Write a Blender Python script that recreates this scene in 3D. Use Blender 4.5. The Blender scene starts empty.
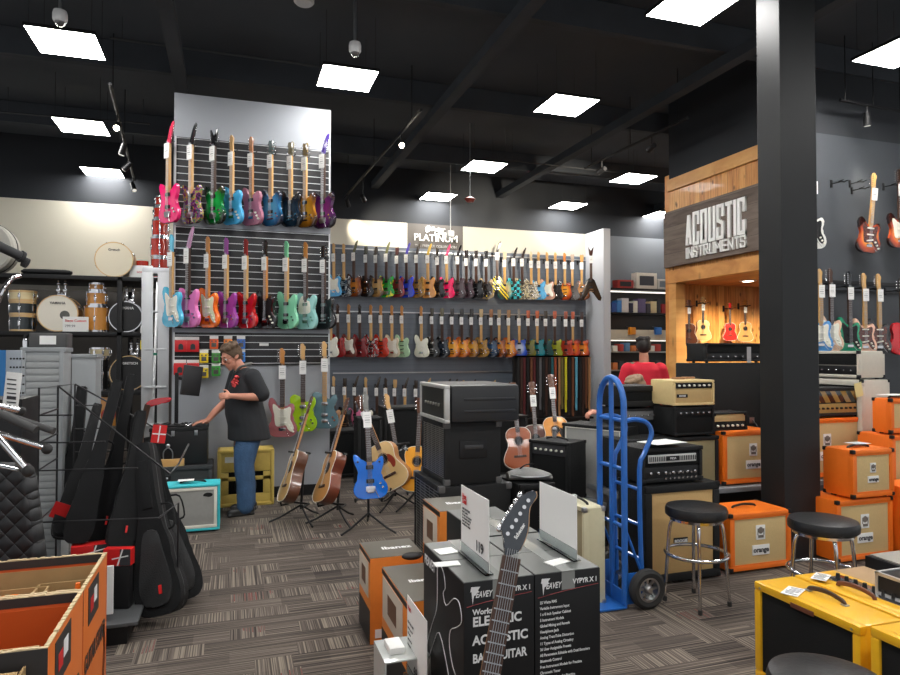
import bpy, bmesh, math, random
from mathutils import Vector, Matrix, Euler, Quaternion
R = math.radians
SC = bpy.context.scene
COL = SC.collection
random.seed(7)

# ------------------------------------------------------------------ camera, world, exposure
YAW = R(18.3); FPX = 660.0; EYE = 1.65; PIT = math.atan(14.5/660)
cd = bpy.data.cameras.new('camera'); cam = bpy.data.objects.new('camera', cd); COL.objects.link(cam)
cam.location = (0, 0, EYE); cam.rotation_euler = (R(90)+PIT, 0, -YAW)
cd.sensor_width = 36; cd.lens = 36*FPX/900; cd.clip_start = .05; cd.clip_end = 80
SC.camera = cam
W = bpy.data.worlds.new('world'); SC.world = W; W.use_nodes = True
W.node_tree.nodes['Background'].inputs[0].default_value = (.96, .98, 1, 1)
W.node_tree.nodes['Background'].inputs[1].default_value = .55
SC.view_settings.view_transform = 'Standard'; SC.view_settings.look = 'None'
SC.view_settings.gamma = 1; SC.view_settings.use_curve_mapping = False
SC.view_settings.exposure = 0.5
PANEL = 30.0
SC.cycles.max_bounces = 6; SC.cycles.diffuse_bounces = 3; SC.cycles.glossy_bounces = 3
SC.cycles.sample_clamp_indirect = 4; SC.cycles.use_denoising = True

def ray(px, py):
    x = (px-450)/FPX; y = 1.0; z = (337.5-py)/FPX
    y, z = y*math.cos(PIT)-z*math.sin(PIT), y*math.sin(PIT)+z*math.cos(PIT)
    return Vector((x*math.cos(YAW)+y*math.sin(YAW), y*math.cos(YAW)-x*math.sin(YAW), z))
EYEV = Vector((0, 0, EYE))
def PZ(px, py, z=0.0): r = ray(px, py); return EYEV + r*((z-EYE)/r.z)
def PV(px, py, v): r = ray(px, py); return EYEV + r*(v/r.y)
def PU(px, py, u): r = ray(px, py); return EYEV + r*(u/r.x)
def PD(px, py, d): return EYEV + ray(px, py)*d

# ------------------------------------------------------------------ materials
MATS = {}
def nd(nt, t, x=0, **kw):
    n = nt.nodes.new(t)
    for k, v in kw.items(): setattr(n, k, v)
    return n
def mat(name, col, rough=.5, metal=0., coat=0., var=.06, scale=30, bump=0., bscale=200, emit=0, spec=.5):
    if name in MATS: return MATS[name]
    m = bpy.data.materials.new(name); m.use_nodes = True; nt = m.node_tree
    b = nt.nodes['Principled BSDF']
    b.inputs['Roughness'].default_value = rough; b.inputs['Metallic'].default_value = metal
    b.inputs['Coat Weight'].default_value = coat; b.inputs['Coat Roughness'].default_value = .06
    b.inputs['Specular IOR Level'].default_value = spec
    tc = nd(nt, 'ShaderNodeTexCoord')
    n = nd(nt, 'ShaderNodeTexNoise'); n.inputs['Scale'].default_value = scale; n.inputs['Detail'].default_value = 3
    nt.links.new(tc.outputs['Object'], n.inputs['Vector'])
    mx = nd(nt, 'ShaderNodeMix', data_type='RGBA', blend_type='MIX')
    c0 = [max(0, c*(1-var)) for c in col]; c1 = [min(1, c*(1+var)) for c in col]
    mx.inputs['A'].default_value = (*c0, 1); mx.inputs['B'].default_value = (*c1, 1)
    nt.links.new(n.outputs['Fac'], mx.inputs['Factor']); nt.links.new(mx.outputs['Result'], b.inputs['Base Color'])
    if bump:
        n2 = nd(nt, 'ShaderNodeTexNoise'); n2.inputs['Scale'].default_value = bscale
        nt.links.new(tc.outputs['Object'], n2.inputs['Vector'])
        bp = nd(nt, 'ShaderNodeBump'); bp.inputs['Strength'].default_value = bump; bp.inputs['Distance'].default_value = .01
        nt.links.new(n2.outputs['Fac'], bp.inputs['Height']); nt.links.new(bp.outputs['Normal'], b.inputs['Normal'])
    if emit:
        b.inputs['Emission Color'].default_value = (*col, 1); b.inputs['Emission Strength'].default_value = emit
    MATS[name] = m
    return m
def srgb(r, g, b):
    f = lambda c: (c/255/12.92) if c/255 <= .04045 else ((c/255+.055)/1.055)**2.4
    return (f(r), f(g), f(b))
def ramp(nt, stops, interp='LINEAR'):
    n = nd(nt, 'ShaderNodeValToRGB'); n.color_ramp.interpolation = interp
    e = n.color_ramp.elements
    while len(e) < len(stops): e.new(.5)
    for el, (p, c) in zip(e, stops): el.position = p; el.color = (*c, 1)
    return n
def burst_mat(name, inner, mid, outer, cx=0, cz=.19, r=.22):
    """guitar finish whose colour darkens towards the rim of the body"""
    if name in MATS: return MATS[name]
    m = mat(name, inner, .18, 0, .8); nt = m.node_tree; b = nt.nodes['Principled BSDF']
    tc = nd(nt, 'ShaderNodeTexCoord'); mp = nd(nt, 'ShaderNodeMapping'); mp.vector_type = 'POINT'
    mp.inputs['Location'].default_value = (-cx/r, 0, -cz/r*.82); mp.inputs['Scale'].default_value = (1/r, 0, .82/r)
    gr = nd(nt, 'ShaderNodeVectorMath', operation='LENGTH')
    nt.links.new(tc.outputs['Object'], mp.inputs[0]); nt.links.new(mp.outputs[0], gr.inputs[0])
    rp = ramp(nt, [(0.25, inner), (.55, mid), (.8, outer)])
    nt.links.new(gr.outputs['Value'], rp.inputs[0]); nt.links.new(rp.outputs[0], b.inputs['Base Color'])
    return m
def pattern_mat(name, stops, scale=14, kind='noise', interp='CONSTANT', rot=(0, 0, 0), stretch=(1, 1, 1), coat=.7):
    if name in MATS: return MATS[name]
    m = mat(name, stops[0][1], .22, 0, coat); nt = m.node_tree; b = nt.nodes['Principled BSDF']
    tc = nd(nt, 'ShaderNodeTexCoord'); mp = nd(nt, 'ShaderNodeMapping')
    mp.inputs['Rotation'].default_value = rot; mp.inputs['Scale'].default_value = stretch
    nt.links.new(tc.outputs['Object'], mp.inputs[0])
    if kind == 'wave':
        t = nd(nt, 'ShaderNodeTexWave'); t.inputs['Distortion'].default_value = 1.2
        t.inputs['Detail'].default_value = 1
        out = t.outputs['Fac']
    elif kind == 'check':
        t = nd(nt, 'ShaderNodeTexChecker'); out = t.outputs['Fac']
    elif kind == 'voronoi':
        t = nd(nt, 'ShaderNodeTexVoronoi'); out = t.outputs['Distance']
    else:
        t = nd(nt, 'ShaderNodeTexNoise'); t.inputs['Detail'].default_value = 4; out = t.outputs['Fac']
    t.inputs['Scale'].default_value = scale
    nt.links.new(mp.outputs[0], t.inputs['Vector'])
    rp = ramp(nt, stops, interp); nt.links.new(out, rp.inputs[0]); nt.links.new(rp.outputs[0], b.inputs['Base Color'])
    return m
def wood_mat(name, c0, c1, c2, plank=.1, axis='y', rough=.45, knots=True, coat=.1, gap=.02):
    """planks running along Z; repeated along one world axis (object at the world origin)"""
    if name in MATS: return MATS[name]
    m = mat(name, c0, rough, 0, coat); nt = m.node_tree; b = nt.nodes['Principled BSDF']
    L = nt.links.new
    tc = nd(nt, 'ShaderNodeTexCoord'); sp = nd(nt, 'ShaderNodeSeparateXYZ'); L(tc.outputs['Object'], sp.inputs[0])
    u, w = {'y': ('Y', 'Z'), 'x': ('X', 'Z'), 'z': ('Z', 'Y'), 'zx': ('Z', 'X')}[axis]
    dv = nd(nt, 'ShaderNodeMath', operation='DIVIDE'); L(sp.outputs[u], dv.inputs[0]); dv.inputs[1].default_value = plank
    fl = nd(nt, 'ShaderNodeMath', operation='FLOOR'); L(dv.outputs[0], fl.inputs[0])
    fr = nd(nt, 'ShaderNodeMath', operation='FRACT'); L(dv.outputs[0], fr.inputs[0])
    cb = nd(nt, 'ShaderNodeCombineXYZ')
    a1 = nd(nt, 'ShaderNodeMath', operation='MULTIPLY'); L(sp.outputs[w], a1.inputs[0]); a1.inputs[1].default_value = .8
    L(dv.outputs[0], cb.inputs[0]); L(a1.outputs[0], cb.inputs[1]); L(fl.outputs[0], cb.inputs[2])
    ns = nd(nt, 'ShaderNodeTexNoise'); ns.inputs['Scale'].default_value = 3.0; ns.inputs['Detail'].default_value = 6; ns.inputs['Distortion'].default_value = .8
    L(cb.outputs[0], ns.inputs['Vector'])
    wn = nd(nt, 'ShaderNodeTexWhiteNoise', noise_dimensions='1D'); L(fl.outputs[0], wn.inputs['W'])
    ad = nd(nt, 'ShaderNodeMath', operation='MULTIPLY_ADD'); L(wn.outputs['Value'], ad.inputs[0]); ad.inputs[1].default_value = .3; L(ns.outputs['Fac'], ad.inputs[2])
    rp = ramp(nt, [(.35, c2), (.6, c0), (.9, c1)]); L(ad.outputs[0], rp.inputs[0])
    last = rp.outputs[0]
    if knots:
        vo = nd(nt, 'ShaderNodeTexVoronoi'); vo.inputs['Scale'].default_value = 1.0
        a2 = nd(nt, 'ShaderNodeMath', operation='MULTIPLY'); L(sp.outputs[w], a2.inputs[0]); a2.inputs[1].default_value = 4.5
        c3 = nd(nt, 'ShaderNodeCombineXYZ'); L(dv.outputs[0], c3.inputs[0]); L(a2.outputs[0], c3.inputs[1]); L(c3.outputs[0], vo.inputs['Vector'])
        k = ramp(nt, [(.09, (.18, .16, .14)), (.2, (1, 1, 1))]); L(vo.outputs['Distance'], k.inputs[0])
        mm = nd(nt, 'ShaderNodeMix', data_type='RGBA', blend_type='MULTIPLY'); mm.inputs['Factor'].default_value = .85
        L(last, mm.inputs['A']); L(k.outputs[0], mm.inputs['B']); last = mm.outputs['Result']
    g = ramp(nt, [(0, (.12, .12, .12)), (gap, (.12, .12, .12)), (gap*1.6, (1, 1, 1))]); L(fr.outputs[0], g.inputs[0])
    m2 = nd(nt, 'ShaderNodeMix', data_type='RGBA', blend_type='MULTIPLY'); m2.inputs['Factor'].default_value = .8
    L(last, m2.inputs['A']); L(g.outputs[0], m2.inputs['B']); L(m2.outputs['Result'], b.inputs['Base Color'])
    return m

BLACK = mat('black_plastic', (.009, .009, .010), .45, spec=.35)
TOLEX = mat('black_tolex', (.0085, .009, .0095), .6, bump=.35, bscale=350, spec=.35)
CHROME = mat('chrome', (.72, .72, .74), .16, 1.)
STEEL = mat('brushed_steel', (.45, .46, .48), .38, 1.)
ALU = mat('aluminium', (.62, .63, .64), .42, .85, var=.04, scale=8)
WHITE = mat('white_paper', (.80, .80, .78), .6, var=.02)
PARCH = mat('cream_plastic', (.82, .80, .70), .35, var=.02)
MAPLE = mat('maple', srgb(206, 160, 98), .35, coat=.4, var=.12, scale=18)
MAPLE2 = mat('amber_maple', srgb(190, 125, 55), .3, coat=.5, var=.12, scale=18)
ROSE = mat('rosewood', srgb(66, 42, 30), .5, var=.2, scale=40)
NECKW = mat('neck_wood', srgb(176, 122, 72), .4, coat=.2, var=.12)
BLKNECK = mat('ebony', (.02, .02, .022), .4)
ORANGE = mat('orange_tolex', srgb(242, 118, 24), .5, bump=.25, bscale=300, var=.05)
CREAMG = mat('cream_grille_cloth', srgb(212, 184, 130), .85, bump=.5, bscale=420, var=.1, scale=90)
BLKG = mat('black_grille_cloth', (.007, .0075, .008), .85, bump=.5, bscale=400, spec=.25)
SILVERG = mat('silver_grille_cloth', (.33, .33, .31), .8, bump=.5, bscale=300)
RUB = mat('black_rubber', (.02, .02, .02), .75)
REDP = mat('red_card', srgb(205, 30, 30), .45)
LEATHER = mat('black_vinyl', (.011, .0115, .013), .36, bump=.15, bscale=60, spec=.4)
NYLON = mat('black_nylon', (.0085, .009, .010), .75, bump=.5, bscale=260, var=.2, spec=.3)
INK = mat('dark_print', (.03, .03, .035), .6)
WHINK = mat('white_print', (.8, .8, .8), .6)
SKIN = mat('skin', srgb(206, 142, 118), .5, var=.08, scale=14)

# ------------------------------------------------------------------ mesh tools
class MB:
    def __init__(s): s.bm = bmesh.new()
    def _mi(s, fs, mi):
        if mi:
            for f in fs: f.material_index = mi
    def box(s, c, d, bev=0, rot=None, mi=0, seg=2):
        n0 = set(s.bm.faces)
        M = Matrix.Translation(c) @ (rot.to_matrix().to_4x4() if rot is not None else Matrix()) @ Matrix.Diagonal((d[0], d[1], d[2], 1))
        r = bmesh.ops.create_cube(s.bm, size=1, matrix=M)
        if bev:
            es = {e for v in r['verts'] for e in v.link_edges}
            bmesh.ops.bevel(s.bm, geom=list(es), offset=min(bev, min(d)*.45), segments=seg, affect='EDGES', profile=.6)
        s._mi([f for f in s.bm.faces if f not in n0], mi) if mi else None
        return s
    def cyl(s, p0, p1, r, r2=None, seg=12, caps=True, mi=0):
        p0 = Vector(p0); p1 = Vector(p1); d = p1-p0; L = d.length
        if L < 1e-6: return s
        n0 = set(s.bm.faces) if mi else None
        M = Matrix.Translation((p0+p1)/2) @ d.to_track_quat('Z', 'Y').to_matrix().to_4x4()
        bmesh.ops.create_cone(s.bm, cap_ends=caps, segments=seg, radius1=r, radius2=r if r2 is None else r2, depth=L, matrix=M)
        if mi: s._mi([f for f in s.bm.faces if f not in n0], mi)
        return s
    def ball(s, c, r, sc=(1, 1, 1), seg=16, rot=None, mi=0):
        n0 = set(s.bm.faces) if mi else None
        M = Matrix.Translation(c) @ (rot.to_matrix().to_4x4() if rot is not None else Matrix()) @ Matrix.Diagonal((sc[0], sc[1], sc[2], 1))
        bmesh.ops.create_uvsphere(s.bm, u_segments=seg, v_segments=max(6, seg//2+2), radius=r, matrix=M)
        if mi: s._mi([f for f in s.bm.faces if f not in n0], mi)
        return s
    def tube(s, pts, r, seg=8, closed=False, mi=0, smooth=0, flat=1.0):
        pts = [Vector(p) for p in pts]
        if smooth: pts = catmull3(pts, smooth, closed)
        n = len(pts); rings = []
        prev = None
        for i, p in enumerate(pts):
            a = pts[i-1] if (i or closed) else p
            b = pts[(i+1) % n] if (i < n-1 or closed) else p
            t = (b-a).normalized()
            if prev is None:
                up = Vector((0, 0, 1)) if abs(t.z) < .9 else Vector((0, 1, 0))
                nx = t.cross(up).normalized()
            else:
                nx = (prev - t*prev.dot(t)).normalized()
            prev = nx; ny = t.cross(nx)
            rr = r[i] if isinstance(r, (list, tuple)) else r
            rings.append([s.bm.verts.new(p+nx*math.cos(2*math.pi*k/seg)*rr+ny*math.sin(2*math.pi*k/seg)*rr*flat) for k in range(seg)])
        m = n if closed else n-1
        for i in range(m):
            A = rings[i]; B = rings[(i+1) % n]
            for k in range(seg):
                f = s.bm.faces.new((A[k], A[(k+1) % seg], B[(k+1) % seg], B[k])); f.material_index = mi
        if not closed:
            for rg in (rings[0][::-1], rings[-1]):
                f = s.bm.faces.new(rg); f.material_index = mi
        return s
    def prism(s, pts, y0, y1, bev=0, mi=0, seg=2):
        """outline in XZ extruded along Y from y0 (front) to y1 (back)"""
        a = [s.bm.verts.new((x, y0, z)) for x, z in pts]; b = [s.bm.verts.new((x, y1, z)) for x, z in pts]
        n = len(pts); fs = [s.bm.faces.new(a), s.bm.faces.new(b[::-1])]
        rim = list(fs[0].edges)+list(fs[1].edges)
        for i in range(n): fs.append(s.bm.faces.new((a[i], b[i], b[(i+1) % n], a[(i+1) % n])))
        for f in fs: f.material_index = mi
        if bev: bmesh.ops.bevel(s.bm, geom=rim, offset=bev, segments=seg, affect='EDGES', profile=.6, clamp_overlap=True)
        return s
    def lathe(s, prof, c=(0, 0, 0), seg=24, mi=0, axis='Z'):
        c = Vector(c); rings = []
        for r, h in prof:
            ring = []
            for k in range(seg):
                a = 2*math.pi*k/seg; x, y = r*math.cos(a), r*math.sin(a)
                v = {'Z': (x, y, h), 'Y': (x, h, y), 'X': (h, x, y)}[axis]
                ring.append(s.bm.verts.new(c+Vector(v)))
            rings.append(ring)
        for A, B in zip(rings, rings[1:]):
            for k in range(seg):
                f = s.bm.faces.new((A[k], A[(k+1) % seg], B[(k+1) % seg], B[k])); f.material_index = mi
        for rg in ((rings[0][::-1], rings[-1]) if prof[0] != prof[-1] else ()):
            f = s.bm.faces.new(rg); f.material_index = mi
        if prof[0] == prof[-1]: bmesh.ops.remove_doubles(s.bm, verts=rings[0]+rings[-1], dist=1e-5)
        return s
    def frame(s, w, h, t, y0, y1, cz=0, cx=0, bev=0, mi=0):
        """rectangular ring in XZ"""
        yc = (y0+y1)/2; dy = abs(y1-y0)
        s.box((cx, yc, cz+h/2-t/2), (w, dy, t), bev, mi=mi); s.box((cx, yc, cz-h/2+t/2), (w, dy, t), bev, mi=mi)
        s.box((cx-w/2+t/2, yc, cz), (t, dy, h-2*t+.001), bev, mi=mi); s.box((cx+w/2-t/2, yc, cz), (t, dy, h-2*t+.001), bev, mi=mi)
        return s
    def loft(s, rings, mi=0):
        """rings: (center, ax, ay) half-axis vectors"""
        seg = 20; R_ = []
        for c, ax, ay in rings:
            c = Vector(c); ax = Vector(ax); ay = Vector(ay)
            R_.append([s.bm.verts.new(c+ax*math.cos(2*math.pi*k/seg)+ay*math.sin(2*math.pi*k/seg)) for k in range(seg)])
        for A, B in zip(R_, R_[1:]):
            for k in range(seg): s.bm.faces.new((A[k], A[(k+1) % seg], B[(k+1) % seg], B[k]))
        s.bm.faces.new(R_[0][::-1]); s.bm.faces.new(R_[-1])
        return s
    def mesh(s, name, smooth=True):
        bmesh.ops.recalc_face_normals(s.bm, faces=s.bm.faces)
        me = bpy.data.meshes.new(name); s.bm.to_mesh(me); s.bm.free()
        if smooth:
            me.polygons.foreach_set('use_smooth', [True]*len(me.polygons))
            me.set_sharp_from_angle(angle=R(38))
        return me
def catmull3(pts, k, closed=False):
    out = []; n = len(pts)
    rng = range(n) if closed else range(n-1)
    for i in rng:
        g = (lambda j: pts[j % n]) if closed else (lambda j: pts[max(0, min(n-1, j))])
        p0, p1, p2, p3 = g(i-1), g(i), g(i+1), g(i+2)
        for j in range(k):
            t = j/k
            out.append(.5*((2*p1)+(p2-p0)*t+(2*p0-5*p1+4*p2-p3)*t*t+(3*p1-p0-3*p2+p3)*t**3))
    if not closed: out.append(pts[-1])
    return out
def cat2(pts, k=4):
    return [(v.x, v.y) for v in catmull3([Vector((x, y, 0)) for x, y in pts], k, True)]

def ob(name, mb, m, parent=None, smooth=True, loc=None, rot=None):
    me = mb if isinstance(mb, bpy.types.Mesh) else mb.mesh(name, smooth)
    o = bpy.data.objects.new(name, me); COL.objects.link(o)
    ms = m if isinstance(m, (list, tuple)) else [m]
    if len(me.materials) == 0:
        for _ in ms: me.materials.append(None)
    for i, x in enumerate(ms):
        o.material_slots[i].link = 'OBJECT'; o.material_slots[i].material = x
    if parent is not None: o.parent = parent
    if loc is not None: o.location = loc
    if rot is not None: o.rotation_euler = rot
    return o
def tag(o, label, cat, group=None, kind=None):
    o['label'] = label; o['category'] = cat
    if group: o['group'] = group
    if kind: o['kind'] = kind
    return o
def thing(name, label, cat, loc=(0, 0, 0), rz=0., group=None, rot=None):
    o = bpy.data.objects.new(name, None); COL.objects.link(o); o.empty_display_size = .1
    o.location = loc; o.rotation_euler = rot if rot is not None else (0, 0, rz)
    return tag(o, label, cat, group)
def struct(name, mb, m, smooth=False):
    o = ob(name, mb, m, smooth=smooth); o['kind'] = 'structure'; return o
def text(name, body, size, m, parent, loc, rot=(R(90), 0, 0), ext=.001, bold=0, sx=1., align='CENTER', sy=1., shear=0, spacing=1.):
    c = bpy.data.curves.new(name, 'FONT'); c.body = body; c.size = size; c.extrude = ext; c.offset = bold
    c.align_x = align; c.align_y = 'CENTER'; c.resolution_u = 3; c.shear = shear; c.space_character = spacing
    c.materials.append(m)
    o = bpy.data.objects.new(name, c); COL.objects.link(o); o.parent = parent
    o.location = loc; o.rotation_euler = rot; o.scale = (sx, sy, 1)
    return o
def basis(zdir, front):
    """matrix: local z along zdir, local -y towards front"""
    z = Vector(zdir).normalized(); y = -Vector(front); y = (y - z*y.dot(z)).normalized(); x = y.cross(z)
    M = Matrix((x, y, z)).transposed()
    return M.to_euler()
def ux(px, v): return PV(px, 352, v).x
def zat(px, py, v): return PV(px, py, v).z

# ------------------------------------------------------------------ the setting
VB = 12.5        # back wall
TOPZ = 4.18      # where the paint turns black
DECK = 5.25
def carpet():
    m = mat('carpet', (.1, .09, .08), .95); nt = m.node_tree; L = nt.links.new; b = nt.nodes['Principled BSDF']
    b.inputs['Specular IOR Level'].default_value = .15
    tc = nd(nt, 'ShaderNodeTexCoord')
    def block(scale, off):
        mp = nd(nt, 'ShaderNodeMapping'); mp.inputs['Location'].default_value = off
        L(tc.outputs['Object'], mp.inputs[0])
        br = nd(nt, 'ShaderNodeTexBrick'); br.offset = .37; br.squash = .55; br.squash_frequency = 3; br.offset_frequency = 2
        br.inputs['Scale'].default_value = 1; br.inputs['Mortar Size'].default_value = 0; br.inputs['Brick Width'].default_value = scale*1.5
        br.inputs['Row Height'].default_value = scale*.62; br.inputs['Color1'].default_value = (0, 0, 0, 1); br.inputs['Color2'].default_value = (1, 1, 1, 1)
        L(mp.outputs[0], br.inputs['Vector']); return br.outputs['Color']
    def stripes(sc):
        mp = nd(nt, 'ShaderNodeMapping'); mp.inputs['Scale'].default_value = sc
        L(tc.outputs['Object'], mp.inputs[0])
        n = nd(nt, 'ShaderNodeTexNoise'); n.inputs['Scale'].default_value = 1; n.inputs['Detail'].default_value = 1.5
        L(mp.outputs[0], n.inputs['Vector']); return n.outputs['Fac']
    h = stripes((.9, 120, 1)); v = stripes((120, .9, 1))
    blk = block(.24, (0, 0, 0)); th = nd(nt, 'ShaderNodeMath', operation='GREATER_THAN'); L(blk, th.inputs[0]); th.inputs[1].default_value = .62
    mx = nd(nt, 'ShaderNodeMix', data_type='FLOAT'); L(th.outputs[0], mx.inputs['Factor']); L(h, mx.inputs['A']); L(v, mx.inputs['B'])
    blk2 = block(.24, (0, 0, 0))
    ad = nd(nt, 'ShaderNodeMath', operation='MULTIPLY_ADD'); L(blk2, ad.inputs[0]); ad.inputs[1].default_value = .14; L(mx.outputs['Result'], ad.inputs[2])
    rp = ramp(nt, [(.36, srgb(38, 35, 35)), (.48, srgb(74, 67, 63)), (.6, srgb(92, 84, 78)), (.74, srgb(134, 124, 112))]); L(ad.outputs[0], rp.inputs[0])
    n3 = nd(nt, 'ShaderNodeTexNoise'); n3.inputs['Scale'].default_value = 3.3; n3.inputs['Detail'].default_value = 0; L(tc.outputs['Object'], n3.inputs['Vector'])
    g1 = nd(nt, 'ShaderNodeMath', operation='GREATER_THAN'); L(n3.outputs['Fac'], g1.inputs[0]); g1.inputs[1].default_value = .67
    g2 = nd(nt, 'ShaderNodeMath', operation='GREATER_THAN'); L(v, g2.inputs[0]); g2.inputs[1].default_value = .60
    g3 = nd(nt, 'ShaderNodeMath', operation='MULTIPLY'); L(g1.outputs[0], g3.inputs[0]); L(g2.outputs[0], g3.inputs[1])
    g4 = nd(nt, 'ShaderNodeMath', operation='MULTIPLY'); L(g3.outputs[0], g4.inputs[0]); L(th.outputs[0], g4.inputs[1])
    m3 = nd(nt, 'ShaderNodeMix', data_type='RGBA'); L(g4.outputs[0], m3.inputs['Factor']); L(rp.outputs[0], m3.inputs['A']); m3.inputs['B'].default_value = (*srgb(112, 56, 56), 1)
    L(m3.outputs['Result'], b.inputs['Base Color'])
    return m
struct('floor', MB().box((2, 5, -.05), (22, 20, .1)), carpet())
CEIL = mat('black_ceiling_paint', (.075, .084, .096), .85, var=.4, scale=.6, spec=.2)
struct('ceiling', MB().box((2, 5, DECK+.05), (22, 20, .1)), CEIL)
bm_ = MB()
for y in (1.0, 3.4, 5.9, 8.4, 10.9): bm_.box((2, y, DECK-.16), (22, .09, .3))
struct('trim_1', bm_, mat('black_joist_paint', (.06, .067, .077), .85, var=.3, scale=2, spec=.2))
bm_ = MB()
for x in (-4.2, -.6, 2.6, 5.2, 9): bm_.box((x, 5, DECK-.38), (.14, 18, .12))
struct('trim_2', bm_, MATS['black_joist_paint'])
CREAM = mat('cream_wall_paint', srgb(220, 214, 196), .8, var=.03, scale=1.5)
GREY = mat('grey_wall_paint', srgb(126, 130, 136), .75, var=.05, scale=2)
DGREY = mat('dark_grey_wall_paint', srgb(62, 66, 71), .6, var=.08, scale=2)
BPAINT = mat('black_wall_paint', (.018, .021, .026), .75, var=.2, scale=2)
uP0, uP1 = ux(407, VB), ux(463, VB)        # dark lettered panel
uFin = ux(586, VB); zSlat = zat(370, 246, VB)
uIs0, uIs1 = ux(172, 7.8), ux(330, 7.8)
# back wall: lower slatted field, cream band, black above
DW = mat('drum_wall_paint', srgb(92, 88, 84), .8, var=.05, scale=2)
struct('wall_back', MB().box(((-9+uIs1)/2, VB+.05, TOPZ/2+1.45), (uIs1+9, .1, TOPZ-2.9)), CREAM)
struct('wall_back_lower', MB().box(((-9+uIs1)/2, VB+.05, 1.45), (uIs1+9, .1, 2.9)), DW)
struct('wall_back_black_band', MB().box((2, VB+.05, (TOPZ+DECK)/2), (22, .1, DECK-TOPZ)), BPAINT)
def slat_material():
    m = mat('grey_slatwall', srgb(112, 118, 126), .5); nt = m.node_tree; L = nt.links.new; b = nt.nodes['Principled BSDF']
    tc = nd(nt, 'ShaderNodeTexCoord'); sp = nd(nt, 'ShaderNodeSeparateXYZ'); L(tc.outputs['Object'], sp.inputs[0])
    d = nd(nt, 'ShaderNodeMath', operation='DIVIDE'); L(sp.outputs['Z'], d.inputs[0]); d.inputs[1].default_value = .1
    f = nd(nt, 'ShaderNodeMath', operation='FRACT'); L(d.outputs[0], f.inputs[0])
    r = ramp(nt, [(0, srgb(74, 80, 89)), (.05, srgb(74, 80, 89)), (.09, srgb(88, 95, 105)), (1, srgb(84, 91, 101))]); L(f.outputs[0], r.inputs[0])
    L(r.outputs[0], b.inputs['Base Color']); return m
SLAT = slat_material()
struct('wall_back_guitars', MB().box(((uIs1+uFin)/2, VB+.05, zSlat/2), (uFin-uIs1, .1, zSlat)), SLAT)
struct('wall_back_cream_near', MB().box(((uIs1+uP0)/2, VB+.05, (zSlat+TOPZ)/2), (uP0-uIs1, .1, TOPZ-zSlat)), CREAM)
PANELG = mat('charcoal_wall_paint', srgb(84, 80, 76), .8, var=.05, scale=2)
sgn = struct('wall_back_sign_panel', MB().box(((uP0+uP1)/2, VB+.05, (zSlat+TOPZ)/2), (uP1-uP0, .1, TOPZ-zSlat)), PANELG)
struct('wall_back_cream_far', MB().box(((uP1+uFin)/2, VB+.05, (zSlat+TOPZ)/2), (uFin-uP1, .1, TOPZ-zSlat)), mat('dimmed_cream_paint', srgb(176, 172, 160), .8, var=.03, scale=1.5))  # same cream paint, coloured darker for the weaker wall wash at this end
FINM = mat('pale_grey_paint', srgb(188, 190, 194), .7, var=.03, scale=2)
struct('wall_fin', MB().box((uFin+.08, VB-.36, 2.09), (.16, .72, 4.18)), FINM)
struct('wall_back_right', MB().box(((uFin+13)/2, VB+.05, TOPZ/2), (13-uFin, .1, TOPZ)), mat('slate_wall_paint', srgb(104, 108, 112), .75, var=.05, scale=2))
# display island
IS = 7.8; zI = zat(172, 92, IS)
struct('wall_island', MB().box(((uIs0+uIs1)/2, IS+.11, zI/2), (uIs1-uIs0, .22, zI), .004), mat('island_grey_paint', srgb(156, 160, 166), .55, var=.04, scale=2))
struct('baseboard_island', MB().box(((uIs0+uIs1)/2, IS-.008, .06), (uIs1-uIs0, .016, .12)), BLACK)
# booth of pine boards
UB = 5.975; VK = 8.0; VF = 5.9
zBT = PU(668, 180, UB-.035).z; zS1 = PU(668.5, 213, UB-.035).z; zS0 = PU(668.5, 268, UB-.035).z; zOp = PU(668, 284, UB-.035).z
PINE = wood_mat('knotty_pine', srgb(206, 142, 74), srgb(226, 170, 100), srgb(168, 104, 48), .105, 'y')
PINEX = wood_mat('knotty_pine_across', srgb(214, 148, 76), srgb(232, 176, 104), srgb(176, 108, 48), .105, 'x')
PINEH = wood_mat('pine_trim', srgb(206, 146, 80), srgb(222, 168, 100), srgb(178, 118, 60), .6, 'z', gap=0.0)
struct('wall_booth_upper', MB().box((UB+.06, (VK+VF)/2, (zOp+zBT)/2), (.12, VK-VF, zBT-zOp)), PINE)
struct('trim_3', MB().box((UB-.012, (VK+VF)/2, zBT-.085), (.05, VK-VF, .17), .004), PINEH)
struct('trim_4', MB().box((UB-.010, (VK+VF)/2, zOp+.09), (.045, VK-VF, .18), .004), PINEH)
struct('trim_5', MB().box((UB+.06, VK-.08, zOp/2), (.16, .16, zOp), .004), PINEH)
struct('wall_booth_back', MB().box((UB+2.5, VK+.05, 2.1), (5, .1, 4.2)), PINEX)
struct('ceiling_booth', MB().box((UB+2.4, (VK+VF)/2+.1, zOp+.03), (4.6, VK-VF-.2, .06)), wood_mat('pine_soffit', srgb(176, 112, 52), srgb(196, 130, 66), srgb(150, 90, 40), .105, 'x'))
struct('wall_right', MB().box((UB+3.3, VF+.06, 2.1), (6.6, .12, 4.2)), DGREY)
struct('wall_right_black_band', MB().box((UB+3.3, VF+.06, (4.2+DECK)/2), (6.6, .12, DECK-4.2)), BPAINT)
struct('wall_booth_black_band', MB().box((UB+.06, (VK+VF)/2, (zBT+DECK)/2), (.12, VK-VF, DECK-zBT)), BPAINT)
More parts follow.
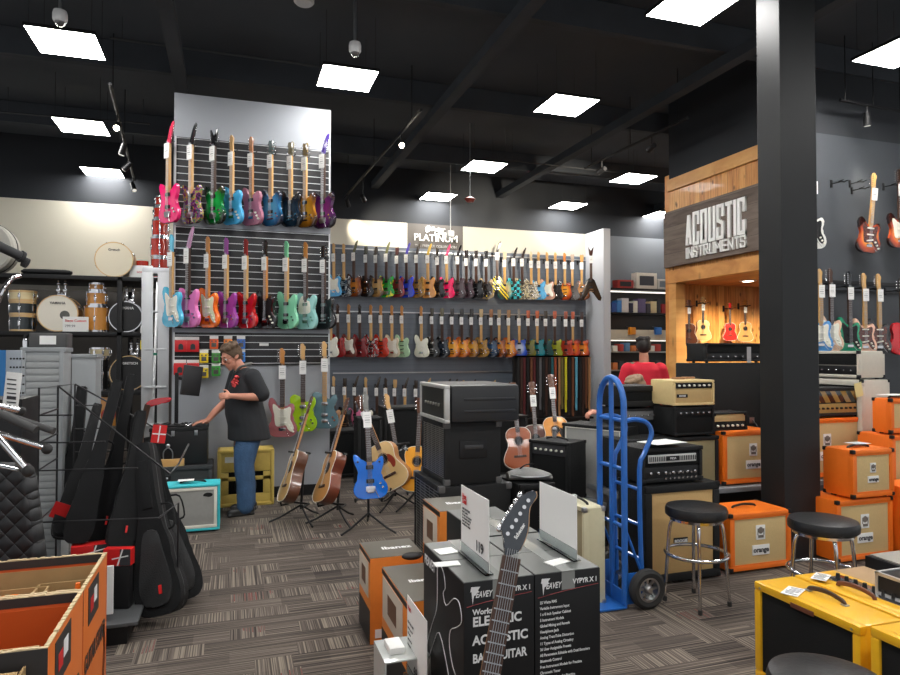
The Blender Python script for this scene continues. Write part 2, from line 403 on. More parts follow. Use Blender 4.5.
# square column
cN = PZ(797, 560); 
def column():
    u0 = PD(759, 352, 5.15).x; v0 = PD(783, 352, 4.95).y
    # near-left corner sits on the ray of x=783
    near = PV(783, 352, 4.15); r1 = PV(819, 352, 4.15); w = r1.x-near.x
    far = PU(759.5, 352, near.x); d = far.y-near.y
    return near.x, near.y, w, d
cu, cv, cw, cdp = column()
struct('column_square', MB().box((cu+cw/2, cv+cdp/2, DECK/2), (cw, cdp, DECK), .006), mat('column_paint', (.0125, .0135, .0145), .5, bump=.05, bscale=9, var=.15, scale=4, spec=.35))
print('column', cu, cv, cw, cdp)

# ------------------------------------------------------------------ ceiling lights
PANELM = mat('light_panel', (1, .985, .96), .5, emit=PANEL, var=0)
WFR = mat('white_metal', (.75, .75, .75), .4)
_lp = {}
def ceiling_light(x, y, label):
    t = thing('ceiling_light', label, 'light', (x, y, 4.65), 0, 'square light panels hung from the black ceiling')
    if not _lp:
        _lp['diffuser'] = MB().box((0, 0, .004), (.58, .58, .008)).mesh('diffuser')
        m = MB(); m.box((0, 0, .022), (.60, .60, .025), .004)
        for s in (-1, 1): m.box((0, s*.296, .010), (.605, .010, .02)); m.box((s*.296, 0, .010), (.010, .605, .02))
        _lp['housing'] = m.mesh('housing')
        _lp['hanging_wire'] = MB().cyl((0, 0, .03), (0, 0, DECK-4.65), .002, seg=5).mesh('hanging_wire')
    ob('diffuser', _lp['diffuser'], PANELM, t); ob('housing', _lp['housing'], BLACK, t)
    for sx in (-1, 1):
        for sy in (-1, 1): ob('hanging_wire', _lp['hanging_wire'], BLACK, t, loc=(sx*.26, sy*.26, 0))
LX = {0: -1.78, 1: 1.18, 2: 3.83, 3: 6.56, 4: 9.3}
for px, py, lab in [(67, 44, 'square white light panel nearest on the far left, beside the dome camera'), (82, 127, 'square white light panel on the left, middle of three going back'),
                    (103, 173, 'square white light panel on the left, deepest of three over the drum shelves'),
                    (347, 79, 'square white light panel above the island of guitars, below the second dome camera'), (566, 106, 'square white light panel right of the ceiling centre, between nearest and deeper ones'),
                    (484, 167, 'square white light panel in the middle, over the long guitar wall'), (438, 197, 'square white light panel deepest in the middle, above the wall lettering'),
                    (695, 5, 'large square white light panel at the top edge beside the black column'), (568, 206, 'small square white light panel at the far end of the guitar wall'),
                    (633, 179, 'square white light panel left of the pine booth'), (900, 53, 'square white light panel cut by the right edge of the picture'),
                    (662, 215, 'sliver of a light panel just past the corner of the pine booth')]:
    p = PZ(px, py, 4.65); ceiling_light(p.x, p.y, lab)
# the same grid goes on over the rest of the shop
for i_, (x, y) in enumerate(((1.2, 4.7), (1.2, 2.2), (-1.6, 4.7), (-1.6, 2.2), (3.8, 2.2), (6.5, 4.7), (6.5, 2.2), (1.2, -.3), (3.8, -.3), (-1.6, -.3))):
    ceiling_light(x, y, f'square white light panel over the near aisle, out of the picture, {["first", "second", "third", "fourth", "fifth", "sixth", "seventh", "eighth", "ninth", "tenth"][i_]} of those')

def spot(loc, target, power, size=60, blend=.8, parent=None):
    l = bpy.data.lights.new('track_bulb', 'SPOT'); l.energy = power; l.spot_size = R(size); l.spot_blend = blend; l.shadow_soft_size = .04; l.color = (1, .9, .74)
    o = bpy.data.objects.new('track_bulb', l); COL.objects.link(o); o.location = loc
    o.rotation_euler = (Vector(target)-Vector(loc)).to_track_quat('-Z', 'Y').to_euler()
    if parent: o.parent = parent
    return o
BULB = mat('lit_bulb', (1, .9, .72), .4, emit=40, var=0)
BULBDIM = mat('bulb_lens', (.8, .78, .7), .2, emit=.6, var=0)
def track(name_label, p0, p1, heads, zc=None):
    """p0, p1 ends of the rail; heads: (t, target, power, bright)"""
    p0 = Vector(p0); p1 = Vector(p1)
    t = thing('track_rail', name_label, 'track rail', p0)
    d = p1-p0; m = MB().cyl((0, 0, 0), d, .02, seg=6); ob('rail', m, BLACK, t)
    m = MB()
    for f in (.08, .5, .92): m.cyl(d*f, d*f+Vector((0, 0, DECK-p0.z-d.z*f)), .006, seg=6)
    ob('suspension_rod', m, BLACK, t)
    for i, (f, tg, pw, br, lab) in enumerate(heads):
        q = p0+d*f; tg = Vector(tg); h = thing('track_spotlight', lab, 'spotlight', q+Vector((0, 0, -.02)), group='black spotlights on the ceiling tracks')
        dirv = (tg-q).normalized(); c = Vector((0, 0, -.14 if 'halfway' not in lab else -.34))
        ob('stem', MB().cyl((0, 0, 0), c, .008, seg=6), BLACK, h)
        a = c-dirv*.07; b_ = c+dirv*.08
        ob('lamp_can', MB().cyl(a, b_, .034, .044, seg=16), BLACK, h)
        ob('lens', MB().cyl(b_-dirv*.002, b_+dirv*.006, .032, seg=16), BULB if br else BULBDIM, h)
        if pw: spot(b_+dirv*.03, tg-q, pw, 46 if pw > 30 else 70, .9, parent=h)
# middle track, right of the island
a = PZ(421, 110, 4.55); b = PZ(344, 198, 4.55)
E3 = lambda px, py: PV(px, py, VB)
track('black ceiling track with spotlights running back beside the island', a, b, [
    (.18, (1.2, 2.0, 1.6), 15, True, 'glaring spotlight aimed forward from the middle ceiling track'),
    (.66, E3(393, 231), 170, False, 'small spotlight halfway down the middle ceiling track'),
    (.93, E3(358, 230), 45, False, 'last small spotlight at the far end of the middle track')])
a = PZ(688, 118, 4.55); b = PZ(585, 168, 4.55)
track('black ceiling track with spotlights left of the black column', a, b, [
    (.3, E3(535, 241), 480, False, 'spotlight on the track nearest the pine booth'), (.8, E3(472, 236), 480, False, 'spotlight at the far end of the booth side track')])
a = PZ(110, 84, 4.55); b = PZ(134, 180, 4.5)
track('black ceiling track with adjustable spotlights above the ladder', a, b, [
    (.22, (-1, 2, 0), 10, True, 'lit spotlight below the nearest left light panel'), (.45, (-2, 9.9, 2.4), 20, False, 'second spotlight down the left ceiling track'),
    (.65, (-3, 11, 2.9), 20, False, 'third spotlight down the left ceiling track'), (.95, (-1, 11, 3), 20, False, 'last spotlight over the drum tower')])
a = PZ(840, 100, 4.5); b = PZ(905, 112, 4.5)
track('black ceiling track in front of the dark right wall', a, b, [(.4, (7.3, 5.9, 2.8), 60, False, 'dim spotlight over the dark wall of hanging guitars')])
# dome cameras
def dome(px, py, lab):
    p = PZ(px, py, 4.55); t = thing('dome_camera', lab, 'security camera', p, group='white dome cameras')
    ob('bracket', MB().cyl((0, 0, .09), (0, 0, DECK-4.55), .014, seg=8), STEEL, t)
    ob('housing', MB().lathe([(.025, .09), (.052, .08), (.06, .05), (.06, 0), (.048, -.02)], seg=20), WFR, t)
    ob('dome_lens', MB().ball((0, 0, -.01), .043, (1, 1, 1.1)), mat('smoked_dome', (.12, .12, .12), .1, coat=1), t)
dome(60, 20, 'white dome camera hanging beside the nearest left light panel'); dome(355, 51, 'white dome camera hanging above the island light panel')
p = PZ(304, 4, 5.1); t = thing('smoke_detector', 'round smoke detector on the black ceiling at the top edge', 'smoke detector', (p.x, p.y, 5.1))
ob('detector_base', MB().lathe([(.1, .15), (.1, .02), (.08, 0)]), WFR, t)
p = PZ(470, 199, 4.05); t = thing('ceiling_sensor', 'small red sensor hanging on a thin rod before the guitar wall', 'sensor', (p.x, p.y, 4.05))
ob('rod', MB().cyl((0, 0, 0), (0, 0, DECK-4.05), .006, seg=6), STEEL, t)
ob('sensor_head', MB().lathe([(.02, .04), (.09, .0), (.05, -.05)]), mat('dull_red_plastic', srgb(140, 60, 50), .4), t)
p = PV(450.5, 234, 11.6); t = thing('pendant_box', 'small white box on a rod in front of the wall lettering', 'pendant', p)
ob('rod', MB().cyl((0, 0, 0), (0, 0, DECK-p.z), .008, seg=6), WFR, t); ob('box_head', MB().box((0, 0, 0), (.13, .1, .13), .03), WHITE, t)
# conduits
def conduit(p0, p1, r, lab):
    t = MB().cyl(p0, p1, r*.6, seg=8)
    for f in (.05, .95): q = Vector(p0).lerp(Vector(p1), f); t.cyl(q, (q.x, q.y, DECK), .004, seg=5)
    o = ob('conduit', t, mat('dull_steel_pipe', (.05, .053, .057), .6, .2), smooth=True); tag(o, lab, 'pipe', 'conduits under the black ceiling')
conduit(PZ(0, 169, 4.75), PZ(140, 184, 4.75), .02, 'thin conduit crossing behind the left light panels')
conduit(PZ(0, 112, 4.9), PZ(150, 124, 4.9), .025, 'thin conduit crossing between the first and second left light panels')
conduit(PZ(340, 199, 4.7), PZ(610, 220, 4.7), .02, 'thin conduit running along above the long guitar wall')
conduit(PZ(505, 160, 4.8), PZ(640, 175, 4.8), .02, 'thin conduit right of the middle light panels')
conduit(PZ(110, 38, 5.0), PZ(330, 68, 5.0), .022, 'thin conduit running from the first light panel towards the dome camera')

# ------------------------------------------------------------------ guitars
OUT = {
 's': [(0, 0), (-.10, .004), (-.155, .055), (-.152, .125), (-.113, .20), (-.122, .265), (-.152, .335), (-.150, .41), (-.122, .437), (-.085, .405), (-.055, .352), (-.03, .335), (.03, .335), (.05, .343), (.075, .362), (.105, .372), (.128, .345), (.132, .30), (.113, .25), (.112, .20), (.145, .145), (.162, .085), (.138, .025), (.08, .0)],
 'w': [(0, 0), (-.09, .0), (-.148, .045), (-.150, .115), (-.108, .19), (-.112, .26), (-.140, .335), (-.144, .395), (-.120, .405), (-.085, .37), (-.052, .335), (.032, .32), (.052, .328), (.088, .362), (.118, .382), (.130, .345), (.125, .29), (.105, .235), (.106, .19), (.145, .13), (.158, .075), (.13, .02), (.07, -.002)],
 't': [(0, 0), (-.11, .006), (-.158, .07), (-.148, .145), (-.112, .215), (-.118, .27), (-.146, .33), (-.142, .385), (-.10, .415), (-.05, .40), (-.028, .385), (.028, .34), (.04, .325), (.062, .335), (.085, .37), (.115, .385), (.138, .36), (.140, .31), (.112, .25), (.110, .205), (.148, .14), (.155, .07), (.11, .006)],
 'l': [(0, 0), (-.09, .008), (-.155, .055), (-.165, .12), (-.125, .195), (-.112, .24), (-.132, .30), (-.135, .36), (-.10, .40), (-.05, .405), (-.025, .39), (.025, .345), (.04, .322), (.06, .322), (.085, .35), (.112, .355), (.124, .33), (.118, .28), (.105, .24), (.122, .195), (.165, .12), (.155, .055), (.09, .008)],
 'p': [(0, 0), (-.10, .008), (-.155, .06), (-.155, .125), (-.115, .2), (-.115, .26), (-.142, .33), (-.145, .405), (-.118, .425), (-.085, .39), (-.055, .345), (-.03, .33), (.03, .325), (.05, .33), (.08, .365), (.11, .385), (.132, .36), (.132, .305), (.110, .25), (.114, .20), (.155, .125), (.155, .06), (.10, .008)],
 'g': [(0, 0), (-.1, .008), (-.16, .06), (-.155, .125), (-.118, .19), (-.118, .25), (-.14, .31), (-.145, .36), (-.128, .385), (-.10, .36), (-.06, .345), (-.03, .345), (.03, .345), (.06, .34), (.09, .355), (.12, .38), (.138, .35), (.135, .30), (.118, .25), (.118, .19), (.155, .125), (.16, .06), (.1, .008)],
}
VSH = [(0, .10), (-.055, .04), (-.15, -.10), (-.2, -.12), (-.225, -.06), (-.08, .30), (-.03, .345), (.03, .345), (.08, .30), (.225, -.06), (.2, -.12), (.15, -.10), (.055, .04)]
ACO = [(0, 0), (-.11, .008), (-.185, .06), (-.198, .13), (-.165, .21), (-.135, .27), (-.133, .32), (-.148, .38), (-.145, .44), (-.10, .49), (-.04, .502), (.04, .502), (.10, .49), (.145, .44), (.148, .38), (.133, .32), (.135, .27), (.165, .21), (.198, .13), (.185, .06), (.11, .008)]
def scl(pts, f, c=(0, .19)): return [(c[0]+(x-c[0])*f, c[1]+(z-c[1])*f) for x, z in pts]
HEADS = {
 'f': [(-.020, 0), (-.024, .02), (-.034, .035), (-.036, .15), (-.030, .182), (-.012, .192), (.006, .182), (.008, .165), (.022, .16), (.026, .135), (.014, .10), (.018, .05), (.020, .0)],
 'r': [(-.020, 0), (-.022, .03), (-.008, .07), (.022, .15), (.048, .195), (.074, .215), (.082, .2), (.070, .16), (.046, .08), (.030, .03), (.020, 0)],
 'd': [(-.020, 0), (-.034, .03), (-.040, .14), (-.028, .165), (0, .152), (.028, .165), (.040, .14), (.034, .03), (.020, 0)],
 'v': [(-.021, 0), (-.034, .03), (-.058, .17), (-.045, .178), (0, .09), (.045, .178), (.058, .17), (.034, .03), (.021, 0)],
 'h': [(-.021, 0), (-.035, .02), (-.035, .04), (0, .05), (.035, .04), (.035, .02), (.021, 0)],
}
GC = {}
def gm(key, fn):
    if key not in GC: GC[key] = fn()
    return GC[key]
def body_mesh(kind):
    def f():
        m = MB()
        if kind == 'v': pts = VSH
        else: pts = cat2(OUT[kind], 3)
        m.prism(pts, -.042, 0, .009, seg=2); return m.mesh('body_'+kind)
    return gm(('b', kind), f)
def neck_mesh(lvl):
    def f():
        m = MB()
        m.box((0, -.049, .565), (.050, .010, .47), .002, mi=1)
        m.prism([(-.024, .30), (-.021, .8), (.021, .8), (.024, .30)], -.045, -.022, .006)
        if lvl >= 1:
            for i in range(1, 20):
                z = .8-.64*(1-2**(-i/12)); m.box((0, -.0545, z), (.046, .0022, .003), mi=2)
        return m.mesh('neck')
    return gm(('n', lvl), f)
def head_mesh(k):
    def f():
        m = MB(); m.prism([(x, z+.8) for x, z in HEADS[k]], -.046, -.030, .002); return m.mesh('headstock')
    return gm(('h', k), f)
def tuner_mesh(k):
    def f():
        m = MB()
        if k in 'dv':
            for s in (-1, 1):
                for i in range(3): m.cyl((s*.035, -.052, .84+i*.04), (s*.035, -.028, .84+i*.04), .005, seg=8); m.ball((s*.062, -.035, .84+i*.04), .009, (1, .6, 1), 8)
        elif k == 'f':
            for i in range(6): m.cyl((-.028, -.052, .845+i*.023), (-.028, -.028, .845+i*.023), .005, seg=8); m.ball((-.056, -.035, .845+i*.023), .008, (1, .6, 1), 8)
        elif k == 'r':
            for i in range(6): m.cyl((.012+i*.007, -.052, .845+i*.025), (.012+i*.007, -.028, .845+i*.025), .005, seg=8); m.ball((.04+i*.008, -.035, .84+i*.025), .008, (1, .6, 1), 8)
        else: m.box((0, -.05, .2), (.001, .001, .001))
        return m.mesh('tuner')
    return gm(('t', k), f)
def guard_mesh(kind):
    def f():
        m = MB()
        P = {'s': [(-.070, .125), (-.086, .19), (-.090, .25), (-.106, .32), (-.104, .365), (-.08, .36), (-.055, .338), (-.03, .318), (.03, .318), (.055, .325), (.078, .335), (.096, .318), (.096, .28), (.088, .24), (.09, .19), (.114, .14), (.126, .092), (.10, .058), (.06, .09), (.035, .13), (-.02, .118)],
             't': [(-.10, .18), (-.10, .3), (-.06, .37), (-.028, .37), (.028, .32), (.06, .31), (.075, .24), (.06, .18)],
             'l': [(.028, .2), (.028, .30), (.075, .28), (.085, .22), (.07, .17)], 'm': [(-.07, .1), (-.08, .3), (.08, .3), (.1, .1)]}
        m.prism(cat2(P[kind], 3), -.0445, -.0415); return m.mesh('pickguard')
    return gm(('g', kind), f)
def pick_mesh(k):
    def f():
        m = MB(); m.box((0, -.047, 0), (.085 if k == 1 else .07, .012, .016 if k == 1 else .036), .003)
        if k == 1:
            for i in range(6): m.cyl((-.027+i*.011, -.0545, 0), (-.027+i*.011, -.052, 0), .0028, seg=6)
        return m.mesh('pickup')
    return gm(('p', k), f)
def bridge_mesh(k):
    def f():
        m = MB()
        if k == 'l': m.box((0, -.049, .115), (.085, .012, .012), .003); m.box((0, -.049, .075), (.10, .014, .014), .004)
        elif k == 'w': m.box((0, -.05, .085), (.085, .016, .045), .004); m.cyl((.03, -.06, .09), (.07, -.075, .0), .003, seg=6); m.box((0, -.055, .06), (.06, .012, .02), .002)
        else: m.box((0, -.047, .085), (.075, .008, .035), .002); m.cyl((.03, -.05, .09), (.075, -.07, .02), .0025, seg=6)
        return m.mesh('bridge')
    return gm(('br', k), f)
def knob_mesh(n):
    def f():
        m = MB()
        for i in range(n): m.cyl((.075+.022*i if n > 2 else .09+.02*i, -.058, .13-.035*i), (.075+.022*i if n > 2 else .09+.02*i, -.042, .13-.035*i), .010, .012, seg=10)
        return m.mesh('control_knob')
    return gm(('k', n), f)
def string_mesh():
    def f():
        m = MB()
        for i in range(6): m.cyl((-.018+.0072*i, -.058, .09), (-.015+.006*i, -.058, .82), .0009, seg=4)
        return m.mesh('strings')
    return gm('st', f)
def tag_mesh():
    def f():
        m = MB(); m.box((0, -.066, .72), (.076, .001, .15)); m.cyl((0, -.066, .77), (0, -.05, .81), .0012, seg=4)
        for i in range(4): m.box((-.002+.004*(i % 2), -.0667, .76-.022*i), (.046, .0004, .003 if i != 2 else .008), mi=1)
        return m.mesh('price_tag')
    return gm('tag', f)
TAGINK = mat('grey_print', (.28, .28, .28), .6)
BLKM = mat('gloss_black_finish', (.012, .012, .014), .15, coat=.8)
def finish(c, k='s'):
    """c: rgb tuple, a material, or a name"""
    if isinstance(c, bpy.types.Material): return c
    return mat('finish_%d_%d_%d' % c, srgb(*c), .2, coat=.8, var=.04)
def guitar(name, label, kind, col, loc, rot, head='f', hcol=None, neck=None, board=None, guard=None, pk=None, scale=1., lvl=0, group=None, price=True, bridge=None, tagrot=0, metal=None, nametag=None):
    t = thing(name, label, 'guitar', loc, group=group, rot=rot)
    t.scale = (scale, scale, scale)
    fm = finish(col); hc = finish(hcol) if hcol is not None else (neck or MAPLE); nk = neck or MAPLE; bd = board or nk; mt = metal or CHROME
    ob('body', body_mesh(kind), fm, t)
    ob('neck', neck_mesh(1 if lvl else 0), [nk, bd, STEEL] if lvl else [nk, bd], t)
    if head != 'h': ob('headstock', head_mesh(head), hc, t)
    if lvl and head != 'h': ob('tuner', tuner_mesh(head), mt, t)
    if guard is not None:
        gk = 's' if kind in 'sw' else ('l' if kind == 'l' else 't' if kind == 't' else 'm'); ob('pickguard', guard_mesh(gk), guard, t)
    pk = pk or ('sss' if kind == 's' else 'hh')
    pcol = PARCH if (guard in (None,) and False) else BLACK
    zs = {'sss': [(1, .30), (1, .22), (1, .15)], 'hh': [(2, .28), (2, .155)], 'hs': [(2, .155), (1, .29)]}[pk]
    for k, z in zs:
        o = ob('pickup', pick_mesh(k), PARCH if (kind == 's' and guard is not None and guard is not BLACK and guard is not INK) else (CHROME if kind in 'lt' else BLACK), t, loc=(0, -.002, z))
        if k == 1 and z < .2: o.rotation_euler = (0, R(-12), 0)
    ob('bridge', bridge_mesh(bridge or ('l' if kind in 'lpgv' else 'w' if kind == 'w' else 's')), mt if kind != 'w' else STEEL, t)
    if lvl: ob('strings', string_mesh(), STEEL, t)
    if lvl or kind in 'lp': ob('control_knob', knob_mesh(3 if kind == 's' else 2), PARCH if kind == 's' else mt, t)
    if price:
        o = ob('price_tag', tag_mesh(), [WHITE, TAGINK], t)
        if tagrot: o.rotation_euler = (0, 0, R(tagrot))
    return t
HOOKM = {}
def hanger(x, yw, z, yaw, group, label):
    """yoke that carries a headstock; stands off the wall at y = yw"""
    if yaw not in HOOKM:
        m = MB(); m.box((0, -.006, 0), (.03, .012, .09), .003); m.cyl((0, -.01, 0), (0, -.135, -.005), .006, seg=6)
        a = R(yaw); c = Vector((0, -.135, -.005)); m.cyl(c, (0, -.185, -.02), .007, seg=6)
        for s in (-1, 1):
            e = c+Vector((s*.034*math.cos(a), s*.034*math.sin(a), 0)); m.cyl(c, e, .005, seg=6); m.cyl(e, e+Vector((-math.sin(-a)*-.03, -math.cos(a)*.062, .006)), .006, seg=6)
        HOOKM[yaw] = m.mesh('guitar_hanger')
    o = ob('guitar_hanger', HOOKM[yaw], BLACK, loc=(x+.034*math.sin(R(yaw)), yw, z)); tag(o, label, 'hanger', group); return o

# island: slat panel with chrome rails, three rows
def slat_panel(name, label, x0, x1, v, ztop, zbot, zstep=.098):
    t = thing(name, label, 'slat panel', ((x0+x1)/2, v-.001, zbot)); w = x1-x0; h = ztop-zbot
    ob('backing', MB().box((0, -.012, h/2), (w, .024, h), .002), mat('black_slat_board', (.014, .014, .016), .5), t)
    m = MB(); k = int(h/zstep)
    for i in range(k+1): m.box((0, -.026, .02+i*zstep), (w-.01, .006, .007))
    ob('chrome_channel', m, ALU, t)
    for s in (-1, 1): ob('edge_trim', MB().box((s*(w/2-.006), -.02, h/2), (.014, .03, h)), ALU, t)
    return t
xs0, xs1 = ux(173.5, IS), ux(329, IS)
zt1 = zat(250, 144, IS); zb1 = zat(250, 222, IS); zt2 = zat(250, 230, IS); zb2 = zat(250, 329, IS); zt3 = zat(250, 333, IS); zb3 = zat(250, 365, IS)
slat_panel('slat_panel', 'black slat panel with chrome rails behind the top row of island guitars', xs0, xs1, IS, zt1, zb1, .078)
slat_panel('slat_panel', 'black slat panel with chrome rails behind the second row of island guitars', xs0, xs1, IS, zt2, zb2, .078)
slat_panel('slat_panel', 'low black slat panel with effects pedals, lowest on the grey island', xs0, xs1, IS, zt3, zb3, .078)
YG = R(-50)
TORT = pattern_mat('tortoise_guard', [(0, (.05, .012, .01)), (.45, (.12, .03, .02)), (.6, (.05, .015, .012))], 60)
BURL = pattern_mat('purple_green_swirl', [(0, (.02, .02, .03)), (.42, (.10, .02, .12)), (.52, (.35, .2, .03)), (.58, (.06, .22, .08)), (.66, (.12, .03, .2))], 22)
BROWNW = mat('walnut_finish', srgb(92, 52, 30), .3, coat=.4, var=.25, scale=20)
GREENQ = burst_mat('green_burst', srgb(30, 175, 75), srgb(8, 120, 45), srgb(4, 20, 10))
BLUEQ = burst_mat('blue_burst', srgb(90, 175, 215), srgb(35, 115, 165), srgb(8, 30, 60))
AMBQ = burst_mat('amber_burst', srgb(205, 150, 45), srgb(170, 110, 25), srgb(60, 30, 10))
BLKQ = burst_mat('charcoal_burst', srgb(52, 60, 72), srgb(25, 30, 38), srgb(6, 6, 8))
PURQ = burst_mat('purple_burst', srgb(120, 40, 110), srgb(80, 25, 85), srgb(20, 6, 26))
SUN = burst_mat('sunburst', srgb(240, 165, 55), srgb(190, 70, 20), srgb(38, 10, 6))
HONEY = burst_mat('honey_burst', srgb(245, 175, 60), srgb(225, 130, 30), srgb(150, 60, 15))
TEAB = burst_mat('tea_burst', srgb(215, 130, 40), srgb(150, 70, 20), srgb(50, 18, 8))
ROW1 = [  # px, body, kind, head, head colour, neck, board, extra, words
 (171.5, (225, 25, 105), 'w', 'r', (215, 60, 90), MAPLE, MAPLE, {}, 'hot pink pointed electric guitar'),
 (194, BURL, 'w', 'r', (30, 30, 32), MAPLE, MAPLE, {}, 'dark electric guitar with purple and green swirls'),
 (216.5, GREENQ, 'w', 'v', (20, 20, 22), ROSE, ROSE, {}, 'deep green electric guitar with forked black headstock'),
 (234.5, (70, 165, 215), 's', 'f', None, MAPLE, MAPLE, {'pk': 'hh'}, 'sky blue electric guitar with maple neck'),
 (254, (170, 105, 125), 's', 'f', (170, 115, 80), NECKW, NECKW, {'pk': 'hh'}, 'dusty mauve electric guitar'),
 (273.4, BLUEQ, 'p', 'd', (70, 90, 90), MAPLE, MAPLE, {}, 'blue quilted double-cut electric guitar'),
 (293, BLKQ, 'p', 'd', (120, 110, 80), MAPLE, MAPLE, {}, 'smoky black quilted double-cut electric guitar'),
 (307.5, AMBQ, 'p', 'd', (120, 100, 60), MAPLE, MAPLE, {}, 'amber quilted double-cut electric guitar'),
 (325.5, PURQ, 'w', 'r', (85, 60, 160), ROSE, ROSE, {}, 'purple electric guitar with violet pointed headstock')]
ROW2 = [
 (174.5, (70, 180, 215), 's', 'f', (90, 185, 215), MAPLE, MAPLE, {'guard': PARCH}, 'turquoise electric guitar with white pickguard'),
 (191, (225, 120, 185), 'w', 'r', (215, 160, 200), ROSE, ROSE, {'pk': 'hs'}, 'bubblegum pink electric guitar'),
 (210.6, (240, 110, 20), 's', 'f', MAPLE2, MAPLE2, MAPLE2, {'guard': mat('mint_guard', srgb(215, 225, 190), .4)}, 'bright orange electric guitar with mint pickguard'),
 (229, (150, 60, 150), 'w', 'f', (150, 70, 150), MAPLE, MAPLE, {}, 'violet electric guitar with violet headstock'),
 (248.5, (185, 20, 25), 'w', 'f', (150, 40, 35), MAPLE, MAPLE, {}, 'cherry red electric guitar with light maple neck'),
 (268, (22, 22, 24), 's', 'f', (40, 36, 32), MAPLE2, MAPLE2, {'guard': BLACK}, 'black electric guitar with honey coloured neck'),
 (289, (130, 205, 165), 'p', 'f', (120, 200, 150), MAPLE, MAPLE, {'bridge': 'w'}, 'seafoam green electric guitar'),
 (308, (150, 205, 200), 't', 'f', MAPLE2, ROSE, ROSE, {'guard': PARCH}, 'pale aqua electric guitar with cream pickguard'),
 (326, (24, 25, 28), 'l', 'd', (26, 26, 28), ROSE, ROSE, {}, 'matte black single-cut electric guitar with pale trim')]
ORD = ['first', 'second', 'third', 'fourth', 'fifth', 'sixth', 'seventh', 'eighth', 'ninth', 'tenth']
def island_row(rows, pybot0, pybot1, gname, where):
    vv = IS-.17
    for i, (px, c, kd, hd, hc, nk, bd, ex, w) in enumerate(rows):
        f = i/8; py = pybot0+(pybot1-pybot0)*f
        p = PV(px, py, vv)
        sc = 1.06 if hd in 'rv' else 1.0
        guitar('electric_guitar', f'{w}, {where}', kd, c, p, (0, 0, YG), hd, hc, nk, bd, lvl=1, group=gname, scale=sc, **ex)
        hanger(p.x, IS-.028, p.z+.815*sc, -38, 'black hangers on the slat panels', f'small black hanger of the {w.split(" with")[0].split(" electric")[0]} guitar, {where}')
island_row(ROW1, 223, 228.5, 'guitars in the top row of the island', 'top row of the island')
island_row(ROW2, 327, 329.5, 'guitars in the second row of the island', 'second row of the island')
for px, py, c, kd, hd, nk, ex, w in [
    (283, 436.5, (172, 104, 110), 's', 'f', MAPLE2, {'guard': PARCH, 'board': ROSE}, 'dusty rose electric guitar with white pickguard, lowest row by the man'),
    (303.5, 431, (155, 195, 30), 't', 'f', MAPLE, {'board': ROSE}, 'lime green electric guitar hanging low on the grey island'),
    (325, 428, (88, 120, 130), 't', 'f', MAPLE, {}, 'slate blue electric guitar hanging low at the island end')]:
    p = PV(px, py, IS-.17); guitar('electric_guitar', w, kd, c, p, (0, 0, R(-15)), hd, None, nk, lvl=1, group='guitars in the lowest row of the island', **ex)
    hanger(p.x, IS-.028, p.z+.815, -15, 'black hangers on the slat panels', f'small black hanger above the {w.split(" electric")[0]} guitar on the island')
# effects pedals hanging under the second row
PED = [(181, 346, (205, 30, 35)), (193, 346, (205, 30, 35)), (214, 344, (225, 95, 45)), (228, 344, (240, 140, 60)), (241, 344, (60, 110, 190)),
       (180, 369, (205, 30, 35)), (193, 369, (205, 30, 35)), (204, 358, (235, 205, 40)), (204, 373, (235, 205, 40)), (216, 371, (60, 160, 60)), (216, 358, (70, 150, 60)), (241, 357, (60, 130, 210))]
pn = {(205, 30, 35): 'red', (225, 95, 45): 'orange red', (240, 140, 60): 'orange', (60, 110, 190): 'blue', (235, 205, 40): 'yellow', (60, 160, 60): 'green', (70, 150, 60): 'dark green', (60, 130, 210): 'light blue'}
pw = ['leftmost of the upper pair of red', 'second of the upper pair of red', 'single', 'single', 'upper', 'leftmost of the lower pair of red', 'second of the lower pair of red', 'upper', 'lower', 'lower', 'upper', 'lower']
for i, (px, py, c) in enumerate(PED):
    v = IS-.10; p = PV(px, py, v); big = c == (205, 30, 35)
    w = .125 if big else .09; h = .13 if big else .11
    lab = f'{pw[i]} packs hanging on the slat panel' if big else f'{pw[i]} {pn[c]} effects pedal pack on the slat panel'
    t = thing('pedal_pack', lab, 'effects pedal', (p.x, v, p.z), group='effects pedals on the low slat panel')
    ob('pack', MB().box((0, 0, 0), (w, .06, h), .012), mat('pack_%d_%d_%d' % c, srgb(*c), .4), t)
    ob('header_card', MB().box((0, -.002, h/2+.018), (w, .002, .034)), WHITE, t)
    m = MB()
    if big: m.cyl((0, -.036, 0), (0, -.03, 0), .025, seg=12); m.box((0, -.032, -.025), (.05, .004, .03))
    else: m.box((0, -.033, -.01), (.05, .006, .045), .004); m.cyl((-.02, -.038, .03), (-.02, -.03, .03), .009, seg=8); m.cyl((.02, -.038, .03), (.02, -.03, .03), .009, seg=8)
    ob('pedal_face', m, INK if big else mat('pedal_print', (.10, .09, .08), .5), t)
    ob('peg_hook', MB().cyl((0, .0, h/2+.03), (0, .075, h/2+.03), .003, seg=6), CHROME, t)
p = PV(264, 344.5, IS-.035); tag(ob('shelf_label', MB().box((0, 0, 0), (.1, .004, .03)), WHITE, loc=p), 'small white shelf label on the low slat panel', 'label')

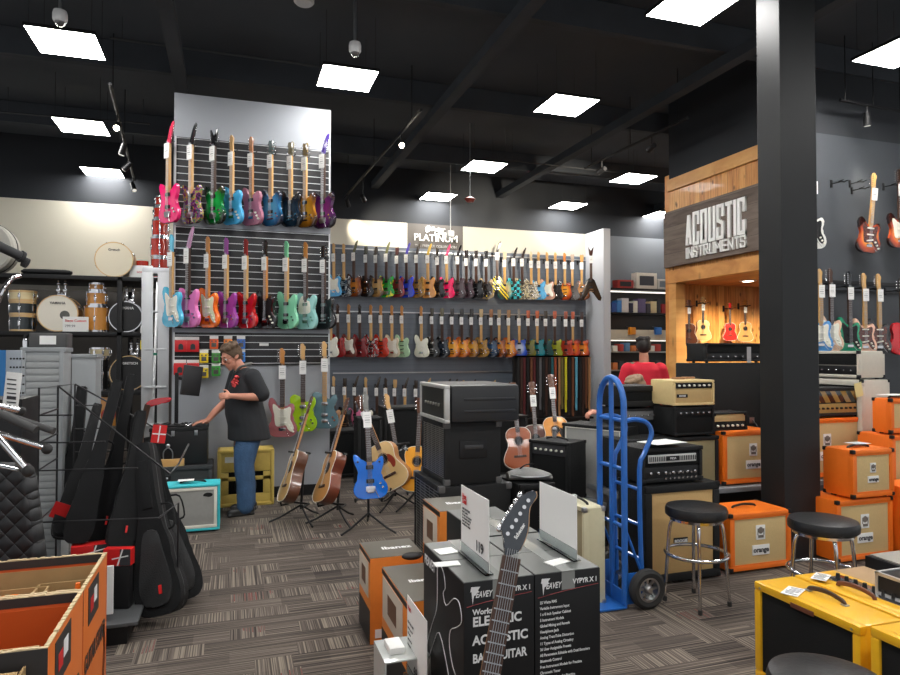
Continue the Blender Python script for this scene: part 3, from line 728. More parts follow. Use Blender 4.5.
# long guitar wall
SPR = [(0, (.7, .68, .62)), (.46, (.7, .68, .62)), (.5, (.1, .1, .1)), (.56, (.6, .5, .3))]
WFLO = pattern_mat('white_floral_finish', SPR, 26)
BWG = pattern_mat('black_white_graphic', [(0, (.015, .015, .018)), (.5, (.6, .62, .62)), (.56, (.02, .02, .02))], 16)
YBV = pattern_mat('yellow_black_stripes', [(0, (.02, .02, .02)), (.5, srgb(235, 205, 20)), (1, srgb(235, 205, 20))], 6, 'wave', rot=(0, R(40), 0))
TCK = pattern_mat('teal_black_check', [(0, (.012, .02, .025)), (.5, srgb(60, 190, 200))], 17, 'check')
TNB = burst_mat('teal_rim_burst', srgb(205, 175, 125), srgb(150, 165, 130), srgb(20, 120, 125))
RGR = pattern_mat('red_black_white_graphic', [(0, (.35, .02, .02)), (.48, (.02, .02, .02)), (.54, (.7, .7, .7)), (.6, (.4, .03, .03))], 20)
GOLDN = pattern_mat('gold_burl', [(0, srgb(110, 75, 20)), (.5, srgb(165, 120, 40)), (.7, srgb(90, 60, 20))], 25, interp='LINEAR')
GRY = pattern_mat('green_yellow_finish', [(0, srgb(20, 150, 50)), (.55, srgb(20, 150, 50)), (.6, srgb(230, 225, 30))], 9)
FR1 = [(335, (95, 175, 225), 's', 'f', None, 'light blue'), (345, BWG, 's', 'f', None, 'black and white splattered'), (355, TEAB, 'p', 'r', (90, 90, 60), 'brown natural'),
 (367, (20, 20, 22), 'l', 'd', (60, 60, 45), 'plain black single-cut'), (377, burst_mat('straw_burst', srgb(205, 165, 105), srgb(185, 140, 80), srgb(60, 35, 20)), 'p', 'd', (50, 42, 35), 'straw burst'), (387.3, GRY, 'w', 'r', (105, 105, 70), 'green and yellow'),
 (398, (120, 32, 40), 'p', 'd', (70, 35, 30), 'wine red'), (407.5, (35, 60, 190), 'w', 'r', (70, 60, 160), 'royal blue'), (417.6, GOLDN, 'p', 'r', (60, 50, 40), 'dark gold burl'),
 (428.8, (215, 150, 80), 'w', 'r', (225, 185, 80), 'natural amber'), (438.5, (28, 26, 28), 's', 'f', (40, 34, 30), 'dull black'), (447.6, (230, 20, 90), 'w', 'r', (225, 70, 110), 'neon pink'),
 (458.7, (72, 60, 64), 'p', 'r', (30, 28, 28), 'brown-grey'), (467.3, (58, 40, 48), 'p', 'd', (40, 30, 26), 'plum brown'), (477, (18, 18, 20), 's', 'd', (45, 35, 30), 'black with gold hardware'),
 (487, burst_mat('cream_rim_black', srgb(40, 34, 30), srgb(50, 42, 36), srgb(190, 165, 125)), 'p', 'd', (30, 28, 26), 'black with cream rim'), (496, YBV, 'v', 'r', (40, 35, 30), 'yellow and black striped V-shaped'),
 (505.5, TNB, 'p', 'd', (205, 190, 160), 'natural with teal rim'), (514.5, TCK, 't', 'r', (40, 34, 30), 'teal and black checked'), (523, pattern_mat('gold_leaf_finish', [(0, (.5, .42, .25)), (.5, (.09, .07, .05)), (.6, (.6, .55, .45))], 24), 's', 'r', (50, 35, 30), 'gold and black patterned'),
 (532, WFLO, 's', 'f', (220, 200, 165), 'white floral'), (539.5, (85, 165, 215), 'w', 'f', None, 'pale blue'), (548, (196, 150, 130), 's', 'f', None, 'rosy natural'), (556.3, (40, 36, 34), 's', 'f', None, 'black with maple neck'),
 (565.5, SUN, 's', 'f', (200, 120, 60), 'orange sunburst'), (573, (96, 90, 88), 'w', 'd', (170, 150, 130), 'stone grey'), (582.4, burst_mat('copper_burst', srgb(215, 160, 110), srgb(190, 115, 65), srgb(110, 55, 30)), 'l', 'd', (190, 140, 80), 'copper natural single-cut'), (590.5, (22, 22, 24), 'v', 'v', (60, 34, 34), 'black V-shaped')]
FR2 = [(332, (232, 228, 214), 's', 'f', None, 'cream-white'), (339, (150, 24, 28), 's', 'f', (60, 30, 26), 'bright red'), (350, (122, 62, 54), 's', 'f', MAPLE2, 'rusty brown'), (361, (130, 38, 42), 's', 'f', (30, 26, 24), 'dark red'),
 (372, RGR, 's', 'f', MAPLE2, 'red, black and white patterned'), (382, (190, 48, 26), 's', 'f', MAPLE2, 'vermilion'), (393, (214, 202, 176), 's', 'f', MAPLE2, 'ivory'), (403, (170, 205, 165), 's', 'f', MAPLE2, 'mint green'),
 (422.3, (232, 230, 212), 's', 'f', MAPLE2, 'white'), (433, (22, 22, 24), 'l', 'd', (60, 52, 36), 'black single-cut'), (443, BLKQ, 'l', 'd', (100, 95, 70), 'black single-cut with pale trim'),
 (453, HONEY, 'l', 'd', (40, 30, 24), 'honey amber single-cut'), (462.8, HONEY, 'l', 'd', (40, 30, 24), 'bright amber single-cut'), (472.5, AMBQ, 'l', 'd', (40, 32, 26), 'gold amber single-cut'), (482, GOLDN, 'l', 'd', (210, 180, 130), 'olive gold single-cut'),
 (492, burst_mat('navy_burst', srgb(40, 75, 110), srgb(20, 45, 75), srgb(6, 12, 22)), 'l', 'd', (150, 100, 60), 'navy blue single-cut'), (500, TEAB, 'l', 'd', (170, 150, 120), 'tea brown single-cut'), (509.5, HONEY, 'l', 'd', (160, 120, 80), 'orange amber single-cut'),
 (520, burst_mat('cobalt_white', srgb(190, 200, 220), srgb(50, 90, 190), srgb(20, 50, 150)), 'g', 'f', (130, 120, 110), 'cobalt blue and white'), (529, (110, 108, 40), 'g', 'd', (170, 85, 50), 'olive green'), (538, (24, 128, 140), 'g', 'd', (190, 95, 55), 'deep teal'),
 (546.5, (22, 70, 66), 'g', 'd', (60, 50, 40), 'bottle green'), (555.5, (160, 165, 35), 'g', 'd', (180, 90, 60), 'moss yellow'), (566.5, (180, 58, 34), 'g', 'd', (150, 80, 60), 'brick red'), (573.5, burst_mat('flame_burst', srgb(240, 130, 40), srgb(215, 70, 25), srgb(110, 20, 15)), 'g', 'd', (185, 90, 60), 'flame red'),
 (582.5, burst_mat('tangerine_burst', srgb(245, 150, 50), srgb(225, 90, 30), srgb(130, 35, 15)), 'g', 'd', (60, 40, 36), 'tangerine')]
FR3 = [(335, (190, 140, 100), 'f'), (346, (24, 24, 26), 'd'), (356, (225, 120, 160), 'r'), (367, (220, 215, 200), 'f'), (378, (60, 62, 66), 'r'), (387, (140, 30, 30), 'f'), (396, (200, 160, 90), 'd'), (406, (30, 60, 120), 'r'), (417, (200, 170, 110), 'd'), (428, (30, 30, 32), 'r'),
 (448, (90, 20, 24), 'r'), (455, (220, 220, 215), 'r'), (465, (190, 120, 40), 'f'), (473, (24, 24, 26), 'r'), (482, (70, 40, 24), 'd'), (492.7, (20, 22, 24), 'r'), (501.6, (120, 90, 60), 'd'), (511, (215, 200, 160), 'f')]
YW = R(-43); VG = VB-.17
def far_row(rows, pb0, pb1, gname, where):
    for i, r in enumerate(rows):
        px, c, kd, hd, hc, w = r
        f = (px-335)/255; p = PV(px, pb0+(pb1-pb0)*f, VG)
        if kd == 'v': p.z += .10; p.y -= .05
        if px == 590.5: q_ = PU(px, 300, uFin-.25); p = Vector((q_.x, q_.y, q_.z+.10))
        nk = MAPLE if hc is None or isinstance(hc, bpy.types.Material) or sum(hc) > 330 else ROSE
        guard = PARCH if (kd == 's' and not isinstance(c, bpy.types.Material) and sum(c) > 200 and i % 2 == 0) else None
        if w == 'white' or w == 'ivory': guard = PARCH
        guitar('electric_guitar', f'{w} electric guitar, {where}', kd, c, p, (0, 0, YW if kd != 'v' else R(-14)), hd, hc, nk, guard=guard, group=gname, scale=1.04 if hd == 'r' else 1., tagrot=0)
        if px != 590.5: hanger(p.x, VB, p.z+.815, -40, 'black hangers on the long guitar wall', f'black hanger of the {w} guitar, {where}')
far_row(FR1, 296.5, 300.5, 'guitars in the top row of the long wall', 'top row of the long wall')
far_row(FR2, 357, 357.5, 'guitars in the middle row of the long wall', 'middle row of the long wall')
H3 = ['natural', 'black with forked tuners', 'candy pink', 'pale cream', 'dark grey', 'deep red', 'golden', 'navy', 'sandy', 'plain black', 'maroon', 'pale white', 'amber brown', 'coal black', 'walnut', 'ink black', 'brown', 'butter yellow']
for i, (px, c, hd) in enumerate(FR3):
    p = PV(px, 429.5+(px-335)*.006, VG)
    guitar('electric_guitar', f'{H3[i]} electric guitar, bottom row of the long wall', 'w' if hd == 'r' else 's' if hd == 'f' else 'p', c, p, (0, 0, YW), hd, (205, 165, 110) if i % 3 == 0 else (60, 50, 44), MAPLE if i % 2 else ROSE, group='guitars in the bottom row of the long wall')
    hanger(p.x, VB, p.z+.815, -40, 'black hangers on the long guitar wall', f'small black hanger of the {H3[i]} guitar, bottom row of the long wall')
# chrome hanging bars
for py, lab in ((254, 'top'), (313.5, 'middle'), (372, 'bottom')):
    z = zat(460, py, VB-.03); x0, x1 = ux(333, VB), ux(517 if lab == 'bottom' else 585.5, VB)
    o = ob('display_rail', MB().box(((x0+x1)/2, VB-.012, z), (x1-x0, .022, .022)), STEEL); tag(o, f'{lab} steel rail running along the long guitar wall', 'rail', 'rails of the long guitar wall')
# lettering on the sign panel
pc = PV(436, 237.5, VB-.01)
LETW = mat('white_letters', (.85, .84, .8), .5, emit=0, var=0)
t = thing('wall_lettering', 'white PLATINUM lettering with script logo on the charcoal wall panel', 'sign', (pc.x, VB-.012, pc.z-.01))
text('letters', 'PLATINUM', .195, LETW, t, (0, 0, -.01), bold=.002, sx=.98, ext=.01)
text('small_letters', 'THE PREMIER COLLECTION', .07, mat('grey_letters', (.4, .39, .37), .6), t, (0, 0, -.17), ext=.004)
text('script_logo', 'Guitar', .12, LETW, t, (.02, 0, .175), ext=.006, bold=.001, shear=.35)
text('script_logo', 'Center', .1, LETW, t, (.1, 0, .105), ext=.006, bold=.001, shear=.35)
ob('logo_emblem', MB().prism(cat2([(-.20, .10), (-.22, .19), (-.16, .24), (-.12, .21), (-.15, .18), (-.13, .13)], 3), -.006, .006), LETW, t)

# straps on a rack at the end of the wall
rk = PV(554, 360, 11.6)
sx0, sx1 = ux(517, 11.6), ux(592, 11.6); zr = zat(554, 361, 11.6)
t = thing('strap_rack', 'black floor rack holding hanging guitar straps at the wall end', 'rack', ((sx0+sx1)/2, 11.75, 0))
m = MB(); w = sx1-sx0
for s in (-1, 1): ob('upright', MB().box((s*w/2, 0, (zr+.1)/2), (.04, .04, zr+.1)).box((s*w/2, 0, .02), (.05, .5, .04)), BLACK, t); ob('top_bar', MB().box((0, 0, zr+.08), (w, .05, .05)), BLACK, t)
ob('lower_tray', MB().box((0, 0, .35), (w, .4, .04)), BLACK, t); ob('backing_panel', MB().box((0, .03, (zr+.1)/2+.1), (w, .012, zr-.1)), mat('dark_fabric_panel', (.018, .016, .016), .8), t)
SC_ = {'black': (22, 22, 24), 'dark brown': (58, 34, 26), 'brown': (104, 62, 38), 'wine': (84, 26, 30), 'tan': (156, 116, 76), 'yellow': (206, 196, 40), 'sky blue': (92, 168, 196), 'olive': (110, 100, 52), 'grey': (90, 92, 96), 'rust': (150, 70, 40), 'teal': (36, 92, 98)}
SEQ = [(519, 'black'), (522, 'dark brown'), (525, 'wine'), (528.5, 'black'), (532, 'brown'), (535, 'wine'), (538, 'black'), (541, 'grey'), (544, 'black'), (547, 'dark brown'), (550, 'black'), (553, 'teal'), (556, 'rust'), (560, 'tan'), (563, 'olive'), (566.5, 'yellow'), (570, 'black'), (573.5, 'brown'), (577, 'sky blue'), (581, 'black'), (584, 'dark brown'), (587, 'brown'), (590, 'tan')]
for i, (px, c) in enumerate(SEQ):
    L_ = .95+.22*((i*37) % 7)/7; x = ux(px, 11.65)
    m = MB(); sw = .045
    m.box((0, 0, -L_/2), (sw, .006, L_)); m.box((0, -.02, -L_/2+.1), (sw*.9, .006, L_-.2)); m.box((0, -.008, -L_), (sw*.8, .02, .1), .004); m.box((0, -.008, .012), (sw, .05, .02))
    o = ob('guitar_strap', m, mat('strap_'+c.replace(' ', '_'), srgb(*SC_[c]), .7, var=.3, scale=60), loc=(x, 11.69, zr+.05))
    lb = f'{c} guitar strap hanging on the strap rack'
    if [s[1] for s in SEQ].count(c) > 1: lb = f'{c} guitar strap, {ORD[[s[1] for s in SEQ[:i]].count(c)]} {c} one from the rack\'s left end'
    tag(o, lb, 'strap', 'guitar straps on the rack')

# ------------------------------------------------------------------ amplifiers and cabinets
AMPG = {}
def amp(name, label, cat, loc, w, d, h, body, face='v', style='cab', grille=None, frame=.035, piping=None, corners=True, logo=None, group=None, rz=None, handle='top', nk=6, panelm=None, feet=True, logom=None, logosz=.05, fmat=None, cornm=None, extra=None):
    """origin: middle of the base; front at local y=-d/2"""
    t = thing(name, label, cat, loc, rz if rz is not None else (0 if face == 'v' else R(-90)), group)
    f0 = .015 if feet else 0
    if feet:
        if 'ft' not in AMPG: AMPG['ft'] = MB().cyl((0, 0, 0), (0, 0, .015), .016, seg=8).mesh('rubber_foot')
        for sx in (-1, 1):
            for sy in (-1, 1): ob('rubber_foot', AMPG['ft'], RUB, t, loc=(sx*(w/2-.05), sy*(d/2-.05), 0))
    H = h-f0; zc = f0+H/2
    m = MB(); m.box((0, .0125, zc), (w, d-.025, H), .014); m.frame(w, H, frame, -d/2, -d/2+.05, zc, bev=.01); ob('cabinet', m, body, t)
    gz0, gz1 = f0+frame, f0+H-frame; gw = w-2*frame
    pz = None
    if style == 'combo':      # control strip above the grille
        ph = min(.09, (gz1-gz0)*.28); pz = gz1-ph/2; gz1 = gz1-ph-.012
        ob('control_panel', MB().box((0, -d/2+.016, pz), (gw, .012, ph), .002), panelm or BLACK, t)
    if style == 'head':
        hh = gz1-gz0; ph = hh*.42; pz = gz0+ph/2; gz0 = gz0+ph+.01
        ob('control_panel', MB().box((0, -d/2+.016, pz), (gw, .012, ph), .002), panelm or BLACK, t)
    g = ob('grille', MB().box((0, -d/2+.018, (gz0+gz1)/2), (gw, .012, gz1-gz0), .002), grille or BLKG, t)
    if piping: ob('piping', MB().frame(gw, gz1-gz0, .008, -d/2+.004, -d/2+.014, (gz0+gz1)/2), piping, t)
    if pz is not None:
        kr = min(.011, ph*.2)
        for i in range(nk):
            key = ('kn', round(kr, 4))
            if key not in AMPG: AMPG[key] = MB().lathe([(kr, 0), (kr*.85, -.016), (kr*.4, -.018)], seg=10, axis='Y').mesh('control_knob')
            ob('control_knob', AMPG[key], logom or PARCH, t, loc=(-gw/2+gw*(i+.7)/(nk+.4), -d/2+.010, pz))
    if corners:
        if 'cp' not in AMPG: AMPG['cp'] = MB().box((0, 0, 0), (.032, .032, .032), .007).mesh('corner_protector')
        for sx in (-1, 1):
            for z in (f0, f0+H):
                for sy in (-1, 1):
                    s_ = 1 if z > h/2 else -1
                    ob('corner_protector', AMPG['cp'], cornm or BLACK, t, loc=(sx*(w/2-.013), sy*(d/2-.013), z-s_*.013))
    if handle == 'top':
        ob('handle', MB().tube([(-.11, 0, h-.002), (-.095, 0, h+.012), (0, 0, h+.022), (.095, 0, h+.012), (.11, 0, h-.002)], .009, 8, smooth=3), BLACK, t)
    if handle == 'side':
        m = MB(); m.box((-w/2+.0, 0, zc+.02), (.014, .2, .1), .01); m.box((w/2, 0, zc+.02), (.014, .2, .1), .01); ob('side_handle', m, BLACK, t)
    if logo:
        if logo[0] == 'crest':   # square name plate under a small crest
            kx, ss = logo[1], logo[2]
            gz = (gz0+gz1)/2
            lp = ob('name_plate', MB().box((kx, -d/2+.008, gz-.07*ss), (.16*ss, .008, .075*ss), .002), WHITE, t)
            text('name_letters', 'orange', .052*ss, INK, t, (kx, -d/2+.003, gz-.07*ss), bold=.0016, ext=.0006)
            m = MB(); m.box((kx, -d/2+.009, gz+.06*ss), (.085*ss, .006, .11*ss), .02); lp2 = ob('crest_plate', m, WHITE, t)
            m = MB(); m.lathe([(.026*ss, -d/2+.006), (.020*ss, -d/2+.0035)], (kx, 0, gz+.075*ss), 12, axis='Y'); m.box((kx, -d/2+.005, gz+.03*ss), (.05*ss, .003, .02*ss)); m.box((kx-.028*ss, -d/2+.005, gz+.065*ss), (.006, .003, .05*ss)); m.box((kx+.028*ss, -d/2+.005, gz+.065*ss), (.006, .003, .05*ss))
            ob('crest_print', m, mat('crest_ink', (.16, .14, .12), .5), t)
        elif logo[0] == 'text':
            text('name_letters', logo[1], logosz, logom or WHINK, t, (logo[2], -d/2+.008, logo[3]), bold=.001)
        elif logo[0] == 'plate':
            ob('name_plate', MB().box((logo[2], -d/2+.010, logo[3]), (logo[4], .006, logosz*1.6), .002), BLACK, t)
            text('name_letters', logo[1], logosz, WHINK, t, (logo[2], -d/2+.006, logo[3]), bold=.001)
    if extra: extra(t, w, d, h)
    return t
def fbox(x0, x1, v, yb, yt, dep):
    """front face v=const: base centre, width, height"""
    a = PV(x0, yb, v); b = PV(x0, yt, v); c = PV(x1, yb, v)
    return Vector(((a.x+c.x)/2, v+dep/2, a.z)), c.x-a.x, b.z-a.z
def sbox(xfar, xnear, u, yb, yt, dep):
    """side-facing front u=const (front looks to -u), heights read at the near edge"""
    a = PU(xnear, yb, u); b = PU(xnear, yt, u); c = PU(xfar, yb, u)
    return Vector((u+dep/2, (a.y+c.y)/2, a.z)), c.y-a.y, b.z-a.z
def boxthing(name, label, cat, c, w, d, h, m, rz=0, group=None, parts=None, bev=.006):
    t = thing(name, label, cat, c, rz, group); ob('box', MB().box((0, 0, h/2), (w, d, h), bev), m, t)
    if parts: parts(t, w, d, h)
    return t

# right bank, orange cabinets ------------------------------------------------
ocab = dict(body=ORANGE, grille=CREAMG, frame=.036, piping=ORANGE)
OG = 'orange speaker cabinets'
c, w, h = fbox(730.6, 792, 4.02, 574, 515, .36); c.z = 0; h += .0
tO1 = amp('speaker_cabinet', 'orange speaker cabinet on the carpet in front of the black column', 'speaker cabinet', c, w, .36, zat(730.6, 515, 4.02), logo=('crest', 0, 1), group=OG, **ocab)
O1top = zat(730.6, 515, 4.02)
# low deck behind it
SH = zat(722, 487, 4.72)
def deck(name, label, x0, x1, v0, v1, z, t_=.04):
    t = thing(name, label, 'shelf', ((x0+x1)/2, (v0+v1)/2, 0)); w = x1-x0; d = v1-v0
    ob('shelf_board', MB().box((0, 0, z-t_/2), (w, d, t_), .003), mat('grey_shelf_top', (.22, .23, .24), .4), t)
    for sx in (-1, 1):
        for sy in (-1, 1): ob('leg', MB().box((sx*(w/2-.03), sy*(d/2-.03), (z-t_)/2), (.05, .05, z-t_)), BLACK, t)
    ob('back_panel', MB().box((0, d/2-.01, (z-t_)/2), (w-.1, .015, z-t_-.02)), BLACK, t); return t
a = ux(700, 4.72)
deck('low_platform', 'low black platform with grey edge carrying the second row of amplifiers', 3.02, 5.36, 4.66, 5.3, SH)
c, w, h = fbox(722.5, 775, 4.72, 487, 432, .36); c.z = SH+.001; w = .56; c.x = ux(722.5, 4.72)+w/2
amp('speaker_cabinet', 'orange speaker cabinet on the low platform half behind the column', 'speaker cabinet', c, w, .36, zat(722, 432, 4.72)-SH, logo=('crest', .05, 1.), group=OG, **ocab)
z2 = zat(722, 432, 4.72)
c, w, h = fbox(716, 750, 4.76, 430, 412, .2); c.z = z2+.001
amp('guitar_amplifier', 'small black and cream amplifier head on the raised orange cabinet', 'amplifier', Vector((c.x, 4.9, c.z)), w, .22, h, TOLEX, style='head', grille=CREAMG, frame=.014, nk=6, group=None, handle=None, panelm=BLACK, logom=PARCH, feet=False)
# right of the column
v5 = 4.72
c, w, h = fbox(800, 861, v5, 482, 417, .36); c.z = SH
w = .6; c.x = ux(861, v5)-w/2
amp('speaker_cabinet', 'orange speaker cabinet right behind the column with striped head on top', 'speaker cabinet', c, w, .36, zat(835, 418, v5)-SH, logo=('crest', -.12, 1.1), group=OG, **ocab)
zz = zat(835, 418, v5)
GST = pattern_mat('gold_black_striped', [(0, (.015, .014, .012)), (.42, (.015, .014, .012)), (.5, srgb(160, 128, 70))], 3.2, 'wave', rot=(0, R(35), R(20)))
x0, x1 = ux(861, v5)-.58, ux(861, v5)
amp('guitar_amplifier', 'black amplifier head with gold striped front on the orange cabinet', 'amplifier', Vector(((x0+x1)/2, v5+.16, zz+.001)), x1-x0, .3, zat(835, 388, v5)-zz, TOLEX, style='head', grille=GST, frame=.03, nk=9, panelm=mat('gold_panel', srgb(170, 140, 80), .4), logom=BLACK, handle=None)
v3 = 3.95
c, w, h = fbox(838, 894, v3, 562, 501, .36); c.z = 0; h3 = zat(838, 501.5, v3)
amp('speaker_cabinet', 'orange speaker cabinet on the carpet below the smaller orange amplifier', 'speaker cabinet', c, w, .36, h3, logo=('crest', 0, 1), group=OG, **ocab)
c4, w4, h4 = fbox(853.5, 895, 3.93, 500, 451, .3)
amp('combo_amplifier', 'orange amplifier on the floor cabinet right of the column, with price sheet on top', 'amplifier', Vector((c4.x-.0, 3.93+.14, h3+.001)), w4, .28, zat(853, 451, 3.93)-h3, logo=('crest', .0, .7), group=OG, **ocab)
tp = zat(853, 451, 3.93)
tag(ob('price_sheet', MB().box((0, 0, 0), (.16, .12, .002)), WHITE, loc=(c4.x+.03, 4.1, tp+.03)), 'white price sheet lying on the small orange amplifier', 'sheet')
x0 = ux(891, 4.25)-.05; w6 = .62
amp('speaker_cabinet', 'orange speaker cabinet behind the small orange amplifier at the right edge', 'speaker cabinet', Vector((x0+w6/2+.05, 4.42, SH+.001)), w6, .34, zat(891, 436, 4.25)-SH, logo=('crest', 0, 1), group=OG, **ocab)
z6 = zat(891, 436, 4.25)
deck('low_platform', 'low black platform under the orange cabinets at the right edge', x0+.02, x0+.75, 4.24, 4.62, SH)
x0b = ux(890, 4.28)
amp('combo_amplifier', 'small orange amplifier topmost at the right edge with a paper on it', 'amplifier', Vector((x0b+.2, 4.37, z6+.001)), .4, .18, zat(890, 399, 4.28)-z6, group=OG, **ocab)
tag(ob('paper_sheet', MB().box((0, 0, 0), (.25, .16, .003)), WHITE, loc=(x0b+.16, 4.37, zat(890, 399, 4.28)+.03)), 'white sheet lying on the topmost orange amplifier', 'sheet')
x7 = ux(896.5, 3.9)
amp('speaker_cabinet', 'orange speaker cabinet cut by the right edge of the picture', 'speaker cabinet', Vector((x7+.37, 4.0, 0)), .6, .34, zat(896, 490, 3.85), group=OG, **ocab)
# white cabinets facing the aisle, by the dark wall
IV = mat('ivory_tolex', srgb(205, 200, 186), .55, bump=.2, bscale=300)
uu = 5.6
cW, wW, hW = sbox(805, 861, uu, 379, 351, .38)
nearv = PU(861, 379, uu).y; zW = zat(861, 380, nearv); zWt = zat(861, 351, nearv); bw = ux(889, nearv)-uu
def whextra(t, w, d, h):
    ob('cable', MB().tube([(w/2+.004, -.02, h*.25), (w/2+.03, .02, h*.4), (w/2+.03, .09, h*.7), (w/2+.004, .10, h*.8)], .006, 6, smooth=4), BLACK, t)
VW = nearv+.40
amp('speaker_cabinet', 'tall ivory speaker cabinet with a dark side recess, facing the aisle', 'speaker cabinet', (uu+bw/2+.02, VW, SH+.001), .78, bw, zW-SH-.001, IV, 'u', grille=BLKG, frame=.06, handle=None)
amp('guitar_amplifier', 'ivory amplifier head with black front on top of the ivory cabinet', 'amplifier', (uu+bw/2, VW, zW+.001), .74, bw*.93, zWt-zW, IV, 'u', style='head', grille=BLKG, frame=.028, nk=8, extra=None, handle=None, logom=CHROME)
deck('low_platform', 'low black platform under the ivory cabinets', uu-.02, uu+bw+.1, 5.305, 5.82, SH) if False else None
tag(ob('yellow_ticket', MB().box((0, 0, 0), (.09, .004, .13), rot=Euler((0, R(-12), 0))), mat('yellow_print_card', srgb(225, 215, 150), .6), loc=(uu-.03, nearv-.0, zW-.09)), 'pale yellow ticket hanging from the ivory amplifier head', 'ticket')

# black and tan bank left of the column --------------------------------------
vM = 4.0
x0, x1 = ux(645, vM), ux(718.5, vM); hM = zat(645, 487, vM)
amp('speaker_cabinet', 'large black speaker cabinet with tan grille behind the chrome bar stool', 'speaker cabinet', ((x0+x1)/2, vM+.18, 0), x1-x0, .36, hM, TOLEX, grille=mat('tan_grille_cloth', srgb(204, 168, 112), .85, bump=.5, bscale=420, var=.08, scale=90), frame=.055, logo=('plate', 'BOOGIE', -.02, hM*.42, .12), logosz=.03, handle='side')
xa, xb = ux(641, vM+.03), ux(702, vM+.03); hd0 = hM+.001; hh = zat(641, 449, vM+.03)-hd0
def mesa(t, w, d, h):
    ob('tread_plate', MB().box((0, -d/2+.006, h*.70), (w*.78, .01, h*.22), .003), mat('matt_chrome', (.62, .62, .6), .5, .4), t)
    m = MB()
    for i in range(26):
        if abs(i-12.5) > 3: m.box((-w*.37+i*w*.74/25, -d/2-.001, h*.70), (.0045, .006, h*.13))
    ob('plate_slots', m, BLACK, t); ob('badge', MB().box((0, -d/2-.0, h*.70), (w*.2, .008, h*.13), .003), BLACK, t)
    text('name_letters', 'MESA', .022, WHINK, t, (0, -d/2-.005, h*.70))
    for r_ in (0, 1):
        for i in range(8):
            ob('dial', AMPG[('kn2',)] if ('kn2',) in AMPG else AMPG.setdefault(('kn2',), MB().lathe([(.010, 0), (.008, -.014)], seg=8, axis='Y').mesh('dial')), CHROME, t, loc=(-w*.12+i*w*.07, -d/2+.008, h*(.16+.14*r_)))
amp('guitar_amplifier', 'black amplifier head with a slotted chrome plate on the tan-grilled cabinet', 'amplifier', ((xa+xb)/2, vM+.19, hd0), xb-xa, .32, hh, TOLEX, style='head', grille=BLKG, frame=.03, nk=7, extra=mesa, logom=CHROME, handle='top')
zt = hd0+hh+.001
tag(ob('leaflet', MB().box((0, 0, 0), (.3, .2, .003), rot=Euler((0, 0, .2))), WHITE, loc=((xa+xb)/2-.04, vM+.1, zt+.03)), 'printed leaflet lying on the head with the chrome plate', 'leaflet')
# second rank on the platform
vN = 4.72
x0, x1 = 3.05, ux(719, vN)
amp('speaker_cabinet', 'black cabinet with grey-green grille behind the chrome plated head', 'speaker cabinet', ((x0+x1)/2, vN+.18, SH+.001), x1-x0, .34, zat(700, 437, vN)-SH, TOLEX, grille=mat('greenish_grille_cloth', srgb(150, 140, 104), .85, bump=.5, bscale=400), frame=.035, handle=None)
zN = zat(700, 437, vN)
xa, xb = ux(678, vN), ux(714, vN); xa = ux(661, vN+.0)
xa, xb = ux(675, vN), ux(715, vN)
z1 = zat(675, 408, vN)
amp('guitar_amplifier', 'black amplifier head under the cream one', 'amplifier', ((xa+xb)/2, vN+.17, zN+.002), xb-xa, .32, z1-zN-.002, TOLEX, style='combo', grille=BLKG, frame=.02, nk=6, handle=None, logom=CHROME)
tag(ob('paper_sheet', MB().box((0, 0, 0), (.2, .1, .002)), WHITE, loc=((xa+xb)/2, vN+.0, z1-.01)), 'white sheet on the edge of the lower black head', 'sheet') if False else None
CRT = mat('cream_tolex', srgb(222, 196, 140), .55, bump=.2, bscale=300)
z0_ = z1+.002; z2_ = zat(675, 380.5, vN)
amp('guitar_amplifier', 'cream amplifier head with black control strip and clutter on top', 'amplifier', ((xa+xb)/2-.005, vN+.17, z0_), xb-xa+.01, .33, z2_-z0_, CRT, style='combo', grille=mat('wheat_cloth', srgb(204, 172, 118), .85, bump=.5, bscale=300), frame=.022, nk=7, panelm=BLACK, handle=None, corners=False, logom=PARCH, logo=('plate', 'BOOGIE', -.12, (z2_-z0_)*.42, .11), logosz=.018)
for k, (dx, dy, lab) in enumerate([(-.08, 0, 'coiled tan cable lying on the cream head'), (.05, .04, 'tan leather strap folded on the cream head')]):
    pts = [(math.cos(a*.9)*.06, math.sin(a*.9)*.04, .008+.004*a/6) for a in range(14)]
    o = ob('tan_coil', MB().tube(pts, .007, 6, smooth=2), mat('tan_leather', srgb(150, 105, 70), .6), loc=((xa+xb)/2+dx, vN+.12+dy, z2_+.002)); tag(o, lab, 'strap')
# left black rack unit with speaker, in front of the seated person
x0, x1 = ux(622, 5.0), ux(660, 5.0)
zb_ = zat(640, 448, 5.0); zt_ = zat(640, 386, 5.0); zm_ = zat(640, 409, 5.0)
deckL = deck('low_platform', 'black stand under the black amplifiers in front of the red-shirted man', x0-.02, x1+.05, 4.98, 5.42, zb_)
amp('combo_amplifier', 'plain black amplifier with grey top edge in front of the red-shirted man', 'amplifier', ((x0+x1)/2, 5.2, zm_+.002), x1-x0, .36, zt_-zm_-.002, TOLEX, grille=BLKG, frame=.05, handle=None)
amp('guitar_amplifier', 'grey fronted rack amplifier below the plain black one', 'amplifier', ((x0+x1)/2+.02, 5.2, zb_+.001), x1-x0, .36, zm_-zb_-.001, TOLEX, style='combo', grille=BLKG, frame=.02, nk=5, panelm=mat('grey_panel', (.16, .16, .16), .4), handle=None, logom=CHROME)
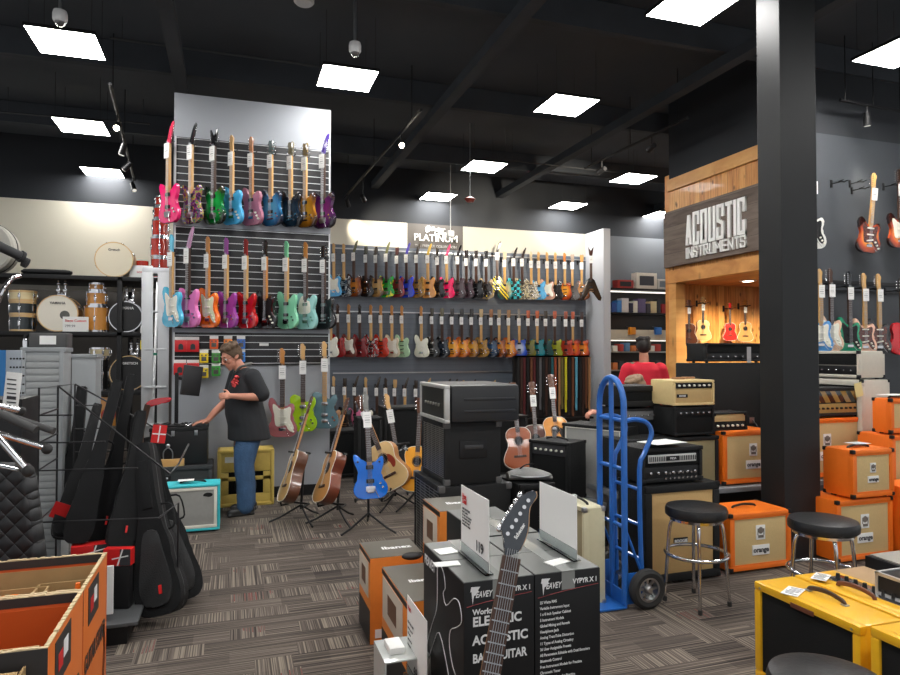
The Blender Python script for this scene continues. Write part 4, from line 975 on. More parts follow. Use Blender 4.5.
# tall black cab (rear view) with head, at the booth opening
vB = 5.45; x0, x1 = ux(701, vB), ux(780, vB); zB = zat(690, 363.5, vB)
def rear(t, w, d, h):
    ob('jack_plate', MB().box((.12, -d/2-.003, h*.62), (.06, .01, .06), .003), STEEL, t)
    ob('cable', MB().tube([(.12, -d/2-.01, h*.62), (.16, -d/2-.05, h*.55), (.05, -d/2-.06, h*.35), (-.03, -d/2-.05, h*.1), (-.05, -d/2-.04, .02)], .007, 6, smooth=4), mat('grey_cable', (.10, .10, .10), .4), t)
    ob('cable', MB().tube([(.3, -d/2-.01, h), (.31, -d/2-.05, h*.8), (.2, -d/2-.06, h*.5), (.05, -d/2-.06, h*.2), (.02, -d/2-.04, .02)], .007, 6, smooth=4), MATS['grey_cable'], t)
t = thing('speaker_cabinet', 'tall black speaker cabinet seen from behind with dangling cables', 'speaker cabinet', ((x0+x1)/2, vB+.2, 0))
ob('cabinet', MB().box((0, 0, zB/2), (x1-x0, .4, zB), .012), TOLEX, t); rear(t, x1-x0, .4, zB)
xa = ux(708, vB)
amp('guitar_amplifier', 'wide black amplifier head on the tall cabinet before the pine booth', 'amplifier', ((xa+x1)/2, vB+.18, zB+.001), x1-xa, .3, zat(697, 343, vB)-zB, TOLEX, style='head', grille=BLKG, frame=.02, nk=9, handle=None, logom=CHROME)
tag(ob('paper_card', MB().box((0, 0, 0), (.05, .003, .16)), mat('grey_card', (.35, .35, .36), .5), loc=(ux(749, vB-.03), vB-.03, zB+.085)), 'grey card standing on the tall black cabinet', 'card')
# tall black cab 2 at column edge
p = PV(566, 440, 5.4)
# combos in the middle distance ---------------------------------------------
x0, x1 = ux(548, 5.0), ux(583, 5.0)
def wedgecab(name, label, x0, x1, v, z0, z1, dep):
    t = thing(name, label, 'amplifier', ((x0+x1)/2, v+dep/2, z0)); w = x1-x0; h = z1-z0
    pr = [(-dep/2, 0), (-dep/2, h*.72), (-dep/2+.1, h), (dep/2, h), (dep/2, 0)]
    m = MB(); m.prism([(a, b) for a, b in pr], -w/2, w/2, .012)
    bmesh.ops.rotate(m.bm, verts=m.bm.verts, cent=(0, 0, 0), matrix=Matrix.Rotation(R(90), 3, 'Z'))
    return t, m, w, h
# black combo seen at an angle
t = amp('combo_amplifier', 'black keyboard amplifier with sloping control panel in front of the strap rack', 'amplifier', ((x0+x1)/2+.05, 5.25, zat(560, 505, 5.0)+.001), .40, .30, zat(560, 444, 5.0)-zat(560, 505, 5.0), TOLEX, grille=BLKG, style='combo', frame=.03, rz=R(-60), nk=6, handle='top', panelm=mat('dark_panel', (.05, .05, .055), .4))
zc0 = zat(560, 505, 5.0)
deck('low_platform', 'black stand under the keyboard amplifier', (x0+x1)/2-.32, (x0+x1)/2+.36, 4.95, 5.55, zc0)
tag(ob('microphone', MB().cyl((0, 0, 0), (0, 0, .05), .018).ball((0, 0, .07), .022), STEEL, loc=((x0+x1)/2+.02, 5.25, zat(560, 444, 5.0)+.022)), 'small silver microphone standing on the keyboard amplifier', 'microphone')
cx_ = ux(597, 5.1)
amp('combo_amplifier', 'grey-grilled amplifier with pale piping behind the hand truck', 'amplifier', (cx_+.12, 5.25, .002), .62, .3, zat(597, 428, 5.0), TOLEX, 'u', grille=SILVERG, piping=PARCH, frame=.03, handle=None, rz=R(-62))
# cream combo between the sign card and the hand truck
vv = 3.85; x0, x1 = ux(574, vv), ux(603, vv)
amp('combo_amplifier', 'cream tolex amplifier on the carpet beside the blue hand truck', 'amplifier', (ux(583, 3.8)+.08, 3.8+.2, 0), .40, .16, zat(590, 508, 3.8), mat('pale_cream_tolex', srgb(204, 198, 166), .55, bump=.2, bscale=300), 'u', grille=mat('oatmeal_cloth', srgb(150, 140, 110), .85), frame=.03, handle='top', cornm=STEEL)

# centre stack ----------------------------------------------------------------
uS = 1.50
def wirecab(label, u, vn, vf, z0, z1, dep):
    t = thing('speaker_cabinet', label, 'speaker cabinet', (u+dep/2, (vn+vf)/2, z0), R(-90)); w = vf-vn; h = z1-z0; d = dep
    m = MB(); m.box((0, .015, h/2), (w, d-.03, h), .015); m.frame(w, h, .04, -d/2, -d/2+.05, h/2, bev=.01); ob('cabinet', m, TOLEX, t)
    m = MB()
    for sx in (-1, 1):
        for sz in (-1, 1):
            m.lathe([(.115, -d/2+.02), (.11, -d/2+.028), (.03, -d/2+.045), (.02, -d/2+.03)], (sx*w*.23, 0, h/2+sz*h*.23), 20, axis='Y')
    ob('speaker_cone', m, mat('paper_cone', (.05, .05, .05), .6), t)
    m = MB(); n = 26
    for i in range(n): m.box((0, -d/2+.006, .05+(h-.1)*i/(n-1)), (w-.08, .004, .005))
    for i in range(6): m.box((-(w-.1)/2+(w-.1)*i/5, -d/2+.009, h/2), (.005, .004, h-.09))
    ob('metal_grille', m, mat('dark_wire', (.30, .30, .28), .35, .7), t)
    cpm = MB().box((0, 0, 0), (.05, .05, .05), .01).mesh('corner_protector')
    for sx in (-1, 1):
        for sy in (-1, 1):
            for z in (.02, h-.02): ob('corner_protector', cpm, mat('worn_plastic', (.09, .09, .09), .5), t, loc=(sx*(w/2-.018), sy*(d/2-.018), z))
    m = MB(); m.box((w/2+.002, 0, h*.56), (.012, .22, .13), .02); ob('handle_plate', m, BLACK, t)
    ob('handle', MB().box((w/2+.01, 0, h*.60), (.014, .15, .03), .01), mat('grey_plastic', (.04, .04, .042), .35), t)
    # mirrored handle plate on the end that faces the shop front
    ob('handle_plate', MB().box((-w/2-.002, 0, h*.56), (.012, .22, .13), .02), BLACK, t); ob('handle', MB().box((-w/2-.01, 0, h*.60), (.014, .15, .03), .01), MATS['grey_plastic'], t)
    return t
nv = PU(445, 424, uS).y; fv = PU(421.5, 417, uS).y; zt = PU(445, 423, uS).z; zb = PU(445, 486, uS).z
dp = PV(501, 430, nv).x-uS
wirecab('black speaker cabinet with wire grille, under the rack case', uS, nv, fv, zb, zt, dp)
wirecab('larger black speaker cabinet at the bottom of the centre stack', uS-.05, nv-.03, PU(414, 480, uS-.05).y, 0, zb-.002, dp+.12)
# plastic rack case
t = thing('rack_case', 'black plastic rack case with silver-edged open front, on the speaker stack', 'case', (uS+dp/2+.06, (nv+fv)/2-.04, zt+.001), R(-90))
w = fv-nv+.04; h = PU(450, 386, uS).z-zt; d = dp+.14
m = MB(); m.box((0, .02, h/2), (w, d-.04, h), .03); 
for z in (h*.3, h*.62): m.box((0, .05, z), (w+.012, d*.7, .02), .006)
ob('shell', m, mat('case_plastic', (.018, .019, .021), .4), t)
ob('front_frame', MB().frame(w, h, .028, -d/2-.012, -d/2+.03, h/2, bev=.006), mat('worn_aluminium', (.62, .62, .6), .45, .7), t)
ob('rack_panel', MB().box((0, -d/2+.01, h/2), (w-.06, .02, h-.06)), BLACK, t)
m = MB()
for i in range(6): m.cyl((-.18+i*.07, -d/2-.012, h*.45), (-.18+i*.07, -d/2+.002, h*.45), .012, seg=10)
ob('dial', m, mat('dark_wire', (.16, .16, .15), .4, .6), t)
ob('handle', MB().tube([(-w/2-.01, -.14, h*.5), (-w/2-.035, -.12, h*.5), (-w/2-.035, .12, h*.5), (-w/2-.01, .14, h*.5)], .009, 6), BLACK, t)
m = MB(); m.box((-w/2-.008, .06, h*.35), (.012, .05, .08), .004); ob('latch', m, STEEL, t)
# black floor cab right of the stack, with soft bag on it
x0, x1 = uS+dp+.10, ux(556, 4.5)
zg = zat(520, 486, 4.5)
amp('speaker_cabinet', 'black floor cabinet beside the centre stack with a soft bag on top', 'speaker cabinet', ((x0+x1)/2, 4.75, 0), x1-x0, .45, zg, TOLEX, grille=BLKG, frame=.04, handle=None)
def softbag(label, loc, L, Wd, Hh, rz, m_):
    t = thing('gig_bag', label, 'bag', loc, rz, 'black soft bags')
    m = MB(); rings = []
    for i in range(11):
        f = i/10; s = .35+.65*math.sin(math.pi*min(1, .12+f*.8))
        rings.append((Vector((-L/2+L*f, .01*math.sin(5*f), Hh*.5*s+.0)), Vector((0, Wd/2*s, 0)), Vector((0, 0, Hh/2*s))))
    m.loft(rings); ob('bag_body', m, m_, t)
    ob('zipper', MB().tube([(-L/2*.9, -Wd*.30, Hh*.55), (-L*.2, -Wd*.49, Hh*.52), (L*.2, -Wd*.5, Hh*.5), (L/2*.9, -Wd*.28, Hh*.5)], .006, 6, smooth=4), STEEL, t)
    ob('carry_strap', MB().tube([(-L*.2, 0, Hh*.98), (-L*.1, -.03, Hh+.03), (L*.1, -.02, Hh+.035), (L*.25, .02, Hh*.9)], .012, 6, smooth=4, flat=.4), NYLON, t); return t
softbag('dark grey soft bag lying on the floor cabinet beside the stack', ((x0+x1)/2+.02, 4.72, zg+.001), x1-x0+.05, .30, .085, R(-14), mat('grey_nylon', (.20, .20, .195), .4, bump=.3, bscale=90))

# ------------------------------------------------------------------ cartons in the foreground
zC = .90
cn = PZ(463.4, 583.5, zC); bk = PZ(423.5, 543.6, zC); mid = PV(534.5, 576, cn.y); rt = PV(600.5, 568, cn.y)
bw1 = mid.x-cn.x; bw2 = rt.x-mid.x; bd = .47
CARB = mat('black_carton', (.0085, .009, .010), .42, var=.15, scale=6, spec=.4)
CART = mat('carton_top', (.10, .105, .10), .35, var=.25, scale=5)
REDL = mat('red_swoosh', srgb(120, 25, 30), .5)
def peavey(label, x, y, z, w, d, h, mode):
    t = thing('amplifier_carton', label, 'box', (x, y, z), 0, 'black amplifier cartons')
    ob('carton', MB().box((0, 0, h/2), (w, d, h), .004), CARB, t)
    ob('top_flaps', MB().box((0, -d*.25, h+.0008), (w-.006, d*.49, .0016)).box((0, d*.25, h+.0008), (w-.006, d*.49, .0016)), CART, t)
    ob('packing_tape', MB().box((0, 0, h+.0022), (.05, d+.004, .0012)).box((0, -d/2-.001, h-.03), (.05, .001, .06)), mat('clear_tape', (.25, .26, .25), .12, coat=.6), t)
    y0 = -d/2-.002; L = lambda s, sz, xx, zz, mm=WHINK, bd=.0006, al='LEFT', sx=1: text('print', s, sz, mm, t, (xx, y0, zz), bold=bd, align=al, ext=.0003, sx=sx)
    # brand mark with jagged first letter
    m = MB(); k = .03
    m.prism([(0, .9), (.2, 1.5), (2.1, 1.45), (1.5, 1.0), (1.1, .45), (.75, .5), (.5, -.6), (.25, .95)], y0-.0006, y0, 0)
    m.prism([(.95, 1.2), (1.5, 1.25), (1.7, .95), (1.2, .8)], y0-.0008, y0-.0006, 0, mi=0)
    for v in m.bm.verts: v.co.x = -w/2+.022+v.co.x*k*.55; v.co.z = h-.055+v.co.z*k*.9
    ob('logo_mark', m, WHINK, t)
    L('PEAVEY', .028, -w/2+.030, h-.042, sx=.70).data.shear = .3
    L('VYPYR X 1', .0225, w/2-.108, h-.036, bd=.0008, sx=.9)
    m = MB().tube([(-w/2+.01, y0, h-.078), (-w*.2, y0, h-.068), (w*.1, y0, h-.060), (w/2-.01, y0, h-.052)], .0014, 4, smooth=4); ob('red_stripe', m, REDL, t)
    if mode == 'words':
        L('Works with', .025, -w/2+.03, h-.098, bd=.0008)
        L('ELECTRIC', .042, -w/2+.03, h-.130, bd=.0014, sx=.95); L('ACOUSTIC', .042, -w/2+.03, h-.190, bd=.0014, sx=.95); L('BASS GUITAR', .040, -w/2+.03, h-.248, bd=.0012, sx=.80)
    elif mode == 'list':
        LN = ['25 Watts RMS', 'Variable Instrument Input', '1 x 8 inch Speaker Cabinet', '5 Instrument Models', 'Global Mixing and Reverb', 'Headphone Jack', 'Analog TransTube Distortion', '11 Types of Analog Circuitry', '36 User Assignable Presets', 'All Parameters Editable with Dual Encoders', 'Bluetooth Control', 'Free Instrument Models for Practice', 'Chromatic Tuner', 'Bass Boost Effects for Practice', 'Looping Function', '2 Knob Hits for Controlling Onboard', '6 Guitar Amp Models Including Reverbs']
        for i, s in enumerate(LN): L(s, .0130, -w/2+.018, h-.095-.0195*i, bd=.0003, sx=.82)
    if mode == 'words':        # outline drawing of a guitar on the left face
        x0 = -w/2-.002; q = lambda a, b: (x0, d/2-a*d, b*h)
        out = [(.40, .92), (.45, .97), (.56, .93), (.60, .83), (.55, .77), (.62, .70), (.80, .82), (.92, .83), (.97, .72), (.86, .63), (.72, .55), (.70, .42), (.78, .30), (.93, .22), (.97, .06), (.86, -.0), (.75, .05), (.66, .22), (.45, .42), (.28, .25), (.15, .08), (.10, .15), (.25, .40), (.38, .58), (.40, .75)]
        out = [(a, max(.02, b)) for a, b in out]
        ob('guitar_drawing', MB().tube([q(a, b) for a, b in out], .0016, 4, closed=True, smooth=3), WHINK, t)
        text('print', 'PEAVEY', .05, WHINK, t, (x0, d/2-.09, h-.05), rot=(R(90), 0, R(-90)), bold=.001, ext=.0003, sx=.8)
    return t
hC = .45; x1c = cn.x+bw1/2; x2c = mid.x+bw2/2; yc = cn.y+bd/2
peavey('black amplifier carton with ELECTRIC ACOUSTIC BASS GUITAR print, top left of the foreground pile', x1c, yc, hC, bw1-.002, bd, hC, 'words')
peavey('black amplifier carton with a long printed feature list, top right of the foreground pile', x2c, yc, hC, bw2-.002, bd, hC, 'list')
peavey('lower black amplifier carton beneath the one listing guitar types', x1c, yc, 0, bw1-.002, bd, hC, 'plain')
peavey('lower black amplifier carton beneath the one with the feature list', x2c, yc, 0, bw2-.002, bd, hC, 'plain')
peavey('black amplifier carton at the back of the foreground pile, behind the feature list one', x2c, yc+bd+.02, hC, bw2-.002, bd, hC-.002, 'plain')
peavey('lower black amplifier carton at the back of the foreground pile', x2c, yc+bd+.02, 0, bw2-.002, bd, hC, 'plain')
# packing slips on top
for (px, py, ww, dd, rz, lab) in [(446, 552, .075, .07, .1, 'crumpled shipping slip on the left carton'), (447, 565, .09, .05, -.1, 'second shipping slip on the left carton, nearer the edge'), (557, 563, .085, .05, .3, 'folded white slip on the right carton near its logo')]:
    p = PZ(px, py, zC); tag(ob('shipping_slip', MB().box((0, 0, 0), (ww, dd, .002), rot=Euler((0, 0, rz))), WHITE, loc=(p.x, p.y, zC+.004)), lab, 'slip', 'shipping slips on the cartons')
# acrylic sign cards running away from the lens
def card(label, far, near, z0, z1, withtext, grp='white sign cards in clear holders'):
    """far/near: world (x, y)"""
    c = ((far[0]+near[0])/2, (far[1]+near[1])/2); L_ = math.dist(far, near); ang = math.atan2(far[1]-near[1], far[0]-near[0])
    t = thing('sign_card', label, 'sign', (c[0], c[1], z0), ang+math.pi, grp)
    h = z1-z0
    ob('card', MB().box((0, 0, h/2+.004), (L_, .0025, h-.004)), mat('card_stock', (.88, .87, .85), .5, var=.01), t)
    ob('clear_holder', MB().box((0, 0, .002), (L_+.006, .03, .004)).box((0, -.003, .02), (L_+.004, .002, .04)), GLASSM, t)
    if withtext:
        tx = lambda s, sz, x, z, m=INK, b=.0005: text('print', s, sz, m, t, (x, -.0047, z), bold=b, ext=.0003, align='LEFT')
        if withtext == 1:
            tx('Hot', .026, -L_*.42, h*.86, REDP, .001); tx('Deal', .024, -L_*.42, h*.79, REDP, .001)
            for i, s in enumerate(['AMP MODELING', 'Mini Combo', '20 watt, one speaker', 'six channels built in', 'tuner and looper', 'headphone output']): tx(s, .0115, -L_*.42, h*(.68-.045*i), INK, .0001)
            tx('119', .05, L_*.08, h*.28, INK, .001)
        else:
            tx('Hot', .026, -L_*.42, h*.88, REDP, .001)
            for i, s in enumerate(['PRACTICE AMP', 'battery power', '10 watts', 'one speaker', 'line input']): tx(s, .0125, -L_*.42, h*(.70-.07*i), INK, .0003)
            tx('69', .05, -L_*.1, h*.2, INK, .001)
    return t
gm_ = bpy.data.materials.new('clear_acrylic'); gm_.use_nodes = True; b_ = gm_.node_tree.nodes['Principled BSDF']
b_.inputs['Base Color'].default_value = (.9, .95, .95, 1); b_.inputs['Transmission Weight'].default_value = 1; b_.inputs['Roughness'].default_value = .03; b_.inputs['IOR'].default_value = 1.1
GLASSM = gm_
u1 = PZ(489, 577, zC).x
f1 = PU(461.5, 560, u1); n1 = PU(489, 577, u1)
card('white sign card with red script and price, standing on the left carton', (u1, f1.y), (u1, n1.y), zC+.006, PU(489, 501, u1).z, 1)
u2 = PZ(577, 563, zC).x; f2 = PU(540, 545, u2)
card('blank white sign card standing on the right carton', (u2, f2.y), (u2, PZ(577, 563, zC).y), zC+.006, PU(577, 497.5, u2).z, 0)

# orange-striped practice amp cartons at left of the pile
OPR = mat('orange_print', srgb(226, 132, 50), .5); BRN = mat('carton_brown', srgb(168, 128, 84), .6); DKT = mat('dark_carton_top', srgb(88, 84, 74), .4, var=.15, scale=8)
def ibz(label, loc, w, d, h, side='left'):
    t = thing('practice_amp_carton', label, 'box', loc, 0, 'orange printed amplifier cartons')
    ob('carton', MB().box((0, 0, h/2), (w, d, h), .004), OPR, t)
    ob('top_print', MB().box((0, 0, h+.001), (w-.004, d-.004, .002)), DKT, t)
    text('print', 'Ibanez', min(.07, w*.22), WHINK, t, (w*.1, 0, h+.003), rot=(0, 0, 0), bold=.002, ext=.0003)
    x0 = -w/2-.001
    m = MB(); m.box((x0, 0, h*.2), (.002, d-.006, h*.38)); m.box((x0, 0, h*.97), (.002, d-.006, h*.05)); ob('side_band', m, CARB, t)
    m = MB(); m.box((x0, d*.05, h*.72), (.003, d*.8, h*.42), .001); ob('side_picture', m, mat('picture_print', srgb(208, 196, 180), .5), t)
    m = MB(); m.box((x0-.0015, d*.05, h*.72), (.002, d*.35, h*.2)); ob('amp_picture', m, mat('brown_print', srgb(104, 72, 50), .5), t)
    y0 = -d/2-.001
    m = MB(); m.box((w*.05, y0, h*.5), (w*.55, .002, h*.6)); ob('front_band', m, BRN, t)
    m = MB(); m.box((w*.05, y0-.001, h*.5), (w*.3, .002, h*.3)); ob('front_picture', m, MATS['brown_print'], t)
    m = MB(); m.box((-w*.3, y0-.001, h*.12), (w*.22, .002, h*.1)); ob('barcode_label', m, WHITE, t)
    return t
na = PZ(370, 645, 0); za = PV(370, 559, na.y).z; wa = PV(424, 560, na.y).x-na.x; da = PU(359.5, 545, na.x).y-na.y
ibz('large orange and black carton standing at the left end of the foreground pile', (na.x+wa/2, na.y+da/2, 0), wa, da, za)
nb = PZ(407, 665, 0); nbx = PD(407, 640, 3.0)
ub = nbx.x; vb = nbx.y; zb1 = PV(407, 603, vb).z; wb = .24; db = PU(382, 580, ub).y-vb
ibz('smaller orange carton in front of the large one, with a sign card before it', (ub+wb/2, vb+db/2, 0), wb, db, zb1)
ncx = PD(440, 535, 3.35); wc = .26; zc1 = PV(440, 512, ncx.y).z; dc = PU(423, 506, ncx.x).y-ncx.y
ibz('orange and white carton sticking up behind the black foreground cartons', (ncx.x+wc/2, ncx.y+dc/2, .36), wc, dc, zc1-.36)
ibz('orange carton underneath the one behind the black cartons', (ncx.x+wc/2, ncx.y+dc/2, 0), wc, dc, .359)
t = thing('foot_pedal', 'black corded device lying on the large orange carton', 'pedal', (PZ(412, 560, za).x, PZ(412, 560, za).y, za+.003))
ob('pedal_case', MB().ball((0, 0, .02), .06, (1, .7, .33)), BLACK, t); ob('cord', MB().tube([(.05, 0, .02), (.09, .05, .01), (.06, .1, .006)], .004, 6, smooth=3), BLACK, t)
# clear riser and low sign card
pr = PD(402, 668, 2.55)
t = thing('acrylic_riser', 'clear acrylic riser with small boxes on it, at the bottom edge', 'riser', (pr.x, pr.y, 0))
hz = PD(402, 655, 2.5).z
ob('riser_top', MB().box((0, 0, hz), (.18, .2, .006), .002), mat('frosted_acrylic', (.5, .52, .5), .15, coat=.5), t)
m = MB()
for sx in (-1, 1): m.box((sx*.087, 0, hz/2), (.006, .2, hz))
ob('riser_leg', m, mat('frosted_acrylic', (.5, .52, .5), .15), t)
tag(ob('cable_packet', MB().box((0, 0, .012), (.06, .10, .024), .005), WHITE, loc=(pr.x-.03, pr.y, hz+.004)), 'small white packet on the clear riser', 'packet')
uc = PD(427, 655, 2.35); u3 = uc.x; f3 = PU(407.5, 640, u3)
card('white sign card standing before the small orange carton', (u3, f3.y), (u3, uc.y), hz-.12, PU(427, 622, u3).z, 2)
t = thing('card_stand', 'low black stand holding the front sign card', 'stand', (u3, (f3.y+uc.y)/2, 0)); ob('stand_box', MB().box((0, 0, (hz-.125)/2), (.08, f3.y-uc.y, hz-.125), .004), BLACK, t)

# foreground electric guitar on a stand
top = PD(521, 484, 1.86); low = PD(487, 672, 1.70)
ax = (top-low).normalized()
sc = 1.0; org = top-ax*1.0*sc
t = guitar('electric_guitar', 'dark electric guitar in the near foreground, its rosewood neck rising past the cartons', 's', (30, 30, 34), org, basis(ax, EYEV-top+Vector((.35, 0, 0))), 'f', (34, 38, 44), NECKW, ROSE, guard=BLACK, lvl=2, price=False)
t.rotation_euler = basis(ax, (-.25, -1, .1))
for ch in list(t.children):
    if ch.name.startswith(('headstock', 'tuner')): bpy.data.objects.remove(ch)
m = MB()
HB = [(a_*.78, b_*.86) for a_, b_ in [(-.021, 0), (-.028, .03), (-.050, .075), (-.048, .10), (-.035, .13), (-.01, .175), (.012, .20), (.036, .215), (.050, .205), (.048, .19), (.036, .17), (.034, .14), (.040, .10), (.036, .06), (.021, .02)]]
hp = cat2(HB, 3); m.prism([(x, z+.8) for x, z in hp], -.046, -.030, .002); ob('headstock', m, mat('smoke_blue_finish', srgb(46, 52, 60), .25, coat=.6), t)
m = MB().tube([((a_)*.78, -.038, .8+(b_-.8)*.86) for a_, b_ in [(.021, .822), (.036, .86), (.040, .90), (.034, .94), (.036, .97), (.050, .995), (.046, 1.013)]], .004, 6, smooth=3, flat=1.4); ob('headstock_binding', m, mat('tan_binding', srgb(200, 160, 120), .4), t)
for i in range(6):
    m = MB(); x = -.022+i*.0078; z = .856+i*.0195; m.cyl((x, -.054, z), (x, -.034, z), .0055, seg=10); m.ball((x-.022, -.037, z+.010), .010, (.8, .6, 1.1), 12); m.cyl((x-.016, -.037, z+.006), (x, -.037, z), .004, seg=6); ob('tuner', m, CHROME, t)
text('brand_mark', 'Schecter', .013, WHINK, t, (.010, -.0475, .870), rot=(R(90), R(-68), 0), bold=.0006, ext=.0002)
t2 = thing('guitar_stand', 'black tubular stand under the foreground guitar', 'guitar stand', (org.x, org.y+.06, 0))
m = MB()
for a in (90, 210, 330): m.tube([(0, 0, .12), (.26*math.cos(R(a)), .26*math.sin(R(a)), .01)], .010, 8)
m.cyl((0, 0, .1), (0, .0, org.z+.1), .012); ob('tripod', m, BLACK, t2)
m = MB().tube([(-.11, -.14, org.z-.012), (-.1, -.02, org.z-.012), (.1, -.02, org.z-.012), (.11, -.14, org.z-.012)], .011, 8); ob('cradle_arm', m, RUB, t2)
tg = PD(543, 598, 1.9)

# blue hand truck
BLUE = mat('truck_blue_paint', srgb(36, 100, 182), .35, coat=.3, var=.1, scale=6)
pb = PZ(613, 604, 0)
near = PZ(625, 608, 0); xw = near.x
t = thing('hand_truck', 'blue steel hand truck with curved handle and black tyres, beside the cream amplifier', 'hand truck', (xw, near.y, 0), R(-90))
# local: x across (towards the back of the shop is -x), y depth away from the toe plate
def loc_(px, py, ) : p = PU(px, py, xw); return p
wT = .30; HT = PU(607, 377, xw).z
half = wT/2
ctr = near.y+half
t.location = (xw, ctr, 0)
m = MB(); path = [(-half, 0, .03)]+[(-half, 0, HT-.19)]
for k in range(1, 12):
    a = math.pi*k/12; path.append((-half*math.cos(a), 0, HT-.19+.19*math.sin(a)))
path += [(half, 0, HT-.19), (half, 0, .03)]
m.tube(path, .021, 10); ob('loop_frame', m, BLUE, t)
ob('centre_rail', MB().tube([(0, 0, .03), (0, 0, HT-.01)], .017, 10), BLUE, t)
for py in (419, 466.5, 522.5):
    z = PU(613, py, xw).z; ob('crossbar', MB().tube([(-half, 0, z), (0, .012, z), (half, 0, z)], .014, 8), BLUE, t)
ob('toe_plate', MB().box((0, -.13, .012), (.36, .25, .012), .003).box((0, -.006, .06), (.36, .010, .1), .002), BLUE, t)
# curved secondary handle and wheel carriage behind
z1 = PU(622, 421, xw).z
yb = .17
for s in (-1, 1):
    x = s*half
    ob('curved_handle', MB().tube([(x, 0, z1), (x, .08, z1+.01), (x, .165, z1-.01), (x, .205, z1-.06), (x, .20, z1-.12), (x, .15, z1-.22), (x, .115, z1-.32), (x, .12, .4), (x, .13, .2), (x, .13, .14)], .016, 8, smooth=3), BLUE, t)
for z in (.52, .75, .30): ob('brace', MB().tube([(-half, .12, z), (half, .12, z)], .012, 8), BLUE, t)
for s in (-1, 1):
    ob('brace', MB().tube([(s*half, 0, .52), (s*half, .13, .2)], .009, 6), BLUE, t)
    ob('side_plate', MB().box((s*half, .06, .12), (.008, .16, .2), .003), BLUE, t)
ob('axle', MB().cyl((-half-.07, .13, .125), (half+.07, .13, .125), .010), STEEL, t)
for s in (-1, 1):
    w_ = ob('wheel', MB().lathe([(.078, -.028), (.105, -.032), (.125, -.018), (.125, .018), (.105, .032), (.078, .028), (.078, -.028)], seg=32, axis='X'), RUB, t, loc=(s*(half+.055), .13, .127))
    m = MB(); m.lathe([(.018, -.036), (.03, -.02), (.03, .02), (.018, .036)], seg=16, axis='X'); m.lathe([(.066, -.026), (.080, -.026), (.080, .026), (.066, .026), (.066, -.026)], seg=28, axis='X')
    for k in range(8):
        a = math.pi*k/4; m.cyl((0, .025*math.cos(a), .025*math.sin(a)), (0, .068*math.cos(a), .070*math.sin(a)), .010, seg=6)
    ob('hub', m, STEEL, w_)

# bar stools
def stool(label, px, pyseat, d, rz=0, hz=None, R0=.197):
    c = PD(px, pyseat, d); H_ = hz or c.z
    t = thing('bar_stool', label, 'stool', (c.x, c.y, 0), rz, 'black vinyl bar stools with chrome legs')
    ob('seat', MB().lathe([(a_*R0/.18, b_) for a_, b_ in [(.02, H_-.075), (.165, H_-.075), (.178, H_-.062), (.180, H_-.030), (.172, H_-.008), (.14, H_), (.02, H_+.002)]], seg=40), LEATHER, t)
    ob('seat_ring', MB().lathe([(.150, H_-.095), (.168, H_-.095), (.168, H_-.075), (.150, H_-.075), (.150, H_-.095)], seg=32), CHROME, t)
    for k in range(4):
        a = math.pi/4+math.pi/2*k; c_, s_ = math.cos(a), math.sin(a)
        l = ob('leg', MB().tube([(.09*c_, .09*s_, H_-.085), (.14*c_, .14*s_, H_-.10), (.165*c_, .165*s_, H_-.15), (.18*c_, .18*s_, .32), (.20*c_, .20*s_, .015)], .0115, 10, smooth=3), CHROME, t)
        ob('foot_cap', MB().cyl((.20*c_, .20*s_, 0), (.2*c_, .2*s_, .03), .014), RUB, l)
    ring = [(.195*math.cos(a), .195*math.sin(a), .33) for a in [2*math.pi*k/36 for k in range(36)]]
    ob('foot_ring', MB().tube(ring, .0125, 10, closed=True), CHROME, t); return t
stool('chrome bar stool with black seat in front of the tan-grilled cabinet', 696, 505, 4.35, R(12))
stool('chrome bar stool with black seat in front of the black column', 823, 518, 4.0, R(20))
stool('bar stool whose round black seat shows at the bottom edge', 827, 674, 2.12, 0, R0=.178)

# yellow amplifiers
YEL = mat('yellow_lacquered_tweed', srgb(232, 176, 30), .4, coat=.3, bump=.15, bscale=200, var=.06, scale=25)
YBODY = 0.49
uY = PD(753.9, 580.6, 3.34).x; vf = PD(753.9, 580.6, 3.34).y; hY = PD(753.9, 580.6, 3.34).z; vn = PU(860, 624, uY).y
def ticket(label, px, py, z, w, d, rz):
    p = PZ(px, py, z); t = thing('price_ticket', label, 'ticket', (p.x, p.y, z+.003), rz, 'printed price tickets on the yellow amplifiers')
    ob('ticket', MB().box((0, 0, .001), (w, d, .002)), WHITE, t)
    m = MB(); random.seed(int(px))
    for i in range(6): m.box((random.uniform(-.01, .01), d*(-.35+.14*i), .0025), (w*random.uniform(.5, .8), d*.05, .0006))
    ob('print', m, INK, t)
def ytop(t, w, d, h):
    ob('leather_handle', MB().tube([(-.10, .02, h-.0), (-.085, .02, h+.018), (0, .02, h+.03), (.085, .02, h+.018), (.10, .02, h)], .012, 8, smooth=4, flat=.6), mat('dark_brown_leather', srgb(62, 42, 32), .4), t)
    m = MB()
    for s in (-1, 1): m.box((s*.10, .02, h+.004), (.03, .025, .008), .003)
    ob('handle_bracket', m, STEEL, t)
    m = MB()
    for s in (-1, 1): m.cyl((s*(w/2-.04), -d/2-.003, h-.025), (s*(w/2-.04), -d/2+.004, h-.025), .006, seg=8)
    ob('screw', m, STEEL, t)
    ob('brown_strip', MB().box((0, -d/2-.002, h-.035), (.13, .006, .022), .006), MATS.get('brown_leather_strip') or mat('brown_leather_strip', srgb(104, 60, 42), .5), t)
YA = dict(body=YEL, grille=BLKG, frame=.04, corners=False, handle=None)
amp('combo_amplifier', 'large yellow amplifier with black grille and brown handle, standing nearest at the right', 'amplifier', (uY+.125, (vf+vn)/2, 0), vf-vn, .25, hY, face='u', extra=ytop, **YA)
